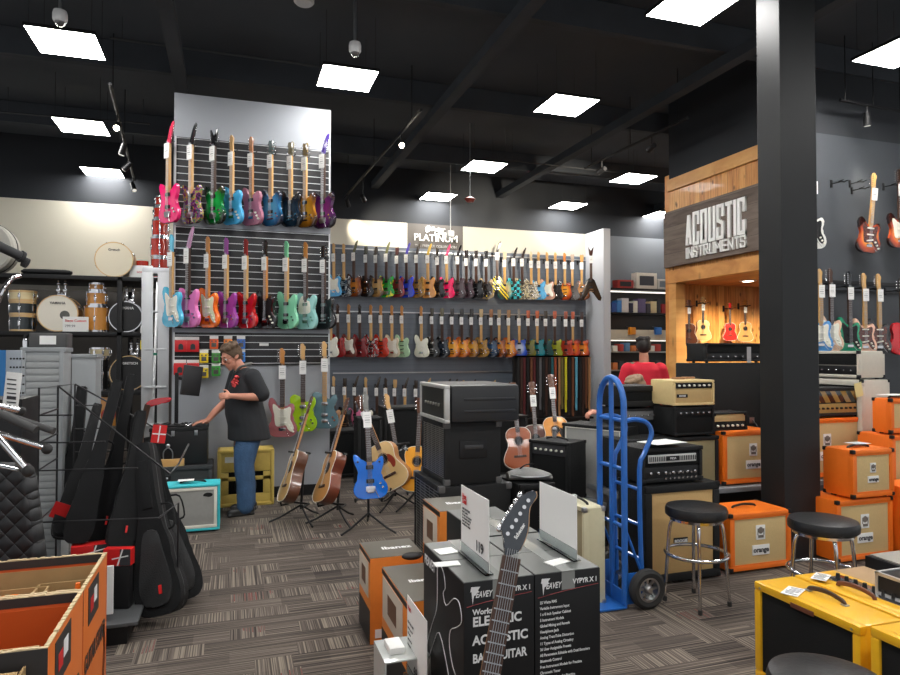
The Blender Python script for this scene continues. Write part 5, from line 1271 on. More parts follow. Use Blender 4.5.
ticket('printed price ticket at the front edge of the large yellow amplifier', 793, 592, hY, .075, .13, R(-62))
ticket('second price ticket behind the handle of the large yellow amplifier', 821, 577.5, hY, .07, .12, R(-60))
# second yellow amp with open control panel, behind
def chassis(t, w, d, h):
    ob('control_plate', MB().box((0, .03, h+.001), (w*.7, .11, .006), .002), CHROME, t)
    for i in range(8):
        ob('pointer_knob', AMPG.setdefault(('yk',), MB().cyl((0, 0, 0), (0, 0, .024), .012, .009, seg=12).mesh('pointer_knob')), BLACK, t, loc=(-w*.3+i*w*.085, .03, h+.004))
    ob('leather_handle', MB().tube([(-.10, -.06, h), (-.085, -.06, h+.018), (0, -.06, h+.03), (.085, -.06, h+.018), (.10, -.06, h)], .012, 8, smooth=4, flat=.6), mat('brown_leather_strip', srgb(104, 60, 42), .5), t)
amp('combo_amplifier', 'yellow amplifier with open chrome control plate, behind the large yellow one', 'amplifier', (uY+.125+.30, (vf+vn)/2+.03, 0), vf-vn, .27, hY-.01, face='u', extra=chassis, **YA)
u2_ = PD(872, 627, 2.68).x; h2_ = PD(872, 627, 2.68).z; v2 = PD(872, 627, 2.68).y
amp('combo_amplifier', 'second yellow amplifier cut by the bottom right corner', 'amplifier', (u2_+.13, v2-.24, 0), .5, .26, h2_, face='u', group=None, **YA)
p = PD(897, 633, 2.5)
tag(ob('chrome_cymbal_bell', MB().lathe([(.002, .05), (.03, .045), (.06, .02), (.075, 0), (.06, .0)], seg=24), CHROME, loc=(u2_+.13, v2-.12, h2_+.002)), 'round chrome dome on the corner yellow amplifier', 'dome')
# silver edged case on the yellow amp
p = PD(874, 600, 2.75)
t = thing('silver_case', 'black case with silver edges standing on the rear yellow amplifier', 'case', (3.06, 2.27, hY-.008), R(-90))
ob('case_box', MB().box((0, 0, .05), (.28, .18, .1), .004), BLACK, t)
m = MB(); m.frame(.285, .105, .014, -.094, -.08, .05); 
for s in (-1, 1): m.box((s*.137, 0, .098), (.014, .19, .012)); m.box((0, s*.088, .098), (.28, .014, .012)); 
ob('aluminium_edge', m, ALU, t)
t = thing('wooden_crate', 'pale wooden crate carrying the silver edged case at the right edge', 'crate', (uY+.72, (vf+vn)/2-.06, 0))
ob('crate_box', MB().box((0, 0, (hY-.04)/2), (.26, .9, hY-.04), .004), mat('pale_wood', srgb(170, 140, 105), .6, var=.15, scale=8), t)
# pedalboard bag behind
p = PD(893, 562, 3.9)
boxthing('flat_case', 'flat black case with a pale rim behind the yellow amplifiers', 'case', (p.x+.16, p.y, 0), .4, .3, p.z, BLACK, parts=lambda t, w, d, h: ob('lid_rim', MB().box((0, 0, h+.005), (w*.9, d*.9, .01), .004), mat('pale_rim', (.35, .34, .3), .4), t))

# ------------------------------------------------------------------ acoustic guitars and floor stands
def aco_mesh(th):
    def f():
        m = MB(); o = cat2(ACO, 3); n0 = len(m.bm.faces)
        m.prism(o, -th+.004, 0, .004)
        return m.mesh('acoustic_body')
    return gm(('ab', th), f)
def top_mesh():
    def f(): m = MB(); m.prism(scl(cat2(ACO, 3), .985, (0, .25)), -.0035, .0015, .001); return m.mesh('soundboard')
    return gm('sb', f)
def acoustic(label, loc, rot, side=BROWNW, topc=(214, 168, 100), th=.11, scale=1., guard=None, name='acoustic_guitar', price=True, cat='guitar', binding=True, group='acoustic guitars standing on the floor', headc=BROWNW):
    t = thing(name, label, cat, loc, group=group, rot=rot); t.scale = (scale,)*3
    ob('body', aco_mesh(th), side, t)
    ob('soundboard', top_mesh(), mat('top_%d_%d_%d' % topc, srgb(*topc), .3, coat=.4, var=.06, scale=12), t, loc=(0, -th+.003, 0))
    if binding: ob('binding', MB().tube([(x, -th+.001, z) for x, z in cat2(ACO, 2)], .0035, 4, closed=True), PARCH, t)
    ob('sound_hole', MB().cyl((0, -th-.0015, .335), (0, -th+.002, .335), .05, seg=24), BLACK, t)
    ob('rosette', MB().tube([(.058*math.cos(a), -th-.001, .335+.058*math.sin(a)) for a in [i*math.pi/12 for i in range(24)]], .004, 4, closed=True), BROWNW, t)
    ob('bridge', MB().box((0, -th-.004, .15), (.15, .010, .028), .004), ROSE, t)
    m = MB(); m.box((0, -th-.008, .66), (.052, .010, .44), .002, mi=1); m.prism([(-.026, .49), (-.022, .88), (.022, .88), (.026, .49)], -th-.004, -th+.018, .006)
    for i in range(1, 15):
        z = .88-.66*(1-2**(-i/12)); m.box((0, -th-.0135, z), (.046, .002, .0028), mi=2)
    ob('neck', m, [NECKW, ROSE, STEEL], t)
    m = MB(); m.prism([(x*1.15, z*1.1+.88) for x, z in [(-.021, 0), (-.032, .03), (-.036, .165), (0, .172), (.036, .165), (.032, .03), (.021, 0)]], -th-.006, -th+.01, .002); ob('headstock', m, headc, t)
    m = MB()
    for s in (-1, 1):
        for i in range(3): m.cyl((s*.022, -th-.012, .93+i*.045), (s*.022, -th, .93+i*.045), .005, seg=8); m.ball((s*.055, -th, .93+i*.045), .010, (1, .6, 1), 8)
    ob('tuner', m, CHROME, t)
    m = MB()
    for i in range(6): m.cyl((-.022+.0088*i, -th-.012, .15), (-.016+.0064*i, -th-.016, .88), .0009, seg=4)
    ob('strings', m, STEEL, t)
    if guard: ob('pickguard', MB().prism(cat2([(.045, .30), (.06, .36), (.10, .33), (.12, .27), (.10, .22), (.07, .21), (.06, .26)], 3), -th-.0025, -th+.002), guard, t)
    if price: o = ob('price_tag', tag_mesh(), [WHITE, INK], t, loc=(0, -th+.045, .09)); 
    return t
def fstand(label, x, y, rz, h=.62, hb=.16):
    t = thing('guitar_stand', label, 'guitar stand', (x, y, 0), rz, 'black folding guitar stands')
    m = MB()
    for a in (90, 215, 325): m.tube([(0, 0, .16), (.2*math.cos(R(a)), .2*math.sin(R(a)), .05), (.30*math.cos(R(a)), .30*math.sin(R(a)), .012)], .010, 6)
    ob('tripod', m, BLACK, t)
    ob('post', MB().cyl((0, 0, .12), (0, .06, h), .012), BLACK, t)
    ob('cradle_arm', MB().tube([(-.12, -.16, hb+.03), (-.12, -.15, hb), (-.09, .0, hb), (.09, .0, hb), (.12, -.15, hb), (.12, -.16, hb+.03)], .010, 8), RUB, t)
    ob('upper_yoke', MB().tube([(-.10, -.06, h+.02), (-.08, .03, h), (.08, .03, h), (.10, -.06, h+.02)], .010, 8), RUB, t); return t
def standing(fn, label, pbot, ptop, d, dt, front, L, **k):
    """guitar whose body bottom and headstock top project there; d distance at the foot, dt at the head"""
    a = PD(*pbot, d); b = PD(*ptop, dt); ax = (b-a).normalized()
    return fn(label, a, basis(ax, front), **k), a
_, a = standing(acoustic, 'natural-topped acoustic guitar with dark sides, leftmost on the floor stands', (291, 504), (322, 400), 6.35, 6.75, (-1, -.12, .2), 1.05, side=BROWNW, topc=(216, 168, 98), price=False)
fstand('black folding guitar stand under the leftmost acoustic guitar', a.x+.10, a.y+.06, R(-40), .66, a.z-.01)
_, a = standing(acoustic, 'amber-topped acoustic guitar with reddish sides, second on the floor stands', (328, 505), (357, 403), 6.3, 6.75, (-1, -.2, .2), 1.05, side=mat('mahogany_side', srgb(118, 58, 34), .3, coat=.4, var=.15), topc=(196, 138, 78), price=False)
fstand('black folding guitar stand under the second acoustic guitar', a.x+.10, a.y+.06, R(-40), .66, a.z-.01)
a = PD(371, 499, 6.0); b = PD(366, 400, 6.3)
guitar('electric_guitar', 'bright blue electric guitar on a floor stand among the acoustic guitars', 'w', (20, 110, 215), a, basis(b-a, (-.15, -1, .2)), 'f', (120, 120, 116), MAPLE, ROSE, lvl=1, group=None)
fstand('black folding guitar stand under the bright blue electric guitar', a.x+.0, a.y+.12, R(-10), .62, a.z-.012)
_, a = standing(acoustic, 'pale spruce acoustic guitar with red-brown pickguard, right of the bright blue guitar', (400, 488), (364, 400), 6.9, 7.2, (-.7, -.8, .2), 1.05, side=NECKW, topc=(222, 186, 128), guard=mat('tortoise_red', srgb(150, 55, 35), .3, coat=.5))
fstand('black folding guitar stand under the pale spruce acoustic guitar', a.x-.02, a.y+.12, R(10), .66, a.z-.012)
_, a = standing(acoustic, 'small yellow-orange acoustic guitar half behind the centre stack', (418, 492), (423, 402), 6.9, 7.15, (-.6, -1, .2), 1.05, side=MAPLE2, topc=(238, 165, 40), scale=.92, price=False)
fstand('black folding guitar stand under the small yellow guitar', a.x, a.y+.12, 0, .6, a.z-.012)
if 0: _, a = standing(acoustic, 'dark-sided acoustic guitar behind the bright blue one', (352, 492), (378, 395), 7.3, 7.6, (-.6, -.8, .2), 1.05, side=ROSE, topc=(180, 120, 66), price=True)
if 0: fstand('black folding guitar stand behind the bright blue electric guitar', a.x+.06, a.y+.12, R(-20), .6, a.z-.012)
a = PD(402, 480, 7.4); b = PD(388, 400, 7.6)
guitar('bass_guitar', 'black electric guitar with white tag behind the pale spruce acoustic', 's', (30, 32, 36), a, basis(b-a, (-.3, -1, .2)), 'f', MAPLE, MAPLE, ROSE, guard=BLACK, lvl=1)
fstand('black folding guitar stand behind the pale spruce acoustic', a.x, a.y+.12, 0, .6, a.z-.012)
for (px, py, tx, ty, d, sd, tc, lab) in [(521, 470, 513, 395, 8.0, ROSE, (150, 76, 38), 'reddish brown acoustic guitar with white tag, left one before the strap rack'), (537, 466, 532, 398, 8.3, ROSE, (84, 40, 24), 'dark mahogany acoustic guitar, middle one before the strap rack'), (557, 458, 551, 392, 8.3, NECKW, (225, 150, 60), 'orange-topped acoustic guitar with dark pickguard, right one before the strap rack')]:
    _, a = standing(acoustic, lab, (px, py), (tx, ty), d, d+.3, (-.35, -1, .2), 1.05, side=sd, topc=tc, guard=BLACK if tx == 551 else None)
    fstand(f'black stand under the {lab.split(" acoustic")[0]} acoustic guitar', a.x, a.y+.12, 0, .6, a.z-.012)
# black keyboard stand / cases in the gap before the long wall
for (px, py, w, d, h, dist, lab) in [(349, 470, .6, .4, .62, 8.9, 'wide low black box on the floor behind the second acoustic guitar'), (368, 470, .3, .3, .85, 8.2, 'narrow black box on the floor behind the bright blue guitar'), (402, 470, .55, .4, .95, 8.6, 'black speaker box on the floor in front of the long wall, left'), (385, 470, .4, .35, .75, 9.2, 'low black box beside the taller one in front of the long wall'), (505, 470, .5, .4, .8, 9.0, 'black box on the floor between centre stack and strap rack')]:
    p = PD(px, 352, dist); amp('floor_speaker', lab, 'speaker', (p.x, p.y, 0), w, d, h, TOLEX, grille=BLKG, handle=None)
# stools of vinyl for trying guitars
# ------------------------------------------------------------------ left: amplifiers around the work place
TQ = mat('turquoise_tolex', srgb(60, 196, 206), .5, bump=.2, bscale=300)
vT = 6.47; x0, x1 = ux(165, vT), ux(221, vT)
amp('combo_amplifier', 'turquoise amplifier with silver grille and white surround, on the carpet', 'amplifier', ((x0+x1)/2, vT+.14, 0), x1-x0, .27, zat(165, 487, vT), TQ, grille=SILVERG, frame=.022, piping=None, corners=False, handle='top', extra=lambda t, w, d, h: (ob('white_surround', MB().frame(w-.05, h-.065, .028, -d/2+.004, -d/2+.03, h/2+.007, bev=.006), PARCH, t), ob('logo_badge', MB().prism(cat2([(-.04, 0), (-.03, .02), (.0, .028), (.035, .02), (.04, 0), (.015, -.012), (-.01, -.008)], 3), -d/2+.006, -d/2+.010), BLACK, t, loc=(w*.28, 0, h*.76))))
zq = zat(165, 487, vT)
tag(ob('price_sheet', MB().box((0, 0, 0), (.14, .1, .002)), WHITE, loc=((x0+x1)/2-.06, vT+.12, zq+.03)), 'white sheet on the handle of the turquoise amplifier', 'sheet')
vQ = 6.95; x0, x1 = ux(150, vQ), ux(213.5, vQ); zQ = zat(190, 466, vQ)
amp('bass_amplifier', 'dark grey wide amplifier cabinet behind the turquoise one, used as a work table', 'amplifier', ((x0+x1)/2, vQ+.22, 0), x1-x0, .44, zQ, mat('charcoal_tolex', (.035, .037, .04), .55, bump=.3, bscale=300), grille=mat('charcoal_cloth', (.03, .035, .036), .8, bump=.4), frame=.04, corners=False, handle=None, logo=('plate', 'Hartke', -.16, zQ*.80, .14), logosz=.03)
z_ = zat(190, 427.5, 7.0); x0b, x1b = ux(150, 7.0), ux(208, 7.0)
t = thing('tool_case', 'black lidded case with latches standing on the dark grey cabinet', 'case', ((x0b+x1b)/2, 7.2, zQ+.001))
h = z_-zQ; w = x1b-x0b
ob('case_body', MB().box((0, 0, h*.45), (w, .36, h*.9), .008), BLACK, t); ob('lid', MB().box((0, 0, h*.95), (w+.01, .37, h*.1), .006), TOLEX, t)
ob('latch', MB().box((-w*.1, -.188, h*.85), (.03, .01, .05), .003).box((w*.3, -.188, h*.85), (.03, .01, .05), .003), STEEL, t)
wbp = PV(168, 449, 6.98); t = thing('wooden_block', 'light wooden block with a steel clamp on the dark grey cabinet', 'block', (wbp.x, 6.985, zQ+.001))
ob('block', MB().box((0, 0, .035), (ux(185, 6.98)-ux(152, 6.98), .05, .07), .003), MAPLE, t)
ob('clamp_loop', MB().tube([(-.04, -.0, .06), (-.04, -.0, .14), (0, 0, .18), (.04, 0, .14), (.04, 0, .06)], .006, 6, smooth=3).ball((0, 0, .2), .02), STEEL, t)
# monitor on an arm
pm = PV(176, 428, 7.1); t = thing('monitor', 'black monitor turned away on a tall black post above the work case', 'monitor', (pm.x, 7.14, z_+.001))
zt_ = zat(176, 373, 7.1)-z_
ob('base', MB().box((0, 0, .01), (.16, .16, .02), .004), BLACK, t); ob('post', MB().box((0, 0, zt_/2), (.035, .035, zt_), .003), BLACK, t)
hs = zat(190, 365, 7.0)-z_; ob('screen', MB().box((.14, -.02, hs-.16), (.19, .035, .30), .008, rot=Euler((0, R(8), R(25)))), mat('monitor_shell', (.018, .018, .02), .35), t)
ob('arm', MB().cyl((0, 0, zt_-.05), (.13, 0, hs-.16), .015), BLACK, t)
for (px, py, r_, lab, mm) in [(188, 424, .05, 'coil of silver cable on the work case by the hand', CHROME), (181, 420, .06, 'coil of black cable beside the monitor post', RUB), (162, 420, .07, 'bundle of black cable at the left end of the work case', RUB)]:
    p = PV(px, 427, 7.12); pts = [(r_*math.cos(a*.8), r_*.8*math.sin(a*.8), .02+.012*math.sin(a*1.7)) for a in range(24)]
    tag(ob('cable_coil', MB().tube(pts, .009, 6, smooth=2), mm, loc=(p.x, 7.12+random.uniform(-.03, .03), z_+.003)), lab, 'cable', 'cable coils on the work case')
# yellow open-backed cabinet behind the man
vY = 7.42; x0, x1 = ux(218, vY), ux(275, vY); hyl = zat(218, 451, vY)
YLW = mat('aged_yellow_tolex', srgb(210, 182, 92), .5, bump=.2, bscale=200, var=.08)
t = thing('speaker_cabinet', 'yellow open-backed cabinet on the floor behind the man', 'speaker cabinet', ((x0+x1)/2, vY+.15, 0)); w = x1-x0; d = .3; h = hyl
m = MB(); m.box((0, 0, h-.02), (w, d, .04), .015); m.box((0, 0, .02), (w, d, .04), .015); m.box((-w/2+.02, 0, h/2), (.04, d, h), .015); m.box((w/2-.02, 0, h/2), (.04, d, h), .015)
ob('cabinet', m, YLW, t)
m = MB(); m.box((0, -d/2+.02, h*.78), (w-.07, .015, h*.34), .003); m.box((0, -d/2+.02, h*.49), (w-.07, .015, h*.07), .003); m.box((0, -d/2+.02, h*.13), (w-.07, .015, h*.18), .003)
for s in (-1, 1): m.box((s*(w/2-.07), -d/2+.02, h*.4), (.09, .015, h*.4), .003)
ob('back_panel', m, YLW, t)
ob('inner_back', MB().box((0, d/2-.03, h/2), (w-.06, .01, h-.06)), BLACK, t)
m = MB(); m.lathe([(.12, .06), (.11, .02), (.05, -.06), (.045, -.08)], (0, 0, h*.3), 24, axis='Y'); ob('speaker_cone', m, MATS['paper_cone'], t)
ob('rating_label', MB().box((-w*.24, -d/2+.01, h*.83), (.15, .004, .06)), PARCH, t)

# ladder
vL = 8.15; xa, xb = ux(143, vL), ux(170, vL); zL = zat(157, 268, vL)
t = thing('step_ladder', 'tall aluminium step ladder between drum shelves and guitar island', 'ladder', ((xa+xb)/2, vL, 0)); w = xb-xa
m = MB()
ob('top_cap', MB().box((0, .09, zL-.035), (w+.02, .26, .07), .006), ALU, t)
for s in (-1, 1):
    x0 = s*(w/2-w*.21)
    ob('front_rail', MB().box((x0, -.12, (zL-.07)/2), (w*.42, .028, zL-.07), .003, rot=Euler((R(3.0), 0, 0))), ALU, t)
    ob('rear_rail', MB().box((x0-s*.015, .42, (zL-.07)/2), (.03, .022, zL-.05), .003, rot=Euler((R(-13), 0, 0))), ALU, t)
for i in range(1, 6):
    z = zL*i/6.2; ob('step', MB().box((0, -.14+.04*i/8, z), (w-.05, .09, .022), .003), ALU, t)
ob('warning_label', MB().box((-w/2+.015, -.15, zat(150, 345, vL)), (.05, .004, .10)), mat('yellow_sticker', srgb(235, 220, 50), .5), t)
ob('white_label', MB().box((-w/2+.015, -.15, zat(150, 330, vL)), (.05, .004, .08)), WHITE, t)
ob('green_clip', MB().box((w*.0, -.10, zat(155, 354, vL)), (.06, .03, .03), .006), mat('green_plastic', srgb(30, 130, 100), .4), t)

# drum shelves -----------------------------------------------------------------
vS = 11.0
def shelfz(px, py): return zat(px, py, vS)
zS = [shelfz(70, 275), shelfz(70, 331.5), shelfz(70, 392)]
xl, xr = -5.2, ux(160, vS)
t = thing('drum_shelving', 'long black steel shelving full of drums along the cream wall', 'shelf', ((xl+xr)/2, vS+.6, 0)); w = xr-xl
for z in zS: ob('shelf_board', MB().box((0, 0, z-.03), (w, 1.2, .06), .004), BLACK, t)
ob('light_edge', MB().box((0, .5, zS[0]-.10), (w, .03, .07)), mat('pale_strip', srgb(190, 186, 174), .6), t)
for px in (-40, 119, 158):
    x = ux(px, vS)-(xl+xr)/2
    for y in (-.57, .57): ob('upright', MB().box((x, y, zS[0]/2), (.07, .06, zS[0]), .003), BLACK, t)
def drum(name, label, c, r, dep, shellm, headm, axis='Y', hoop=CHROME, lugs=8, group=None, parent_extra=None, port=False, letters=None, lugm=CHROME):
    """axis Y: lies on its rim showing its head; axis Z: stands upright. c: lowest point"""
    t = thing(name, label, 'drum', c, 0, group)
    cz = r if axis == 'Y' else 0
    def P(rr, h): return (rr, h)
    o = (0, 0, cz)
    lo, hi = (-dep/2, dep/2) if axis == 'Y' else (0, dep)
    ob('shell', MB().lathe([(r*.97, lo+.01), (r*.97, hi-.01)], o, 40, axis=axis), shellm, t)
    for k, (e, s) in enumerate(((lo, 1), (hi, -1))):
        ob('drum_head', MB().lathe([(r*.95, e+s*.02), (r*.95, e-s*.001+s*.006)], o, 40, axis=axis), headm if (k == 0 or axis == 'Z') else WHITE, t)
        ob('hoop', MB().lathe([(r*.95, e+s*.03), (r, e+s*.03), (r, e), (r*.95, e), (r*.95, e+s*.03)], o, 40, axis=axis), hoop, t)
    m = MB()
    for k in range(lugs):
        a = 2*math.pi*(k+.5)/lugs; ca, sa = math.cos(a), math.sin(a)
        if axis == 'Y': m.box((r*ca, 0, cz+r*sa), (.03, dep*.4, .03), .004, rot=Euler((0, -a, 0))); m.cyl((r*1.01*ca, lo+.0, cz+r*1.01*sa), (r*1.01*ca, -dep*.2, cz+r*1.01*sa), .006, seg=6)
        else: m.box((r*1.0*ca, r*1.0*sa, dep/2), (.03, .03, min(.09, dep*.4)), .004, rot=Euler((0, 0, a))); m.cyl((r*1.01*ca, r*1.01*sa, .01), (r*1.01*ca, r*1.01*sa, dep-.01), .005, seg=6)
    ob('tension_lug', m, lugm, t)
    if port: ob('port_ring', MB().lathe([(r*.24, lo-.004), (r*.24, lo+.001)], (r*.35, 0, cz-r*.1), 24, axis='Y'), mat('dark_port', (.1, .1, .09), .6), t)
    if letters: text('head_letters', letters[0], letters[1], letters[2], t, (letters[3], lo-.002, cz+r*.55), bold=.001, ext=.0005)
    return t
HEADW = mat('white_drum_skin', srgb(226, 220, 206), .45, var=.02); HEADC = mat('coated_drum_skin', srgb(222, 212, 188), .5, var=.02); HEADK = mat('black_drum_skin', (.010, .010, .011), .4)
MAPL = mat('pale_maple_hoop', srgb(214, 178, 124), .35, coat=.3); REDSH = mat('red_sparkle_shell', srgb(170, 40, 24), .2, coat=.8, var=.4, scale=120); NATSH = mat('honey_shell', srgb(206, 140, 62), .25, coat=.6, var=.1)
def onshelf(px, z, dv=0): p = PV(px, 300, vS+.28+dv); return Vector((p.x, vS+.28+dv, z))
rs = lambda px: px/660*(vS+.25)/1.115  # radius from half width in px near the left wall
drum('bass_drum', 'cream bass drum lying on its rim on top of the drum shelving', onshelf(115.5, zS[0]), rs(17.6), .35, HEADC, HEADC, hoop=MAPL, lugs=8, letters=('Gretsch', .05, INK, 0))
drum('bass_drum', 'large bass drum with white head and port hole on the middle shelf', onshelf(61, zS[1]), rs(17.8), .4, NATSH, HEADW, hoop=MAPL, port=True, letters=('YAMAHA', .05, INK, 0))
drum('bass_drum', 'black-headed bass drum at the right end of the middle shelf', onshelf(127.5, zS[1]), rs(15.5), .35, BLACK, HEADK, hoop=CHROME, letters=('YAMAHA', .055, WHINK, 0))
drum('bass_drum', 'black-headed bass drum with maple hoop on the lowest shelf', onshelf(131, zS[2]), rs(17.5), .35, BLACK, HEADK, hoop=MAPL, letters=('GRETSCH', .05, WHINK, .02))
STRW = pattern_mat('striped_drum_wrap', [(0, srgb(220, 200, 150)), (.5, srgb(30, 44, 48)), (1, srgb(30, 44, 48))], 1.9, 'wave', rot=(0, R(90), 0), coat=.4)
# stacked shells left
def stack(label_f, px, z, specs, grp, dv=0, off=0):
    for i, (r, hgt, sm, hp, lab) in enumerate(specs):
        drum('tom_drum', lab, onshelf(px, z, dv)+Vector((0, 0, 0)), r, hgt, sm, HEADC, 'Z', hoop=hp, lugs=6, group=grp); z += hgt+.002
CRW = mat('cream_shell', srgb(222, 204, 158), .35, coat=.3); DKW = mat('dark_band_shell', srgb(34, 44, 48), .35, coat=.3)
stack(None, 23, zS[1], [(rs(11), .24, DKW, MAPL, 'dark banded floor tom, bottom of the cream-rimmed stack'), (rs(11.5), .20, DKW, MAPL, 'dark banded tom, middle of the cream-rimmed stack'), (rs(12), .16, CRW, MAPL, 'cream tom, topmost of the cream-rimmed stack')], 'stack of cream and dark toms')
stack(None, 97, zS[1], [(rs(11.5), .40, NATSH, CHROME, 'honey wood floor tom, bottom of the honey stack'), (rs(9.5), .22, NATSH, CHROME, 'honey wood tom, middle of the honey stack'), (rs(7.5), .13, NATSH, CHROME, 'small honey wood tom, topmost of the honey stack')], 'stack of honey wood toms')
z = zS[0]; 
stack(None, 160, zS[0], [(rs(9.5), .34, REDSH, CHROME, 'red sparkle floor tom, bottom of the red drum tower'), (rs(9.8), .32, REDSH, CHROME, 'red sparkle tom, second in the red drum tower'), (rs(8.5), .28, REDSH, CHROME, 'red sparkle tom, third in the red drum tower'), (rs(7.2), .20, REDSH, CHROME, 'small red sparkle tom, fourth in the red drum tower'), (rs(5.5), .17, REDSH, CHROME, 'smallest red drum, topmost of the red drum tower')], 'tower of red sparkle drums')
drum('tom_drum', 'black floor tom on the low shelf carrying the snare drum', onshelf(101, zS[2]), rs(8.5), shelfz(99, 358)-zS[2]-.002, BLACK, HEADW, 'Z')
drum('snare_drum', 'chrome and cream snare drum standing on the black floor tom', onshelf(101, shelfz(99, 358)), rs(9.5), .16, CRW, HEADC, 'Z', hoop=CHROME)
c = onshelf(99, zS[2]); 
# chrome tom mounts
def mount(label, px, z, grp='chrome double tom mounts'):
    c = onshelf(px, z, .05); t = thing('tom_mount', label, 'tom mount', c, 0, grp)
    m = MB(); m.cyl((0, 0, 0), (0, 0, .06), .015)
    for s in (-1, 1): m.cyl((s*.045, 0, .02), (s*.045, 0, .2), .016); m.ball((s*.045, 0, .2), .03); m.cyl((s*.045, 0, .2), (s*.05, -.05, .26), .012); m.box((s*.045, -.02, .1), (.05, .05, .05), .008)
    m.box((0, 0, .03), (.12, .05, .04), .006); ob('clamp_post', m, CHROME, t); return t
mount('chrome double tom mount over the white-headed bass drum', 62, zS[1]+2*rs(17.8)-.01)
mount('chrome double tom mount over the black-headed bass drum', 130, zS[1]+2*rs(15.5)-.01)
mount('chrome double tom mount over the lowest black-headed bass drum', 135, zS[2]+2*rs(17.5)-.01)
t = thing('sign_board', 'white rectangular sign standing before the white-headed bass drum', 'sign', onshelf(76, zS[1], -.25)); ob('board', MB().box((0, 0, .11), (.34, .01, .22)), WHITE, t)
text('print', 'Stage Custom', .05, REDP, t, (-.14, -.006, .16), align='LEFT', bold=.001); text('print', '799.99', .05, INK, t, (-.14, -.006, .08), align='LEFT')
t = thing('white_carton', 'white carton with red print on top of the drum shelving', 'box', onshelf(142, zS[0], 0)); ob('carton', MB().box((0, 0, .1), (.33, .25, .2), .004), WHITE, t); text('print', 'snare', .06, REDP, t, (0, -.127, .1))
tag(ob('red_drum_part', MB().cyl((0, 0, 0), (0, 0, .08), .09, seg=20), REDSH, loc=onshelf(142, zS[0]+.2)), 'small red drum lying on the white carton', 'drum')
c = onshelf(108, zS[2]); t = thing('cajon', 'honey coloured wooden box drum with a red round mark, on the low shelf', 'drum', (ux(108, vS), vS+.25, zat(108, 412, vS)))
ob('box_shell', MB().box((0, 0, .0), (.32, .3, .44), .01), NATSH, t); ob('red_mark', MB().lathe([(.10, -.153), (.10, -.149)], (0, 0, -.05), 24, axis='Y'), mat('red_paint', srgb(176, 40, 30), .5), t)
# top-left: bass drum bags on the top shelf
t = thing('soft_drum_case', 'grey drum case standing at the far left on top of the shelving', 'case', (ux(-24, 10.9), 11.3, zS[0]))
ob('case_shell', MB().lathe([(.35, -.2), (.38, -.17), (.38, .17), (.35, .2)], (0, 0, .38), 32, axis='Y'), mat('grey_case', srgb(170, 168, 160), .5), t); ob('case_rim', MB().lathe([(.385, .0), (.39, .02), (.385, .04)], (0, 0, .38), 32, axis='Y'), BLACK, t)
t = thing('microphone_boom', 'thick black padded boom across the upper left edge', 'boom', PD(0, 244, 3.2)); e = PD(22, 257, 3.3)-PD(0, 244, 3.2); s_ = PD(-30, 232, 3.2)-PD(0, 244, 3.2)
m = MB(); m.cyl(s_, e, .024, seg=16); m.cyl(e*.9, e*1.02, .030, seg=16); m.cyl(e+Vector((.0, .02, -.02)), e+Vector((.02, .02, -.03)), .026, seg=12); ob('padded_arm', m, mat('padded_black', (.02, .02, .022), .6), t)
m = MB().tube([s_, s_+Vector((-.1, 0, -.4)), s_+Vector((-.12, 0, -2.4))], .02, 8); ob('post', m, BLACK, t)
t = thing('keyboard_bag', 'long black padded bag resting on the top shelf', 'bag', onshelf(46, zS[0]+.0, -.1)); ob('bag_body', MB().loft([((x, 0, .05), (0, .08*s, 0), (0, 0, .045*s)) for x, s in ((-.32, .4), (-.28, .9), (0, 1), (.24, .95), (.30, .8), (.34, .5))]), NYLON, t)
# chrome curved pipe at far left (gong stand)
m = MB().tube([PD(-12, 420, 3.1), PD(-5, 320, 3.1), PD(2, 292, 3.1), PD(12, 279, 3.15), PD(20, 276, 3.2)], .011, 8, smooth=4)
o = ob('chrome_tube', m, CHROME); tag(o, 'curved chrome tube of a drum rack at the far left edge', 'tube')

# grey gondola fixtures --------------------------------------------------------
GND = mat('grey_laminate', srgb(146, 150, 152), .45, var=.03, scale=2)
def gond(label, px0, px1, px2, v, dep, ztop, slat=True):
    """front v=const between px1..px2, left side px0..px1"""
    x1_, x2_ = ux(px1, v), ux(px2, v); w = x2_-x1_
    t = thing('display_gondola', label, 'display fixture', ((x1_+x2_)/2, v+dep/2, 0), 0, 'grey slatted display fixtures')
    ob('carcass', MB().box((0, 0, ztop/2), (w, dep, ztop), .004), GND, t)
    m = MB()
    if slat:
        n = 34
        for i in range(n): m.box((0, -dep/2-.005, .06+(ztop-.1)*i/n+.035), (w-.05, .006, (ztop-.1)/n-.006), .001)
        ob('slat_front', m, mat('light_slats', srgb(156, 159, 159), .45, var=.03), t)
        m = MB()
        for s in (-1, 1): m.box((s*(w/2-.012), -dep/2-.006, ztop/2), (.024, .018, ztop), .002)
        ob('edge_post', m, GND, t)
    ob('top_cap', MB().box((0, 0, ztop+.01), (w+.02, dep+.02, .03), .004), GND, t); return t
gond('grey slatted display fixture end behind the wire bag rack', 19, 22, 64, 5.2, .22, zat(33, 351, 5.2))
gond('plain grey display cabinet right of the slatted one', 70, 72, 96, 6.2, .25, zat(80, 357, 6.2), False)
t = thing('small_box', 'dark grey box with white printed sheet on top of the slatted fixture', 'box', (ux(50, 5.3), 5.33, zat(33, 351, 5.2)+.026)); ob('carton', MB().box((0, 0, .05), (.23, .18, .10), .005), mat('dark_grey_box', (.06, .06, .06), .5), t); ob('sheet', MB().box((.0, -.092, .05), (.10, .003, .06)), WHITE, t)
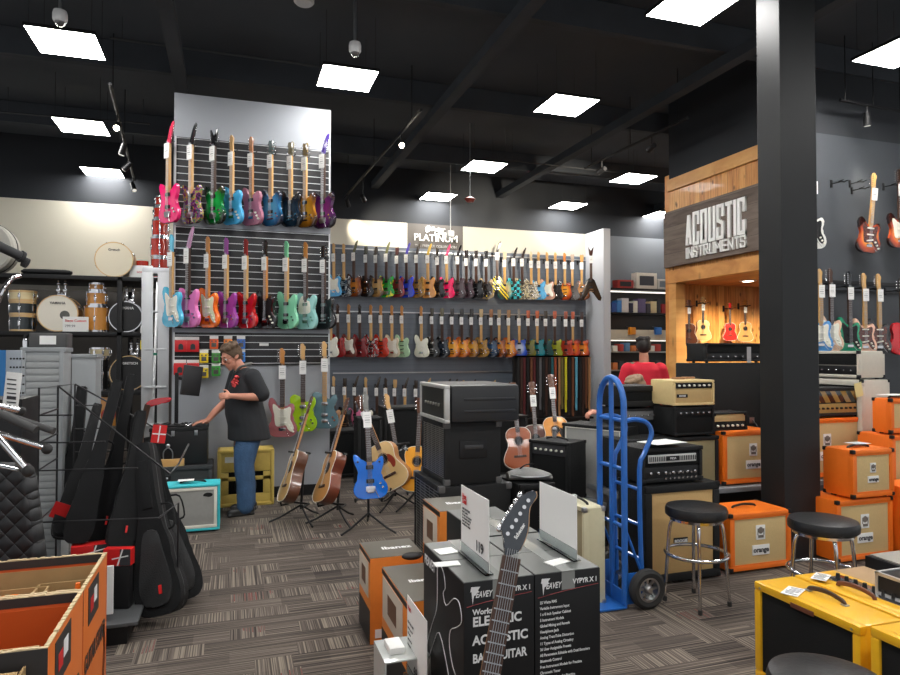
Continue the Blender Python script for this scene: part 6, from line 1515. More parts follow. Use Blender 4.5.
t = thing('spray_bottle', 'small clear bottle with dark cap on the slatted fixture', 'bottle', (ux(27, 5.3), 5.27, zat(33, 351, 5.2)+.026)); ob('bottle_body', MB().lathe([(.018, 0), (.02, .04), (.015, .06)]), CHROME, t); ob('cap', MB().lathe([(.012, .06), (.012, .09)]), BLACK, t)
# pegboard with blue side and paper
x0, x1 = ux(3, 4.4), ux(19, 4.4); zp = zat(10, 350, 4.4)
t = thing('pegboard_panel', 'grey pegboard panel with blue edge at the far left', 'panel', ((x0+x1)/2, 4.45, 0)); w = x1-x0
ob('board', MB().box((0, 0, zp/2), (w, .03, zp), .003), mat('peg_grey', srgb(150, 158, 166), .5), t); ob('blue_edge', MB().box((-w/2-.015, 0, zp/2), (.04, .04, zp)), mat('blue_strip', srgb(40, 110, 170), .5), t)
m = MB()
for i in range(5):
    for j in range(5): m.cyl((-w/2+.03+i*w/5, -.017, zp-.05-j*.05), (-w/2+.03+i*w/5, -.01, zp-.05-j*.05), .006, seg=6)
ob('peg_hole', m, BLACK, t)
p = PD(12, 392, 3.2); t = thing('sign_card', 'white printed card leaning at the far left beside the grey fixture', 'sign', (p.x, p.y, p.z-.09), R(-18)); ob('card', MB().box((0, 0, .09), (.075, .004, .19), rot=Euler((0, R(6), 0))), WHITE, t)
m = MB()
for i in range(6): m.box((.0, -.004, .15-.022*i), (.045, .001, .006 if i != 4 else .016), rot=Euler((0, R(6), 0)))
ob('print', m, INK, t)
p0 = PD(8, 402, 3.3)
boxthing('black_mixer', 'black electronic box at the far left under the white card', 'electronics', (p0.x-.05, p0.y+.1, 0), .25, .3, PD(10, 400, 3.2).z, BLACK, parts=lambda t, w, d, h: ob('control_row', MB().box((0, -d/2-.004, h-.05), (w*.8, .01, .04), .003), mat('grey_panel', (.16, .16, .16), .4), t))

# wire rack with gig bags -------------------------------------------------------
WIRE = mat('black_wire', (.02, .02, .022), .35, .3)
dR = 3.9
q = lambda px, py, d: PD(px, py, d)
t = thing('wire_rack', 'black wire rack holding guitar bags', 'rack', (0, 0, 0))
bc = PD(85, 500, dR); t.location = (bc.x, bc.y, 0); O_ = Vector((bc.x, bc.y, 0))
m = MB()
A0, B0, C0 = q(39, 388, 3.9), q(58, 386, 4.35), q(72, 384, 4.6)
levels = [(388, 386), (416, 410), (443, 434), (468, 458)]
near_, far_ = q(39, 388, 3.85), q(58, 386, 4.3)
def vert(p, z): return Vector((p.x, p.y, z))
zTop = near_.z; zLow = .40
pts = [near_, far_, q(75, 384, 4.55)]
Lw = []
rgt_n = Vector((near_.x+.62, near_.y-.10, 0)); rgt_f = Vector((pts[2].x+.45, pts[2].y+.12, 0))
m.tube([vert(near_, .2)-O_, near_-O_, far_-O_, vert(far_, .2)-O_], .006, 6); m.tube([far_-O_, pts[2]-O_, vert(pts[2], .2)-O_], .006, 6)
for k, z in enumerate((zTop-.16, zTop-.32, zTop-.48, zTop-.78)):
    r_ = .18*(k+1); r_ = min(r_, .66)
    m.tube([vert(far_, z)-O_, vert(near_, z)-O_, vert(near_, z)-O_+Vector((r_, -r_*.16, 0))], .005, 6)
    m.tube([vert(pts[2], z)-O_, vert(pts[2], z)-O_+Vector((r_*.8, .0, 0))], .005, 6)
m.tube([far_-O_, vert(near_, zTop-.52)-O_+Vector((.72, -.12, 0)), vert(near_, zTop-.52)-O_+Vector((.76, .0, .04)), vert(near_, zTop-.40)-O_+Vector((.80, .28, 0))], .006, 6)
m.tube([pts[2]-O_, vert(pts[2], zTop-.40)-O_+Vector((.62, 0, 0))], .006, 6)
m.tube([vert(near_, zTop-.78)-O_+Vector((.66, -.10, 0)), vert(near_, zTop-.72)-O_+Vector((.76, -.0, 0)), vert(near_, .14)-O_+Vector((.76, 0, 0))], .006, 6)
ob('wire_frame', m, WIRE, t)
# plinth
pc = PZ(108, 612, .12)
zpl = .13
pr_ = PZ(127, 644, 0); t = thing('display_plinth', 'low black plinth with grey top under the bag rack', 'plinth', (pr_.x-.36, pr_.y+.42, 0))
ob('base', MB().box((0, 0, .055), (.72, .84, .11), .005), BLACK, t); ob('top_plate', MB().box((.0, 0, .122), (.84, .92, .02), .005), mat('grey_metal_plate', (.12, .125, .13), .35, .4), t)
BAGO = cat2([(0, 0), (-.12, .005), (-.18, .06), (-.185, .16), (-.15, .28), (-.14, .42), (-.085, .56), (-.07, .98), (-.05, 1.03), (.05, 1.03), (.07, .98), (.085, .56), (.14, .42), (.15, .28), (.185, .16), (.18, .06), (.12, .005)], 3)
def bagmesh(th):
    return gm(('bag', th), lambda: MB().prism(BAGO, -th, 0, th*.3, seg=3).mesh('bag_body'))
def gigbag(label, pb, pt, d, dt, front, th=.12, sc=1., red=True, pocket=True, xs=.62):
    a = PD(*pb, d); b = PD(*pt, dt); L_ = (b-a).length
    t = thing('gig_bag', label, 'bag', a, rot=basis(b-a, front), group='black padded guitar bags'); s = L_/1.03*sc; t.scale = (xs, .85, s)
    ob('bag_body', bagmesh(th), NYLON, t)
    if pocket:
        P_ = cat2([(0, .05), (-.09, .06), (-.125, .13), (-.12, .22), (-.085, .36), (-.05, .48), (.05, .48), (.085, .36), (.12, .22), (.125, .13), (.09, .06)], 3)
        ob('front_pocket', MB().prism(P_, -th-.022, -th+.02, .012), mat('ribbed_nylon', (.022, .023, .024), .5, bump=.3, bscale=120, var=.2), t)
        ob('neck_pocket', MB().prism([(-.045, .62), (-.04, .92), (.04, .92), (.045, .62)], -th-.015, -th+.02, .01), NYLON, t)
    if red: ob('red_label', MB().box((.04, -th-.024, .14), (.028, .004, .05), .004), REDP, t); 
    ob('zipper', MB().tube([(x*.985, -th*.5, z) for x, z in BAGO[::2]], .006, 5, closed=True), mat('zip_black', (.05, .05, .052), .4), t)
    ob('carry_handle', MB().tube([(.12, -th*.5, .48), (.17, -th*.5, .5), (.165, -th*.5, .62), (.075, -th*.5, .64)], .012, 6, smooth=3, flat=.6), NYLON, t)
    return t
gigbag('black guitar bag with grey pocket and small red label, standing foremost on the carpet', (168, 613), (149, 446), 4.05, 4.35, (-.35, -1, .15), .13, xs=.76)
gigbag('flat black guitar bag leaning behind the foremost bag, spreading to the right', (183, 600), (146, 440), 4.35, 4.55, (.25, -1, .15), .10, red=False, xs=.72)
gigbag('tall black guitar bag leaning in the rack, highest of the leaning ones', (98, 545), (131, 378), 4.25, 4.6, (.2, -1, .25), .13, xs=.42, pocket=False)
gigbag('black guitar bag leaning in the rack just left of the highest one', (75, 543), (117, 384), 4.1, 4.45, (.2, -1, .25), .13, red=False, xs=.44, pocket=False)
gigbag('black guitar bag in the rack with red stripe, right of the highest one', (117, 550), (139, 414), 4.1, 4.4, (.3, -1, .25), .12, xs=.42, pocket=False)
gigbag('black guitar bag upright beside the grey fixture, behind the wires', (72, 505), (83, 388), 4.7, 4.85, (.1, -1, .1), .12, xs=.45, pocket=False)
gigbag('black guitar bag leaning lowest at the left of the rack', (62, 540), (96, 410), 4.1, 4.7, (.25, -1, .25), .10, red=False, xs=.42, pocket=False)
gigbag('black guitar bag between the rack and the foremost bag', (133, 590), (136, 420), 4.2, 4.5, (.2, -1, .2), .12, red=False, xs=.5, pocket=False)
# red items: boxes of cables on the plinth, tags, red strap head
def redbox(label, px, py, d, w, dd, h, rz, m_=REDP):
    p = PD(px, py, d); t = thing('accessory_box', label, 'box', p, rz, 'red accessory boxes'); ob('carton', MB().box((0, 0, 0), (w, dd, h), .003), m_, t)
    m = MB(); m.box((w*.12, -dd/2-.001, 0), (.008, .002, h), rot=Euler((0, .3, 0))); m.box((w*.12, -dd/2-.001, 0), (w*.6, .002, .007), rot=Euler((0, -.2, 0))); ob('white_cross', m, WHINK, t)
    ob('black_panel', MB().box((w*.3, -dd/2-.0005, 0), (w*.38, .001, h*.96)), INK, t)
    zb = p.z-h/2; boxthing('display_carton', 'black carton propping the '+label.split(' with')[0].split(' half')[0]+(', front one' if px > 100 else ', rear one'), 'box', (p.x, p.y, .133), w*.9, dd, zb-.134, BLACK, rz); return t
redbox('red accessory box with white lines at the rack front', 119, 556, 3.93, .16, .06, .10, R(-15))
redbox('red accessory box half under the bags', 90, 550, 4.05, .20, .10, .08, R(8))
p = PD(108, 590, 3.75); tag(ob('white_board', MB().box((0, 0, 0), (.055, .02, .27)), WHITE, loc=p), 'white upright strip at the front of the bag rack', 'board')
p = PD(60, 511, 4.1); tag(ob('red_hanging_card', MB().box((0, 0, 0), (.09, .006, .10), rot=Euler((0, .4, 0))), REDP, loc=p), 'red card hanging between the bags low in the rack', 'card')
p = PD(159, 434, 4.4); t = thing('hanging_tag', 'red and white tag hanging at the top of the foremost bag', 'tag', p, R(20)); ob('tag_card', MB().box((0, 0, 0), (.09, .003, .12), rot=Euler((0, R(8), 0))), REDP, t); ob('tag_lines', MB().box((0, -.003, 0), (.008, .001, .11), rot=Euler((0, R(8), 0))).box((0, -.003, 0), (.085, .001, .008), rot=Euler((0, R(8), 0))), WHINK, t)
p = PD(158, 401, 4.4); t = thing('headstock_cradle', 'red gloss guitar headstock sticking up above the bags', 'guitar', p, R(10)); ob('headstock', MB().prism(cat2([(-.075, -.03), (-.06, .0), (0, .02), (.07, .022), (.085, .01), (.06, -.012), (.0, -.02), (-.05, -.04)], 3), -.012, .012, .005), finish((170, 24, 34)), t)
ob('neck', MB().tube([(-.06, 0, -.02), (-.10, .02, -.2), (-.12, .05, -.6)], .02, 8), ROSE, t)
# chrome legs of an overturned stool and quilted cover
t = thing('folded_throne', 'folded drum throne with chrome and black legs at the left edge', 'stool', PD(-10, 450, 2.45)); b0 = Vector(t.location)
for a_, b_, r_ in [((-30, 400, 2.4), (22, 411, 2.5), .012), ((-30, 425, 2.4), (46, 448, 2.5), .012), ((-10, 428, 2.4), (27, 470, 2.4), .013), ((-20, 462, 2.6), (18, 470, 2.6), .008)]: ob('chrome_leg', MB().cyl(PD(*a_)-b0, PD(*b_)-b0, r_), CHROME, t)
for a_, b_, r_ in [((-20, 405, 2.35), (36, 430, 2.35), .015), ((-10, 410, 2.6), (54, 431, 2.6), .014)]: ob('foam_sleeve', MB().cyl(PD(*a_)-b0, PD(*b_)-b0, r_), mat('foam_black', (.05, .05, .05), .8), t)
for a_, r_ in [((47, 449, 2.5), .020), ((28, 471, 2.4), .022), ((21.5, 411, 2.5), .016)]: ob('rubber_tip', MB().ball(PD(*a_)-b0, r_, seg=10), RUB, t)
m = MB(); m.cyl(PD(-30, 400, 2.4)-b0, PD(-30, 400, 2.4)-b0-Vector((0, 0, 1.2)), .02); ob('post', m, CHROME, t)
QM = mat('quilted_black_fabric', (.009, .010, .012), .6); nt = QM.node_tree; b = nt.nodes['Principled BSDF']
tc = nd(nt, 'ShaderNodeTexCoord'); mp = nd(nt, 'ShaderNodeMapping'); mp.inputs['Rotation'].default_value = (0, R(45), 0); nt.links.new(tc.outputs['Object'], mp.inputs[0])
hs = []
sp = nd(nt, 'ShaderNodeSeparateXYZ'); nt.links.new(mp.outputs[0], sp.inputs[0])
for ax_ in 'XZ':
    k = nd(nt, 'ShaderNodeMath', operation='MULTIPLY'); nt.links.new(sp.outputs[ax_], k.inputs[0]); k.inputs[1].default_value = math.pi/.055
    s_ = nd(nt, 'ShaderNodeMath', operation='SINE'); nt.links.new(k.outputs[0], s_.inputs[0]); ab = nd(nt, 'ShaderNodeMath', operation='ABSOLUTE'); nt.links.new(s_.outputs[0], ab.inputs[0]); pw_ = nd(nt, 'ShaderNodeMath', operation='POWER'); nt.links.new(ab.outputs[0], pw_.inputs[0]); pw_.inputs[1].default_value = .4; hs.append(pw_)
mu = nd(nt, 'ShaderNodeMath', operation='MULTIPLY'); nt.links.new(hs[0].outputs[0], mu.inputs[0]); nt.links.new(hs[1].outputs[0], mu.inputs[1])
bp = nd(nt, 'ShaderNodeBump'); bp.inputs['Strength'].default_value = .9; bp.inputs['Distance'].default_value = .012; nt.links.new(mu.outputs[0], bp.inputs['Height']); nt.links.new(bp.outputs[0], b.inputs['Normal'])
c0 = PD(0, 560, 2.75); tl = PD(-40, 458, 2.75); tr = PD(27, 462, 2.75); br = PD(57, 570, 2.75)
t = thing('quilted_case', 'big black quilted case standing at the left edge behind the open bins', 'case', (PD(-20, 560, 2.75).x, PD(-20, 560, 2.75).y, 0), YAW*-1)
X = lambda px: (px+20)/660*2.75
zt_ = PD(0, 460, 2.75).z
m = MB(); m.prism([(X(-140), 0), (X(-120), zt_), (X(20), zt_-.02), (X(28), zt_-.07), (X(50), .45), (X(56), 0)], -.02, .07, .03); ob('case_body', m, QM, t)
# open cardboard bins of guitar stands (front left)
zBn = .85
cN_ = PZ(48, 648, zBn); cF = PZ(103, 553, zBn); cM = PZ(88, 590, zBn)
xr_ = cN_.x; 
CARD_ = mat('bare_cardboard', srgb(176, 144, 98), .8, var=.1, scale=20); ORC = mat('orange_carton_inside', srgb(196, 84, 22), .6, var=.05, scale=6); ORO = mat('orange_carton_outside', srgb(214, 112, 42), .5, var=.05, scale=6); BKC = mat('black_carton_band', (.03, .028, .028), .5)
def bin_(label, x0, x1, y0, y1, h, band=True, inside=CARD_):
    t = thing('carton_bin', label, 'box', ((x0+x1)/2, (y0+y1)/2, 0), 0, 'orange open cartons'); w = x1-x0; d = y1-y0; th = .012
    def wall(nm, c, dm, mm, inner):
        ob(nm, MB().box(c, dm, .001), mm, t)
        # torn pale edge along the top
        L_ = max(dm[0], dm[1]); al = 0 if dm[0] > dm[1] else 1; n = int(L_/.012); m = MB(); random.seed(int(L_*1e4))
        for i in range(n):
            q_ = [c[0], c[1], h+.001]; q_[al] += -L_/2+(i+.5)*L_/n; hh = random.uniform(.001, .009)
            dd = [dm[0], dm[1], hh]; dd[al] = L_/n*1.05; m.box(q_, dd)
        ob('torn_edge', m, mat('torn_board', srgb(206, 184, 146), .85), t)
    wall('front_wall', (0, -d/2+th/2, h/2), (w, th, h), ORO, 0); wall('back_wall', (0, d/2-th/2, h/2), (w, th, h), ORC, 0)
    wall('side_wall', (w/2-th/2, 0, h/2), (th, d-2*th, h), ORO, 0); wall('side_wall', (-w/2+th/2, 0, h/2), (th, d-2*th, h), ORO, 0)
    ob('bottom', MB().box((0, 0, .01), (w-.02, d-.02, .012)), CARD_, t)
    if band:
        ob('black_band', MB().box((0, -d/2-.001, h-.06), (w, .002, .12)), BKC, t); ob('black_band', MB().box((0, d/2-th-.001, h-.015), (w-.02, .002, .03)), BKC, t)
    ob('inner_lining', MB().box((w/2-th-.001, 0, h/2), (.002, d-2*th-.004, h-.01)).box((0, d/2-th-.002, h/2-.02), (w-2*th, .002, h-.04)), inside, t)
    x = w/2+.001
    ob('side_label', MB().box((x, -d*.12, h-.085), (.002, d*.42, .13)), BKC, t)
    ob('label_mark', MB().box((x+.0015, -d*.20, h-.09), (.001, d*.12, .05)), REDP, t); ob('label_mark', MB().box((x+.0015, -d*.06, h-.075), (.001, d*.12, .05)), WHINK, t)
    text('print', 'GUITAR STAND', .085, BKC, t, (x+.001, -d*.46, h-.27), rot=(R(90), 0, R(90)), bold=.002, align='LEFT', ext=.0004, sx=.62)
    m = MB(); m.tube([(x, d*.30, h-.25), (x, d*.36, h-.35), (x, d*.30, h-.5), (x, d*.38, h-.6)], .006, 4, smooth=3, flat=.3); ob('printed_drawing', m, mat('brown_ink', srgb(120, 62, 30), .6), t)
    return t
bin_('open orange carton of guitar stands, nearest at the bottom left corner', xr_-.62, xr_, cN_.y, cM.y-.003, zBn, inside=ORC)
bin_('open orange carton behind the nearest one, with brown lining', xr_-.62, PU(103, 553, xr_).x, cM.y+.003, cF.y, zBn-.0)
# inner divider boxes
def inner(label, px, py, z, w, d, h, m_, rz=0, nm='inner_carton'):
    p = PZ(px, py, z); t = thing(nm, label, 'box', (p.x, p.y, z-h), rz, 'brown inner cartons'); 
    mm = MB(); th = .006
    for s in (-1, 1): mm.box((s*(w/2), 0, h/2), (th, d, h)); mm.box((0, s*(d/2), h/2), (w, th, h))
    ob('carton_sides', mm, m_, t); ob('folded_flap', MB().box((w*.25, -d/2, h-.005), (w*.45, .05, .004), rot=Euler((.5, 0, 0))), CARD_, t); return t
fl = .012
inner('tall brown inner carton in the rear orange bin', 62, 592, zBn-.08, .20, .24, zBn-.08-fl, CARD_)
inner('brown inner carton at the left of the rear orange bin', 14, 600, zBn-.08, .16, .24, zBn-.08-fl, CARD_)
inner('brown inner carton in the nearest orange bin', -2, 665, zBn-.04, .14, .2, zBn-.04-fl, CARD_)
p = PZ(78, 580, zBn-.02); t = thing('guitar_stand_part', 'orange tipped black stand part sticking out of the rear bin', 'stand part', (p.x, p.y, fl)); ob('tube', MB().cyl((0, 0, 0), (0, 0, zBn-.1-fl), .01), BLACK, t); ob('orange_tip', MB().cyl((0, 0, zBn-.1-fl), (0, 0, zBn-.03-fl), .016, .008), ORANGE, t)
p = PZ(8, 588, zBn-.05); t = thing('tambourine', 'round orange and black item in the rear bin at the left edge', 'tambourine', (p.x, p.y, zBn-.07)); ob('ring', MB().lathe([(.05, -.0), (.055, .02), (.05, .03)]), mat('orange_black_print', srgb(226, 120, 20), .5), t)
t.location.z = zBn-.12
p = PZ(40, 590, zBn-.12); t = thing('soft_strap', 'black and red folded strap in the rear bin', 'strap', (p.x, p.y, zBn-.16)); ob('strap_fold', MB().tube([(-.09, .03, .05), (-.04, 0, .01), (.02, -.02, 0), (.08, -.02, .0)], .022, 8, smooth=4, flat=.5), NYLON, t); ob('red_lining', MB().tube([(-.07, .02, .02), (-.02, -.02, -.01), (.05, -.035, -.012)], .014, 6, smooth=4, flat=.5), REDP, t)

# ------------------------------------------------------------------ booth: sign and small instruments
SB = wood_mat('weathered_sign_boards', srgb(98, 84, 74), srgb(116, 102, 92), srgb(74, 62, 54), .19, 'z', .7, knots=False, coat=0, gap=.015)
v0 = PU(668.5, 213, UB).y; ylen = v0-VF
t = thing('hanging_sign', 'grey-brown plank sign reading ACOUSTIC INSTRUMENTS on the pine booth', 'sign', (UB-.055, (v0+VF)/2, (zS0+zS1)/2 - (zS1+zS0)/2))
ob('sign_boards', MB().box((0, 0, (zS0+zS1)/2), (.06, v0-VF, zS1-zS0), .003), SB, t)
def onU(px, py): return PU(px, py, UB-.09)
a = onU(686.5, 240); b = onU(746.5, 215)
yc = (a.y+b.y)/2-(v0+VF)/2; wl = a.y-b.y
SGN = mat('white_sign_letters', (.84, .83, .80), .5, var=.01)
hL = onU(686.5, 211+7).z; zA1 = onU(716, 204.5).z; zA0 = onU(716, 242.5).z; zI1 = onU(716, 239).z; zI0 = onU(716, 250).z
GL = {  # strokes of condensed block capitals on a 1 x 1 cell: polylines
 'A': [[(0, 0), (.5, 1), (1, 0)], [(.22, .3), (.78, .3)]], 'C': [[(1, .68), (1, 1), (0, 1), (0, 0), (1, 0), (1, .32)]], 'O': [[(0, 0), (0, 1), (1, 1), (1, 0), (0, 0), (0, .5)]],
 'U': [[(0, 1), (0, 0), (1, 0), (1, 1)]], 'S': [[(1, .72), (1, 1), (0, 1), (0, .56), (1, .44), (1, 0), (0, 0), (0, .28)]], 'T': [[(0, 1), (1, 1)], [(.5, 1), (.5, 0)]],
 'I': [[(.5, 0), (.5, 1)]], 'N': [[(0, 0), (0, 1), (1, 0), (1, 1)]], 'R': [[(0, 0), (0, 1), (1, 1), (1, .52), (0, .52)], [(.55, .52), (1, 0)]],
 'M': [[(0, 0), (0, 1), (.5, .35), (1, 1), (1, 0)]], 'E': [[(1, 1), (0, 1), (0, 0), (1, 0)], [(0, .5), (.85, .5)]]}
WD = {'I': .34, 'M': 1.3, 'T': .95, 'N': 1.12}
def block(body, w, h, z):
    tot = sum(WD.get(c, 1) for c in body)+.16*(len(body)-1); k = w/tot; x = -w/2; st = k*(.35 if len(body) < 10 else .24); sv = min(st*1.0, h*.17)
    for c in body:
        cw_ = WD.get(c, 1)*k; m = MB(); iw = cw_-st; ih = h-sv
        for pl in GL[c]:
            for (a0, b0), (a1, b1) in zip(pl, pl[1:]):
                p0 = (x+st/2+a0*iw, -h/2+sv/2+b0*ih); p1 = (x+st/2+a1*iw, -h/2+sv/2+b1*ih)
                dx, dz = p1[0]-p0[0], p1[1]-p0[1]; L_ = math.hypot(dx, dz); horiz = abs(dz) < abs(dx)*.35
                th = sv if horiz else st; ex = (st if horiz else sv)*.5 if (abs(dx) < 1e-4 or abs(dz) < 1e-4) else 0
                a = math.atan2(dz, dx); m.box(((p0[0]+p1[0])/2, 0, (p0[1]+p1[1])/2), (L_+2*ex, .03+.0004*len(m.bm.faces), th), 0, rot=Euler((0, -a, 0)))
        o = ob('sign_letter', m, SGN, t, smooth=False, loc=(-.04, yc, z), rot=(0, 0, R(-90))); x += cw_+.16*k
block('ACOUSTIC', wl, (zA1-zA0)*.92, (zA1+zA0)/2+.005)
block('INSTRUMENTS', wl, (zI1-zI0)*1.05, (zI1+zI0)/2-.035)
# downlight in the soffit
pd = PZ(748, 281, zOp-.005)
t = thing('downlight', 'round white downlight in the pine soffit', 'light', (pd.x, pd.y, zOp-.012))
ob('trim_ring', MB().lathe([(.07, .012), (.11, .012), (.105, 0), (.07, 0), (.07, .012)], seg=28), WFR, t); ob('lamp_face', MB().lathe([(.07, .008), (.07, .004)], seg=24), mat('downlight_lens', (1, .9, .72), .4, emit=16, var=0), t)
for dx, dy in ((0, 0), (1.3, 0)):
    l = bpy.data.lights.new('booth_bulb', 'SPOT'); l.energy = 190; l.color = (1, .86, .62); l.spot_size = R(150); l.spot_blend = .9; l.shadow_soft_size = .07
    o = bpy.data.objects.new('booth_bulb', l); COL.objects.link(o); o.location = (pd.x+dx-(.0), pd.y+dy, zOp-.03)
    if dx:
        t2 = thing('downlight', 'second round downlight deeper inside the pine booth', 'light', (pd.x+dx, pd.y+dy, zOp-.012)); ob('trim_ring', MB().lathe([(.07, .012), (.11, .012), (.105, 0), (.07, 0), (.07, .012)], seg=28), WFR, t2); ob('lamp_face', MB().lathe([(.07, .008), (.07, .004)], seg=24), MATS['downlight_lens'], t2)
UKO = [(x*.8, z) for x, z in ACO]
def uke(label, px, ptop, pbot, side, topc, price, name='ukulele'):
    b = PV(px, pbot, VK-.10); a = PV(px, ptop, VK-.10); L_ = a.z-b.z
    t = acoustic(label, b, (0, 0, R(-20)), side=side, topc=topc, th=.09, scale=L_/1.07, name=name, cat='ukulele' if name == 'ukulele' else 'mandolin', price=price, group='small instruments on the pine back wall', headc=side)
    hanger(b.x, VK, b.z+L_*.86, -20, 'hangers on the pine wall', f'small hanger of the {label.split(" small")[0].split(" ukulele")[0]} instrument on the pine wall'); return t
uke('dark brown round-bodied small guitar with white tag on the pine wall', 688, 300, 345, BROWNW, (88, 46, 26), True)
uke('pale natural small guitar with white tag, second on the pine wall', 702, 297, 341, MAPLE, (214, 170, 110), True)
uke('little bright red ukulele on the pine wall', 729, 303, 341, finish((190, 30, 30)), (205, 36, 34), False)
uke('tan ukulele with white tag, rightmost on the pine wall', 744, 300, 342, MAPLE2, (190, 140, 84), True)

# shelves behind the red-shirted man --------------------------------------------
vH = 12.2
def far(px, py): return PV(px, py, vH-.25)
x0, x1 = uFin+.17, ux(676, vH)+.3
zs = [zat(640, 289, vH), zat(640, 313, vH), zat(640, 336, vH)]
t = thing('wall_shelving', 'black wall shelving with boxed gear behind the man in red', 'shelf', ((x0+x1)/2, vH+.1, 0)); w = x1-x0
for z in zs[:2]: ob('shelf_board', MB().box((0, 0, z-.02), (w, .36, .04), .003), BLACK, t)
ob('back_panel', MB().box((0, .17, (zs[0]+zs[2])/2), (w, .02, zs[0]-zs[2]), .002), mat('dark_slat', (.03, .03, .032), .5), t)
ob('light_strip', MB().box((0, -.1, zs[0]-.07), (w*.9, .03, .03), .003), mat('shelf_light', (1, .97, .9), .4, emit=.9, var=0), t)
ob('cream_header', MB().box((0, .02, zs[2]+.02), (w, .34, .22), .004), mat('cream_header', srgb(196, 188, 168), .6), t)
ob('side_post', MB().box((-w/2, .0, zs[0]/2), (.03, .38, zs[0])).box((w/2, 0, zs[0]/2), (.03, .38, zs[0])), BLACK, t)
for k in range(3): ob('lower_shelf', MB().box((0, 0, zat(640, 352+18*k, vH)), (w, .34, .03), .003), mat('glass_shelf', (.35, .4, .38), .2, coat=.5), t)
ob('lower_back', MB().box((0, .17, zs[2]/2), (w, .02, zs[2]), .002), mat('dark_slat', (.03, .03, .032), .5), t)
ob('case_light', MB().box((0, -.08, zs[2]-.10), (w*.9, .03, .02), .003), MATS['shelf_light'], t)
def pack(label, px0, px1, py, z, c, hgt, nm='gear_box', pic=None, v=None):
    vv = v or vH; a, b = ux(px0, vv-.1), ux(px1, vv-.1); t = thing(nm, label, 'box', ((a+b)/2, vv+.0, z+.001), 0, 'boxed gear on the wall shelving')
    ob('carton', MB().box((0, 0, hgt/2), (b-a, .2, hgt), .004), mat('pk_%d_%d_%d' % c, srgb(*c), .5), t)
    if pic: ob('printed_picture', MB().box((0, -.101, hgt/2), ((b-a)*.7, .002, hgt*.6)), mat('pkp_%d_%d_%d' % pic, srgb(*pic), .5), t)
pack('white carton with a dark keyboard picture on the top shelf', 637, 657.5, 0, zs[0], (222, 214, 200), .34, pic=(66, 66, 72))
pack('small white carton right of the keyboard one on the top shelf', 658.5, 670, 0, zs[0], (200, 198, 192), .22, pic=(120, 130, 140))
pack('red and black small machine box on the top shelf', 618, 634, 0, zs[0], (150, 46, 40), .17, pic=(30, 30, 32))
CP = [(612, 617, (36, 70, 130)), (617.5, 622, (60, 120, 180)), (622.5, 629, (206, 200, 196)), (629.5, 633.5, (40, 40, 60)), (634, 638, (210, 206, 190)), (638.5, 646, (96, 84, 120)), (647, 651, (60, 56, 64)), (651.5, 657, (214, 196, 150)), (657.5, 661, (44, 44, 50)), (662, 668, (150, 34, 40))]
CW = ['navy blue', 'light blue', 'white', 'dark indigo', 'pale', 'lilac', 'charcoal', 'tan', 'near-black', 'dark red']
for i, (a, b, c) in enumerate(CP): pack(f'{CW[i]} packet in the row on the second shelf', a, b, 0, zs[1], c, .2+.05*(i % 3))
for i, (px, c, nm) in enumerate([(632, (226, 140, 30), 'orange'), (658, (50, 120, 200), 'blue')]):
    p = PV(px, 331, vH-.12); t = thing('hanging_pack', f'{nm} pack hanging below the second shelf', 'packet', p, 0); ob('pack', MB().box((0, 0, .0), (.15, .08, .16), .02), mat('hp_'+nm, srgb(*c), .4), t); ob('hook', MB().cyl((0, 0, .08), (0, .2, .1), .005, seg=6), STEEL, t)
random.seed(3)
cl = [((226, 226, 214), 'white'), ((110, 160, 90), 'green'), ((60, 60, 64), 'charcoal'), ((206, 120, 60), 'orange'), ((90, 130, 170), 'blue'), ((180, 60, 50), 'red')]
for k in range(3):
    for i in range(8):
        px = 613+i*6.2; c, cn_ = cl[(i*5+k*3) % 6]
        pack(f'{cn_} small packet on the {["upper", "middle", "lower"][k]} lit shelf, {ORD[i]} along from the pier', px, px+4.6, 0, zat(640, 352+18*k, vH)+.015, c, .12+.03*((i+k) % 3))
# cable hanger / red guitar seen at the booth corner
# ------------------------------------------------------------------ dark right wall guitars
VW2 = VF-.17
def wallg(px, pb, kd, c, w, yaw=-12, guard=PARCH, **k):
    p = PV(px, pb, VW2); guitar('electric_guitar', w, kd, c, p, (0, R(k.pop('tilt', 0)), R(yaw)), k.pop('head', 'f'), k.pop('hc', None), k.pop('nk', MAPLE), guard=guard, lvl=1, group='guitars on the dark right wall', scale=.94, **k)
    hanger(p.x, VF, p.z+.766, yaw, 'hangers on the dark right wall', 'black hanger above the '+w.split(' electric')[0].split(' single')[0]+' guitar on the dark wall'+(' at the picture edge' if px > 890 else ' by the column' if px < 822 else ''))
wallg(866, 253, 's', SUN, 'sunburst electric guitar with tortoise pickguard, upper row of the dark wall', guard=TORT, tilt=6)
wallg(812, 249, 's', (226, 226, 220), 'white electric guitar with black pickguard half hidden by the column', guard=BLACK, hc=(40, 36, 34), nk=ROSE)
wallg(898, 248, 's', SUN, 'sunburst electric guitar cut by the right edge, upper row', guard=PARCH, hc=(60, 40, 30), nk=ROSE)
for px in (831, 849.5):
    p = PV(px, 184, VF); hanger(p.x, VF, p.z, 0, 'empty hangers on the dark right wall', f'empty black hanger on the dark wall, {"nearer the column" if px < 840 else "nearer the sunburst guitar"}')
wallg(819, 352, 's', (80, 150, 215), 'light blue electric guitar at the column edge, lower row', guard=PARCH, nk=MAPLE)
wallg(829.5, 351, 's', (226, 190, 160), 'shell pink electric guitar behind the green one, lower row', guard=PARCH, nk=ROSE)
wallg(848, 353, 's', (24, 140, 100), 'emerald green electric guitar with black pickguard and black head', guard=BLACK, hc=(26, 26, 28), nk=ROSE)
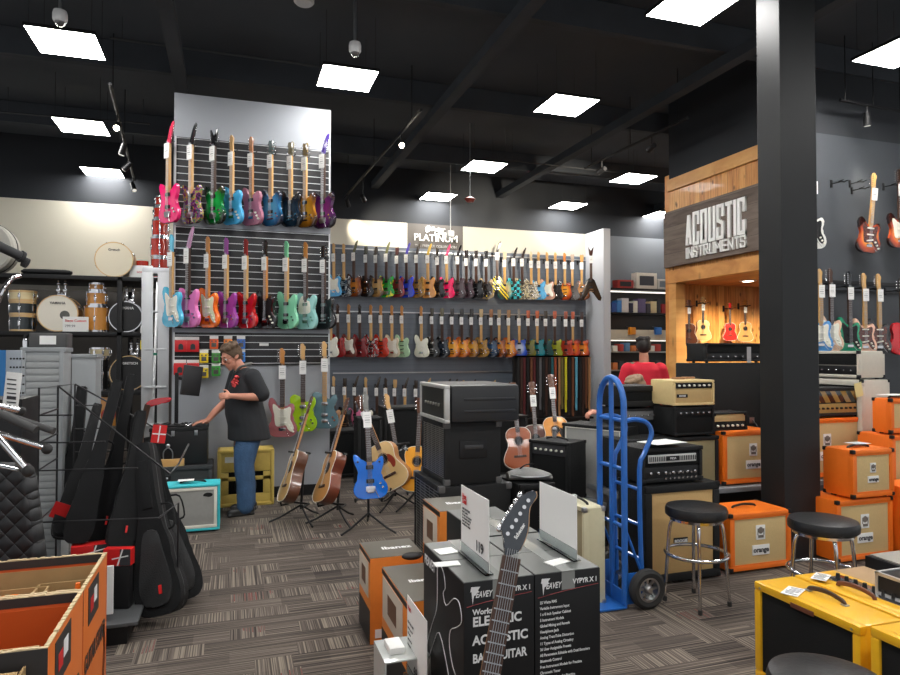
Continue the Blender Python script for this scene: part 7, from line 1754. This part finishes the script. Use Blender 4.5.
wallg(863, 354, 's', (236, 186, 160), 'salmon pink electric guitar with maple neck and tortoise guard', guard=TORT, nk=MAPLE)
wallg(877.5, 354, 's', (40, 34, 34), 'black electric guitar with tortoise guard and white tag, lower row', guard=TORT, nk=MAPLE)
wallg(900, 355, 'l', (200, 24, 34), 'bright red single-cut guitar at the right edge', guard=None, nk=ROSE, head='d', hc=(40, 30, 30))
pu = PV(846, 358, VF)
t = thing('display_rail', 'black double rail carrying the lower guitars on the dark wall', 'rail', (6.9, VF-.0, zat(850, 283, VF)))
ob('rail_bar', MB().box((.5, -.012, 0), (2.6, .022, .04)), BLACK, t); ob('rail_bar', MB().box((.5, -.012, -.1), (2.6, .022, .02)), BLACK, t)

# ------------------------------------------------------------------ people
def limb(m, pts):
    """tapered chain of (point, radius)"""
    for (p, r), (q_, s) in zip(pts, pts[1:]):
        p, q_ = Vector(p), Vector(q_); m.cyl(p, q_, r, s, seg=14)
    for p, r in pts: m.ball(p, r, seg=14)
def remesh(o, vox, sm=6, fac=.5):
    md = o.modifiers.new('remesh', 'REMESH'); md.mode = 'VOXEL'; md.voxel_size = vox; md.use_smooth_shade = True
    if sm: s = o.modifiers.new('smooth', 'SMOOTH'); s.factor = fac; s.iterations = sm
def hand(m, wrist, dirv, up, side, curl=.5, s=1.):
    """palm + four fingers + thumb; up = back of hand normal, side=+1/-1 thumb side"""
    W_ = Vector(wrist); d = Vector(dirv).normalized(); u = Vector(up).normalized(); u = (u-d*u.dot(d)).normalized(); r = d.cross(u)*side
    pc = W_+d*.045*s
    rot = Matrix((r, d, u)).transposed().to_euler()
    m.ball(pc, .045*s, (.92, 1.05, .40), 14, rot=rot); m.ball(W_+d*.01, .028*s, seg=10)
    for i, L_ in enumerate((.072, .080, .075, .060)):
        b = W_+d*.082*s+r*(.030-.020*i)*s
        a = curl*(.5+.12*i); p = b; rad = .0088*s
        for j, f in enumerate((.45, .32, .23)):
            dd = (d*math.cos(a)-u*math.sin(a)); q_ = p+dd*L_*f*s; m.cyl(p, q_, rad, rad*.92, seg=8); m.ball(p, rad, seg=8); p = q_; rad *= .92; a += curl*.7
        m.ball(p, rad, seg=8)
    p = W_+d*.03*s+r*.034*s; a = r*.75+d*.65
    q_ = p+a.normalized()*.035*s; m.cyl(p, q_, .0115*s, .0105*s, seg=8); m.ball(p, .0125*s, seg=8); m.ball(q_, .0105*s, seg=8)
    e = q_+(r*.25+d*.9-u*.25).normalized()*.03*s; m.cyl(q_, e, .0105*s, .0085*s, seg=8); m.ball(e, .0085*s, seg=8)
def head(m, c, f, up, s=1.):
    """c centre of skull, f facing direction"""
    f = Vector(f).normalized(); u = Vector(up).normalized(); u = (u-f*u.dot(f)).normalized(); r = f.cross(u)
    rot = Matrix((r, -f, u)).transposed().to_euler()   # local -y is the face
    c = Vector(c); P = lambda x, y, z: c+r*x*s-f*y*s+u*z*s
    m.ball(P(0, .012, .02), .1*s, (.76, .93, .97), 22, rot=rot)
    m.ball(P(0, -.022, -.045), .072*s, (.80, .85, 1.0), 18, rot=rot)
    m.ball(P(0, -.066, -.098), .024*s, (1.1, .8, .7), 12, rot=rot)
    m.ball(P(0, -.068, .026), .040*s, (1.25, .6, .4), 12, rot=rot)            # brow
    m.cyl(P(0, -.086, .018), P(0, -.108, -.022), .009*s, .014*s, seg=8); m.ball(P(0, -.104, -.024), .0145*s, seg=10); 
    for q_ in (-1, 1): m.ball(P(q_*.012, -.096, -.028), .009*s, seg=8); m.ball(P(q_*.04, -.062, -.02), .027*s, (1, .8, .8), 10, rot=rot)
    m.ball(P(0, -.086, -.055), .020*s, (1.2, .5, .32), 10, rot=rot); m.ball(P(0, -.083, -.066), .019*s, (1.05, .5, .36), 10, rot=rot)
    for q_ in (-1, 1): m.ball(P(q_*.078, .014, -.01), .030*s, (.3, .62, 1.05), 12, rot=rot)
    return P, rot, (r, f, u)
def eyes(t, P, rot, s=1.):
    for q_ in (-1, 1):
        e = ob('eye', MB().ball(P(q_*.031, -.076, .004), .0125*s, seg=12), mat('eye_white', (.75, .73, .7), .2), t)
        ob('iris', MB().ball(P(q_*.031, -.0845, .003), .0062*s, seg=10), mat('iris_brown', (.05, .03, .02), .2), e)
        ob('eyebrow', MB().ball(P(q_*.032, -.082, .030), .018*s, (1, .35, .25), 10, rot=rot), MATS.get('eyebrow_hair') or mat('eyebrow_hair', srgb(80, 62, 48), .8), t)
def hairpiece(t, P, rot, m_, s=1., front=-.045, grow=1.08, long=0):
    m = MB(); m.ball(P(0, .018, .030), .1*s*grow, (.80, .95, .95), 26, rot=rot)
    for k in range(26):
        a = k*2.4; rr = .05+.045*((k*7) % 5)/5; m.ball(P(.07*math.cos(a)*(rr/.08), .02+.075*math.sin(a)*(rr/.08), .030+math.sqrt(max(0, .0098-rr*rr*.75))), .026*s, seg=8)
    # keep the part behind the hairline, above the nape
    c0 = P(0, 0, 0); r_ = (P(1, 0, 0)-c0).normalized(); b_ = (P(0, 1, 0)-c0).normalized(); u_ = (P(0, 0, 1)-c0).normalized()
    def cut(px_, nrm): bmesh.ops.bisect_plane(m.bm, geom=m.bm.verts[:]+m.bm.edges[:]+m.bm.faces[:], plane_co=px_, plane_no=nrm, clear_outer=True)
    cut(P(0, front, .05), (-b_*.85-u_*.42)); cut(P(0, .03, -.045-long), (-u_*.9-b_*.30))
    bmesh.ops.holes_fill(m.bm, edges=m.bm.edges[:]); o = ob('hair', m, m_, t); remesh(o, .008, 3); return o

# man in the dark shirt: faces the ladder, local frame = world, origin between his feet
mp_ = PZ(243, 513, 0)
t = thing('person', 'man in a dark short-sleeved work shirt and blue jeans bending over the work case', 'person', (mp_.x, mp_.y, 0), R(12))
# local: -x is the direction he faces, -y towards the camera (his left)
HX = -.13
m = MB()
m.loft([((.03, 0, .93), (.14, 0, 0), (0, .17, 0)), ((.02, 0, 1.05), (.16, 0, 0), (0, .175, 0)), ((.0, 0, 1.2), (.15, 0, 0), (0, .18, 0)), ((.01, 0, 1.35), (.125, 0, 0), (0, .19, 0)), ((.0, 0, 1.44), (.09, 0, 0), (0, .15, 0)), ((-.02, 0, 1.48), (.06, 0, 0), (0, .08, 0))])
limb(m, [((-.015, 0, 1.44), .065), ((-.075, -.0, 1.54), .057)])
shN, shF = (.04, -.20, 1.40), (-.03, .19, 1.40)
limb(m, [(shN, .06), ((.13, -.27, 1.20), .045), ((-.03, -.27, 1.205), .038), ((-.165, -.20, 1.215), .027)])
hand(m, (-.165, -.20, 1.215), (-1, .25, .05), (0, -.9, .5), 1, 1.0)
limb(m, [(shF, .06), ((-.10, .24, 1.16), .045), ((-.26, .14, 1.03), .037), ((-.345, .06, .955), .026)])
hand(m, (-.345, .06, .955), (-1, -.25, -.05), (0.05, 0, 1), -1, .35)
for s in (-1, 1): limb(m, [((.02, s*.09, .92), .095), ((-.01, s*.095, .50), .065), ((.05 if s > 0 else -.01, s*.09, .10), .045)])
P, rot, fr = head(m, (-.125, -.0, 1.60), (-.86, -.22, -.42), (-.35, 0, 1), 1.06)
body = ob('body', m, SKIN, t); remesh(body, .0065, 3, .4)
eyes(t, P, rot, 1.06)
hairpiece(t, P, rot, mat('brown_hair', srgb(92, 72, 54), .7, bump=.6, bscale=160, var=.3, scale=60), 1.06, front=-.05)
g = MB()
for q_ in (-1, 1):
    g.tube([P(q_*.031+.024*math.cos(a), -.094, .002+.018*math.sin(a)) for a in [k*math.pi/8 for k in range(16)]], .0018, 5, closed=True)
    g.tube([P(q_*.055, -.092, .004), P(q_*.082, .0, .004)], .0018, 5)
g.tube([P(-.008, -.098, .004), P(.008, -.098, .004)], .0018, 5); ob('glasses', g, BLACK, t)
SHIRT = mat('charcoal_shirt', srgb(36, 38, 42), .8, bump=.3, bscale=14, var=.12, scale=8)
m = MB()
m.loft([((.06, 0, .755), (.215, 0, 0), (0, .24, 0)), ((.045, 0, .90), (.20, 0, 0), (0, .23, 0)), ((.015, 0, 1.02), (.20, 0, 0), (0, .218, 0)), ((.0, 0, 1.15), (.185, 0, 0), (0, .215, 0)), ((.005, 0, 1.30), (.155, 0, 0), (0, .22, 0)), ((.005, 0, 1.41), (.12, 0, 0), (0, .185, 0)), ((-.01, 0, 1.475), (.08, 0, 0), (0, .10, 0))])
limb(m, [(shN, .088), ((.115, -.262, 1.23), .082)]); limb(m, [(shF, .085), ((-.08, .232, 1.21), .078)])
limb(m, [((.005, -.1, 1.40), .09), ((.005, .1, 1.40), .09)])
sh = ob('shirt', m, SHIRT, t); remesh(sh, .012, 8)
# collar and chest print
m = MB(); m.tube([(-.085, -.035, 1.44), (-.06, -.085, 1.495), (.0, -.10, 1.515), (.06, -.05, 1.53), (.065, .04, 1.53), (.0, .09, 1.515), (-.06, .075, 1.49), (-.085, .03, 1.44)], .017, 8, smooth=3, flat=.6); ob('collar', m, mat('grey_collar', srgb(112, 112, 108), .8), t)
m = MB()
for k in range(12):
    a = k*1.9; m.box((-.128+.02*math.cos(a*1.3), -.115+.03*math.sin(a), 1.36+.045*math.sin(a*2.1)), (.03, .03, .014), .003, rot=Euler((a, .4, -.75)))
o = ob('chest_print', m, mat('red_print', srgb(190, 60, 60), .7), t); o.location = (.012, -.025, -.0)
JEANS = mat('blue_denim', srgb(62, 92, 128), .85, bump=.5, bscale=60, var=.25, scale=14)
m = MB()
m.loft([((.07, 0, .95), (.14, 0, 0), (0, .17, 0)), ((.065, 0, .86), (.145, 0, 0), (0, .18, 0)), ((.05, 0, .78), (.14, 0, 0), (0, .18, 0))])
limb(m, [((.055, -.085, .84), .118), ((.0, -.10, .66), .118), ((-.02, -.105, .48), .096), ((-.0, -.105, .3), .090), ((.0, -.10, .09), .084)])
limb(m, [((.075, .085, .84), .118), ((.04, .10, .66), .118), ((.04, .105, .48), .096), ((.06, .105, .3), .090), ((.07, .10, .09), .084)])
jn = ob('jeans', m, JEANS, t); remesh(jn, .012, 4)
def shoe(x, y, nm='shoe', m_=None, rz=0):
    m = MB(); m.ball((x-.10, y, .045), .06, (1.35, .78, .62), 16); m.ball((x+.03, y, .055), .058, (1.2, .72, .9), 16); m.cyl((x+.0, y, .05), (x+.01, y, .12), .05, .045); m.box((x-.045, y, .016), (.27, .085, .03), .014)
    o = ob(nm, m, m_ or mat('black_shoe_leather', (.03, .03, .03), .45), t); remesh(o, .009, 2)
shoe(.0, -.10); shoe(.07, .10)
ob('belt', MB().lathe([(.0, 0), (.0, .0)], seg=3), BLACK, t) if False else None

# man in red seen from behind
c = PD(644, 352, 8.3)
t = thing('person', 'man in a red t-shirt with dark hair seen from behind near the shelves', 'person', (c.x, c.y, 0), YAW*-1+R(6))
m = MB()   # local: +y is the direction he faces
hz = PD(644, 347.5, 8.3).z
m.loft([((0, 0, .95), (.17, 0, 0), (0, .12, 0)), ((0, 0, 1.2), (.19, 0, 0), (0, .13, 0)), ((0, 0, 1.42), (.2, 0, 0), (0, .12, 0)), ((0, 0, 1.50), (.13, 0, 0), (0, .08, 0))])
limb(m, [((0, 0, 1.48), .062), ((.01, .03, 1.60), .058)])
for s in (-1, 1): limb(m, [((s*.21, 0, 1.42), .062), ((s*.28, .02, 1.15), .05), ((s*.22, .20, 1.0), .04), ((s*.16, .34, 1.02), .028)]); hand(m, (s*.16, .34, 1.02), (-s*.3, 1, 0), (0, 0, 1), s, .7)
for s in (-1, 1): limb(m, [((s*.09, 0, .92), .095), ((s*.10, .02, .5), .065), ((s*.10, 0, .1), .045)])
P, rot, fr = head(m, (.015, .045, hz), (.35, .93, -.05), (0, 0, 1), 1.02)
ob_ = ob('body', m, mat('tanned_skin', srgb(176, 120, 94), .5, var=.06), t); remesh(ob_, .008, 3, .4); eyes(t, P, rot, 1.02)
hairpiece(t, P, rot, mat('dark_hair', srgb(34, 28, 26), .7, bump=.5, bscale=160, var=.3, scale=60), 1.04, front=-.05, grow=1.10, long=.02)
m = MB()
m.loft([((0, 0, .86), (.21, 0, 0), (0, .16, 0)), ((0, 0, 1.05), (.215, 0, 0), (0, .16, 0)), ((0, 0, 1.25), (.225, 0, 0), (0, .155, 0)), ((0, 0, 1.43), (.22, 0, 0), (0, .13, 0)), ((0, 0, 1.52), (.12, 0, 0), (0, .09, 0))])
for s in (-1, 1): limb(m, [((s*.21, 0, 1.43), .09), ((s*.275, .015, 1.22), .082)])
ts = ob('t_shirt', m, mat('red_cotton', srgb(200, 28, 50), .85, bump=.3, bscale=12, var=.08, scale=8), t); remesh(ts, .012, 6)
m = MB(); m.loft([((0, 0, .98), (.18, 0, 0), (0, .14, 0)), ((0, 0, .84), (.18, 0, 0), (0, .14, 0))])
for s in (-1, 1): limb(m, [((s*.09, 0, .86), .105), ((s*.10, .02, .48), .08), ((s*.10, 0, .09), .072)])
tr = ob('trousers', m, mat('dark_trousers', srgb(34, 36, 44), .85), t); remesh(tr, .013, 4)
for s in (-1, 1): o_ = MB().box((s*.10, .05, .03), (.09, .27, .06), .025); ob('shoe', o_, mat('black_shoe_leather', (.03, .03, .03), .45), t)

# person sitting bent forward behind the hand truck
c = PD(632, 352, 6.35)
t = thing('person', 'person with short brown hair in a dark jumper sitting bent forward behind the black amplifier', 'person', (c.x, c.y, 0), R(-10))
Z = PD(636, 390, 6.35).z
m = MB()   # faces -x
hx, hy = .03, .0
m.loft([((.22, 0, .50), (.16, 0, 0), (0, .18, 0)), ((.18, 0, .7), (.13, 0, .03), (0, .18, 0)), ((.08, 0, .95), (.12, 0, .05), (0, .19, 0)), ((-.0, 0, 1.10), (.09, 0, .07), (0, .18, 0)), ((-.04, 0, 1.15), (.05, 0, .05), (0, .08, 0))])
limb(m, [((-.02, 0, 1.12), .06), ((.01, 0, 1.24), .056)])
limb(m, [((-.0, -.2, 1.08), .06), ((-.12, -.24, .92), .046), ((-.28, -.14, 1.04), .036), ((-.37, -.1, 1.09), .026)]); hand(m, (-.37, -.10, 1.09), (-1, .1, -.1), (0, -.3, 1), 1, .8)
limb(m, [((-.0, .2, 1.08), .06), ((-.12, .24, .84), .046), ((-.24, .14, .78), .036), ((-.30, .08, .78), .026)]); hand(m, (-.30, .08, .78), (-1, -.2, -.1), (0, .3, 1), -1, .9)
for s in (-1, 1): limb(m, [((.2, s*.1, .55), .09), ((-.22, s*.13, .56), .065), ((-.20, s*.13, .1), .045)])
P, rot, fr = head(m, (.03, 0, Z), (-.95, -.1, -.35), (-.2, 0, 1), 1.0)
ob_ = ob('body', m, SKIN, t); remesh(ob_, .008, 3, .4); eyes(t, P, rot, 1.0)
hairpiece(t, P, rot, mat('light_brown_hair', srgb(142, 116, 92), .7, bump=.5, bscale=160, var=.3, scale=60), 1.02, front=-.05, grow=1.1)
m = MB()
m.loft([((.22, 0, .52), (.19, 0, 0), (0, .21, 0)), ((.18, 0, .7), (.16, 0, .03), (0, .21, 0)), ((.08, 0, .95), (.145, 0, .05), (0, .215, 0)), ((-.0, 0, 1.10), (.11, 0, .07), (0, .19, 0)), ((-.02, 0, 1.17), (.07, 0, .05), (0, .10, 0))])
limb(m, [((-.0, -.2, 1.08), .085), ((-.12, -.24, .92), .068), ((-.26, -.15, 1.025), .052)]); limb(m, [((-.0, .2, 1.08), .085), ((-.12, .24, .84), .068), ((-.22, .15, .785), .052)])
j = ob('jumper', m, mat('dark_jumper', srgb(42, 44, 48), .9, bump=.3, bscale=20), t); remesh(j, .012, 6)
m = MB()
for s in (-1, 1): limb(m, [((.22, s*.1, .55), .12), ((-.22, s*.13, .565), .085), ((-.20, s*.13, .10), .07)])
j = ob('trousers', m, MATS['dark_trousers'], t); remesh(j, .013, 4)
for s in (-1, 1): ob('shoe', MB().box((-.25, s*.13, .03), (.27, .09, .06), .025), MATS['black_shoe_leather'], t)
boxthing('ottoman', 'low black seat under the person bent forward', 'seat', (c.x+.2, c.y, 0), .36, .36, .445, LEATHER, bev=.03)

# lettering becomes mesh
bpy.context.view_layer.update(); dg_ = bpy.context.evaluated_depsgraph_get()
for o in [o for o in SC.objects if o.type == 'FONT']:
    me = bpy.data.meshes.new_from_object(o.evaluated_get(dg_)); nm = o.name; par = o.parent; lo, ro, sc_ = o.location.copy(), o.rotation_euler.copy(), o.scale.copy()
    bpy.data.objects.remove(o); n_ = bpy.data.objects.new(nm, me); COL.objects.link(n_); n_.parent = par; n_.location = lo; n_.rotation_euler = ro; n_.scale = sc_
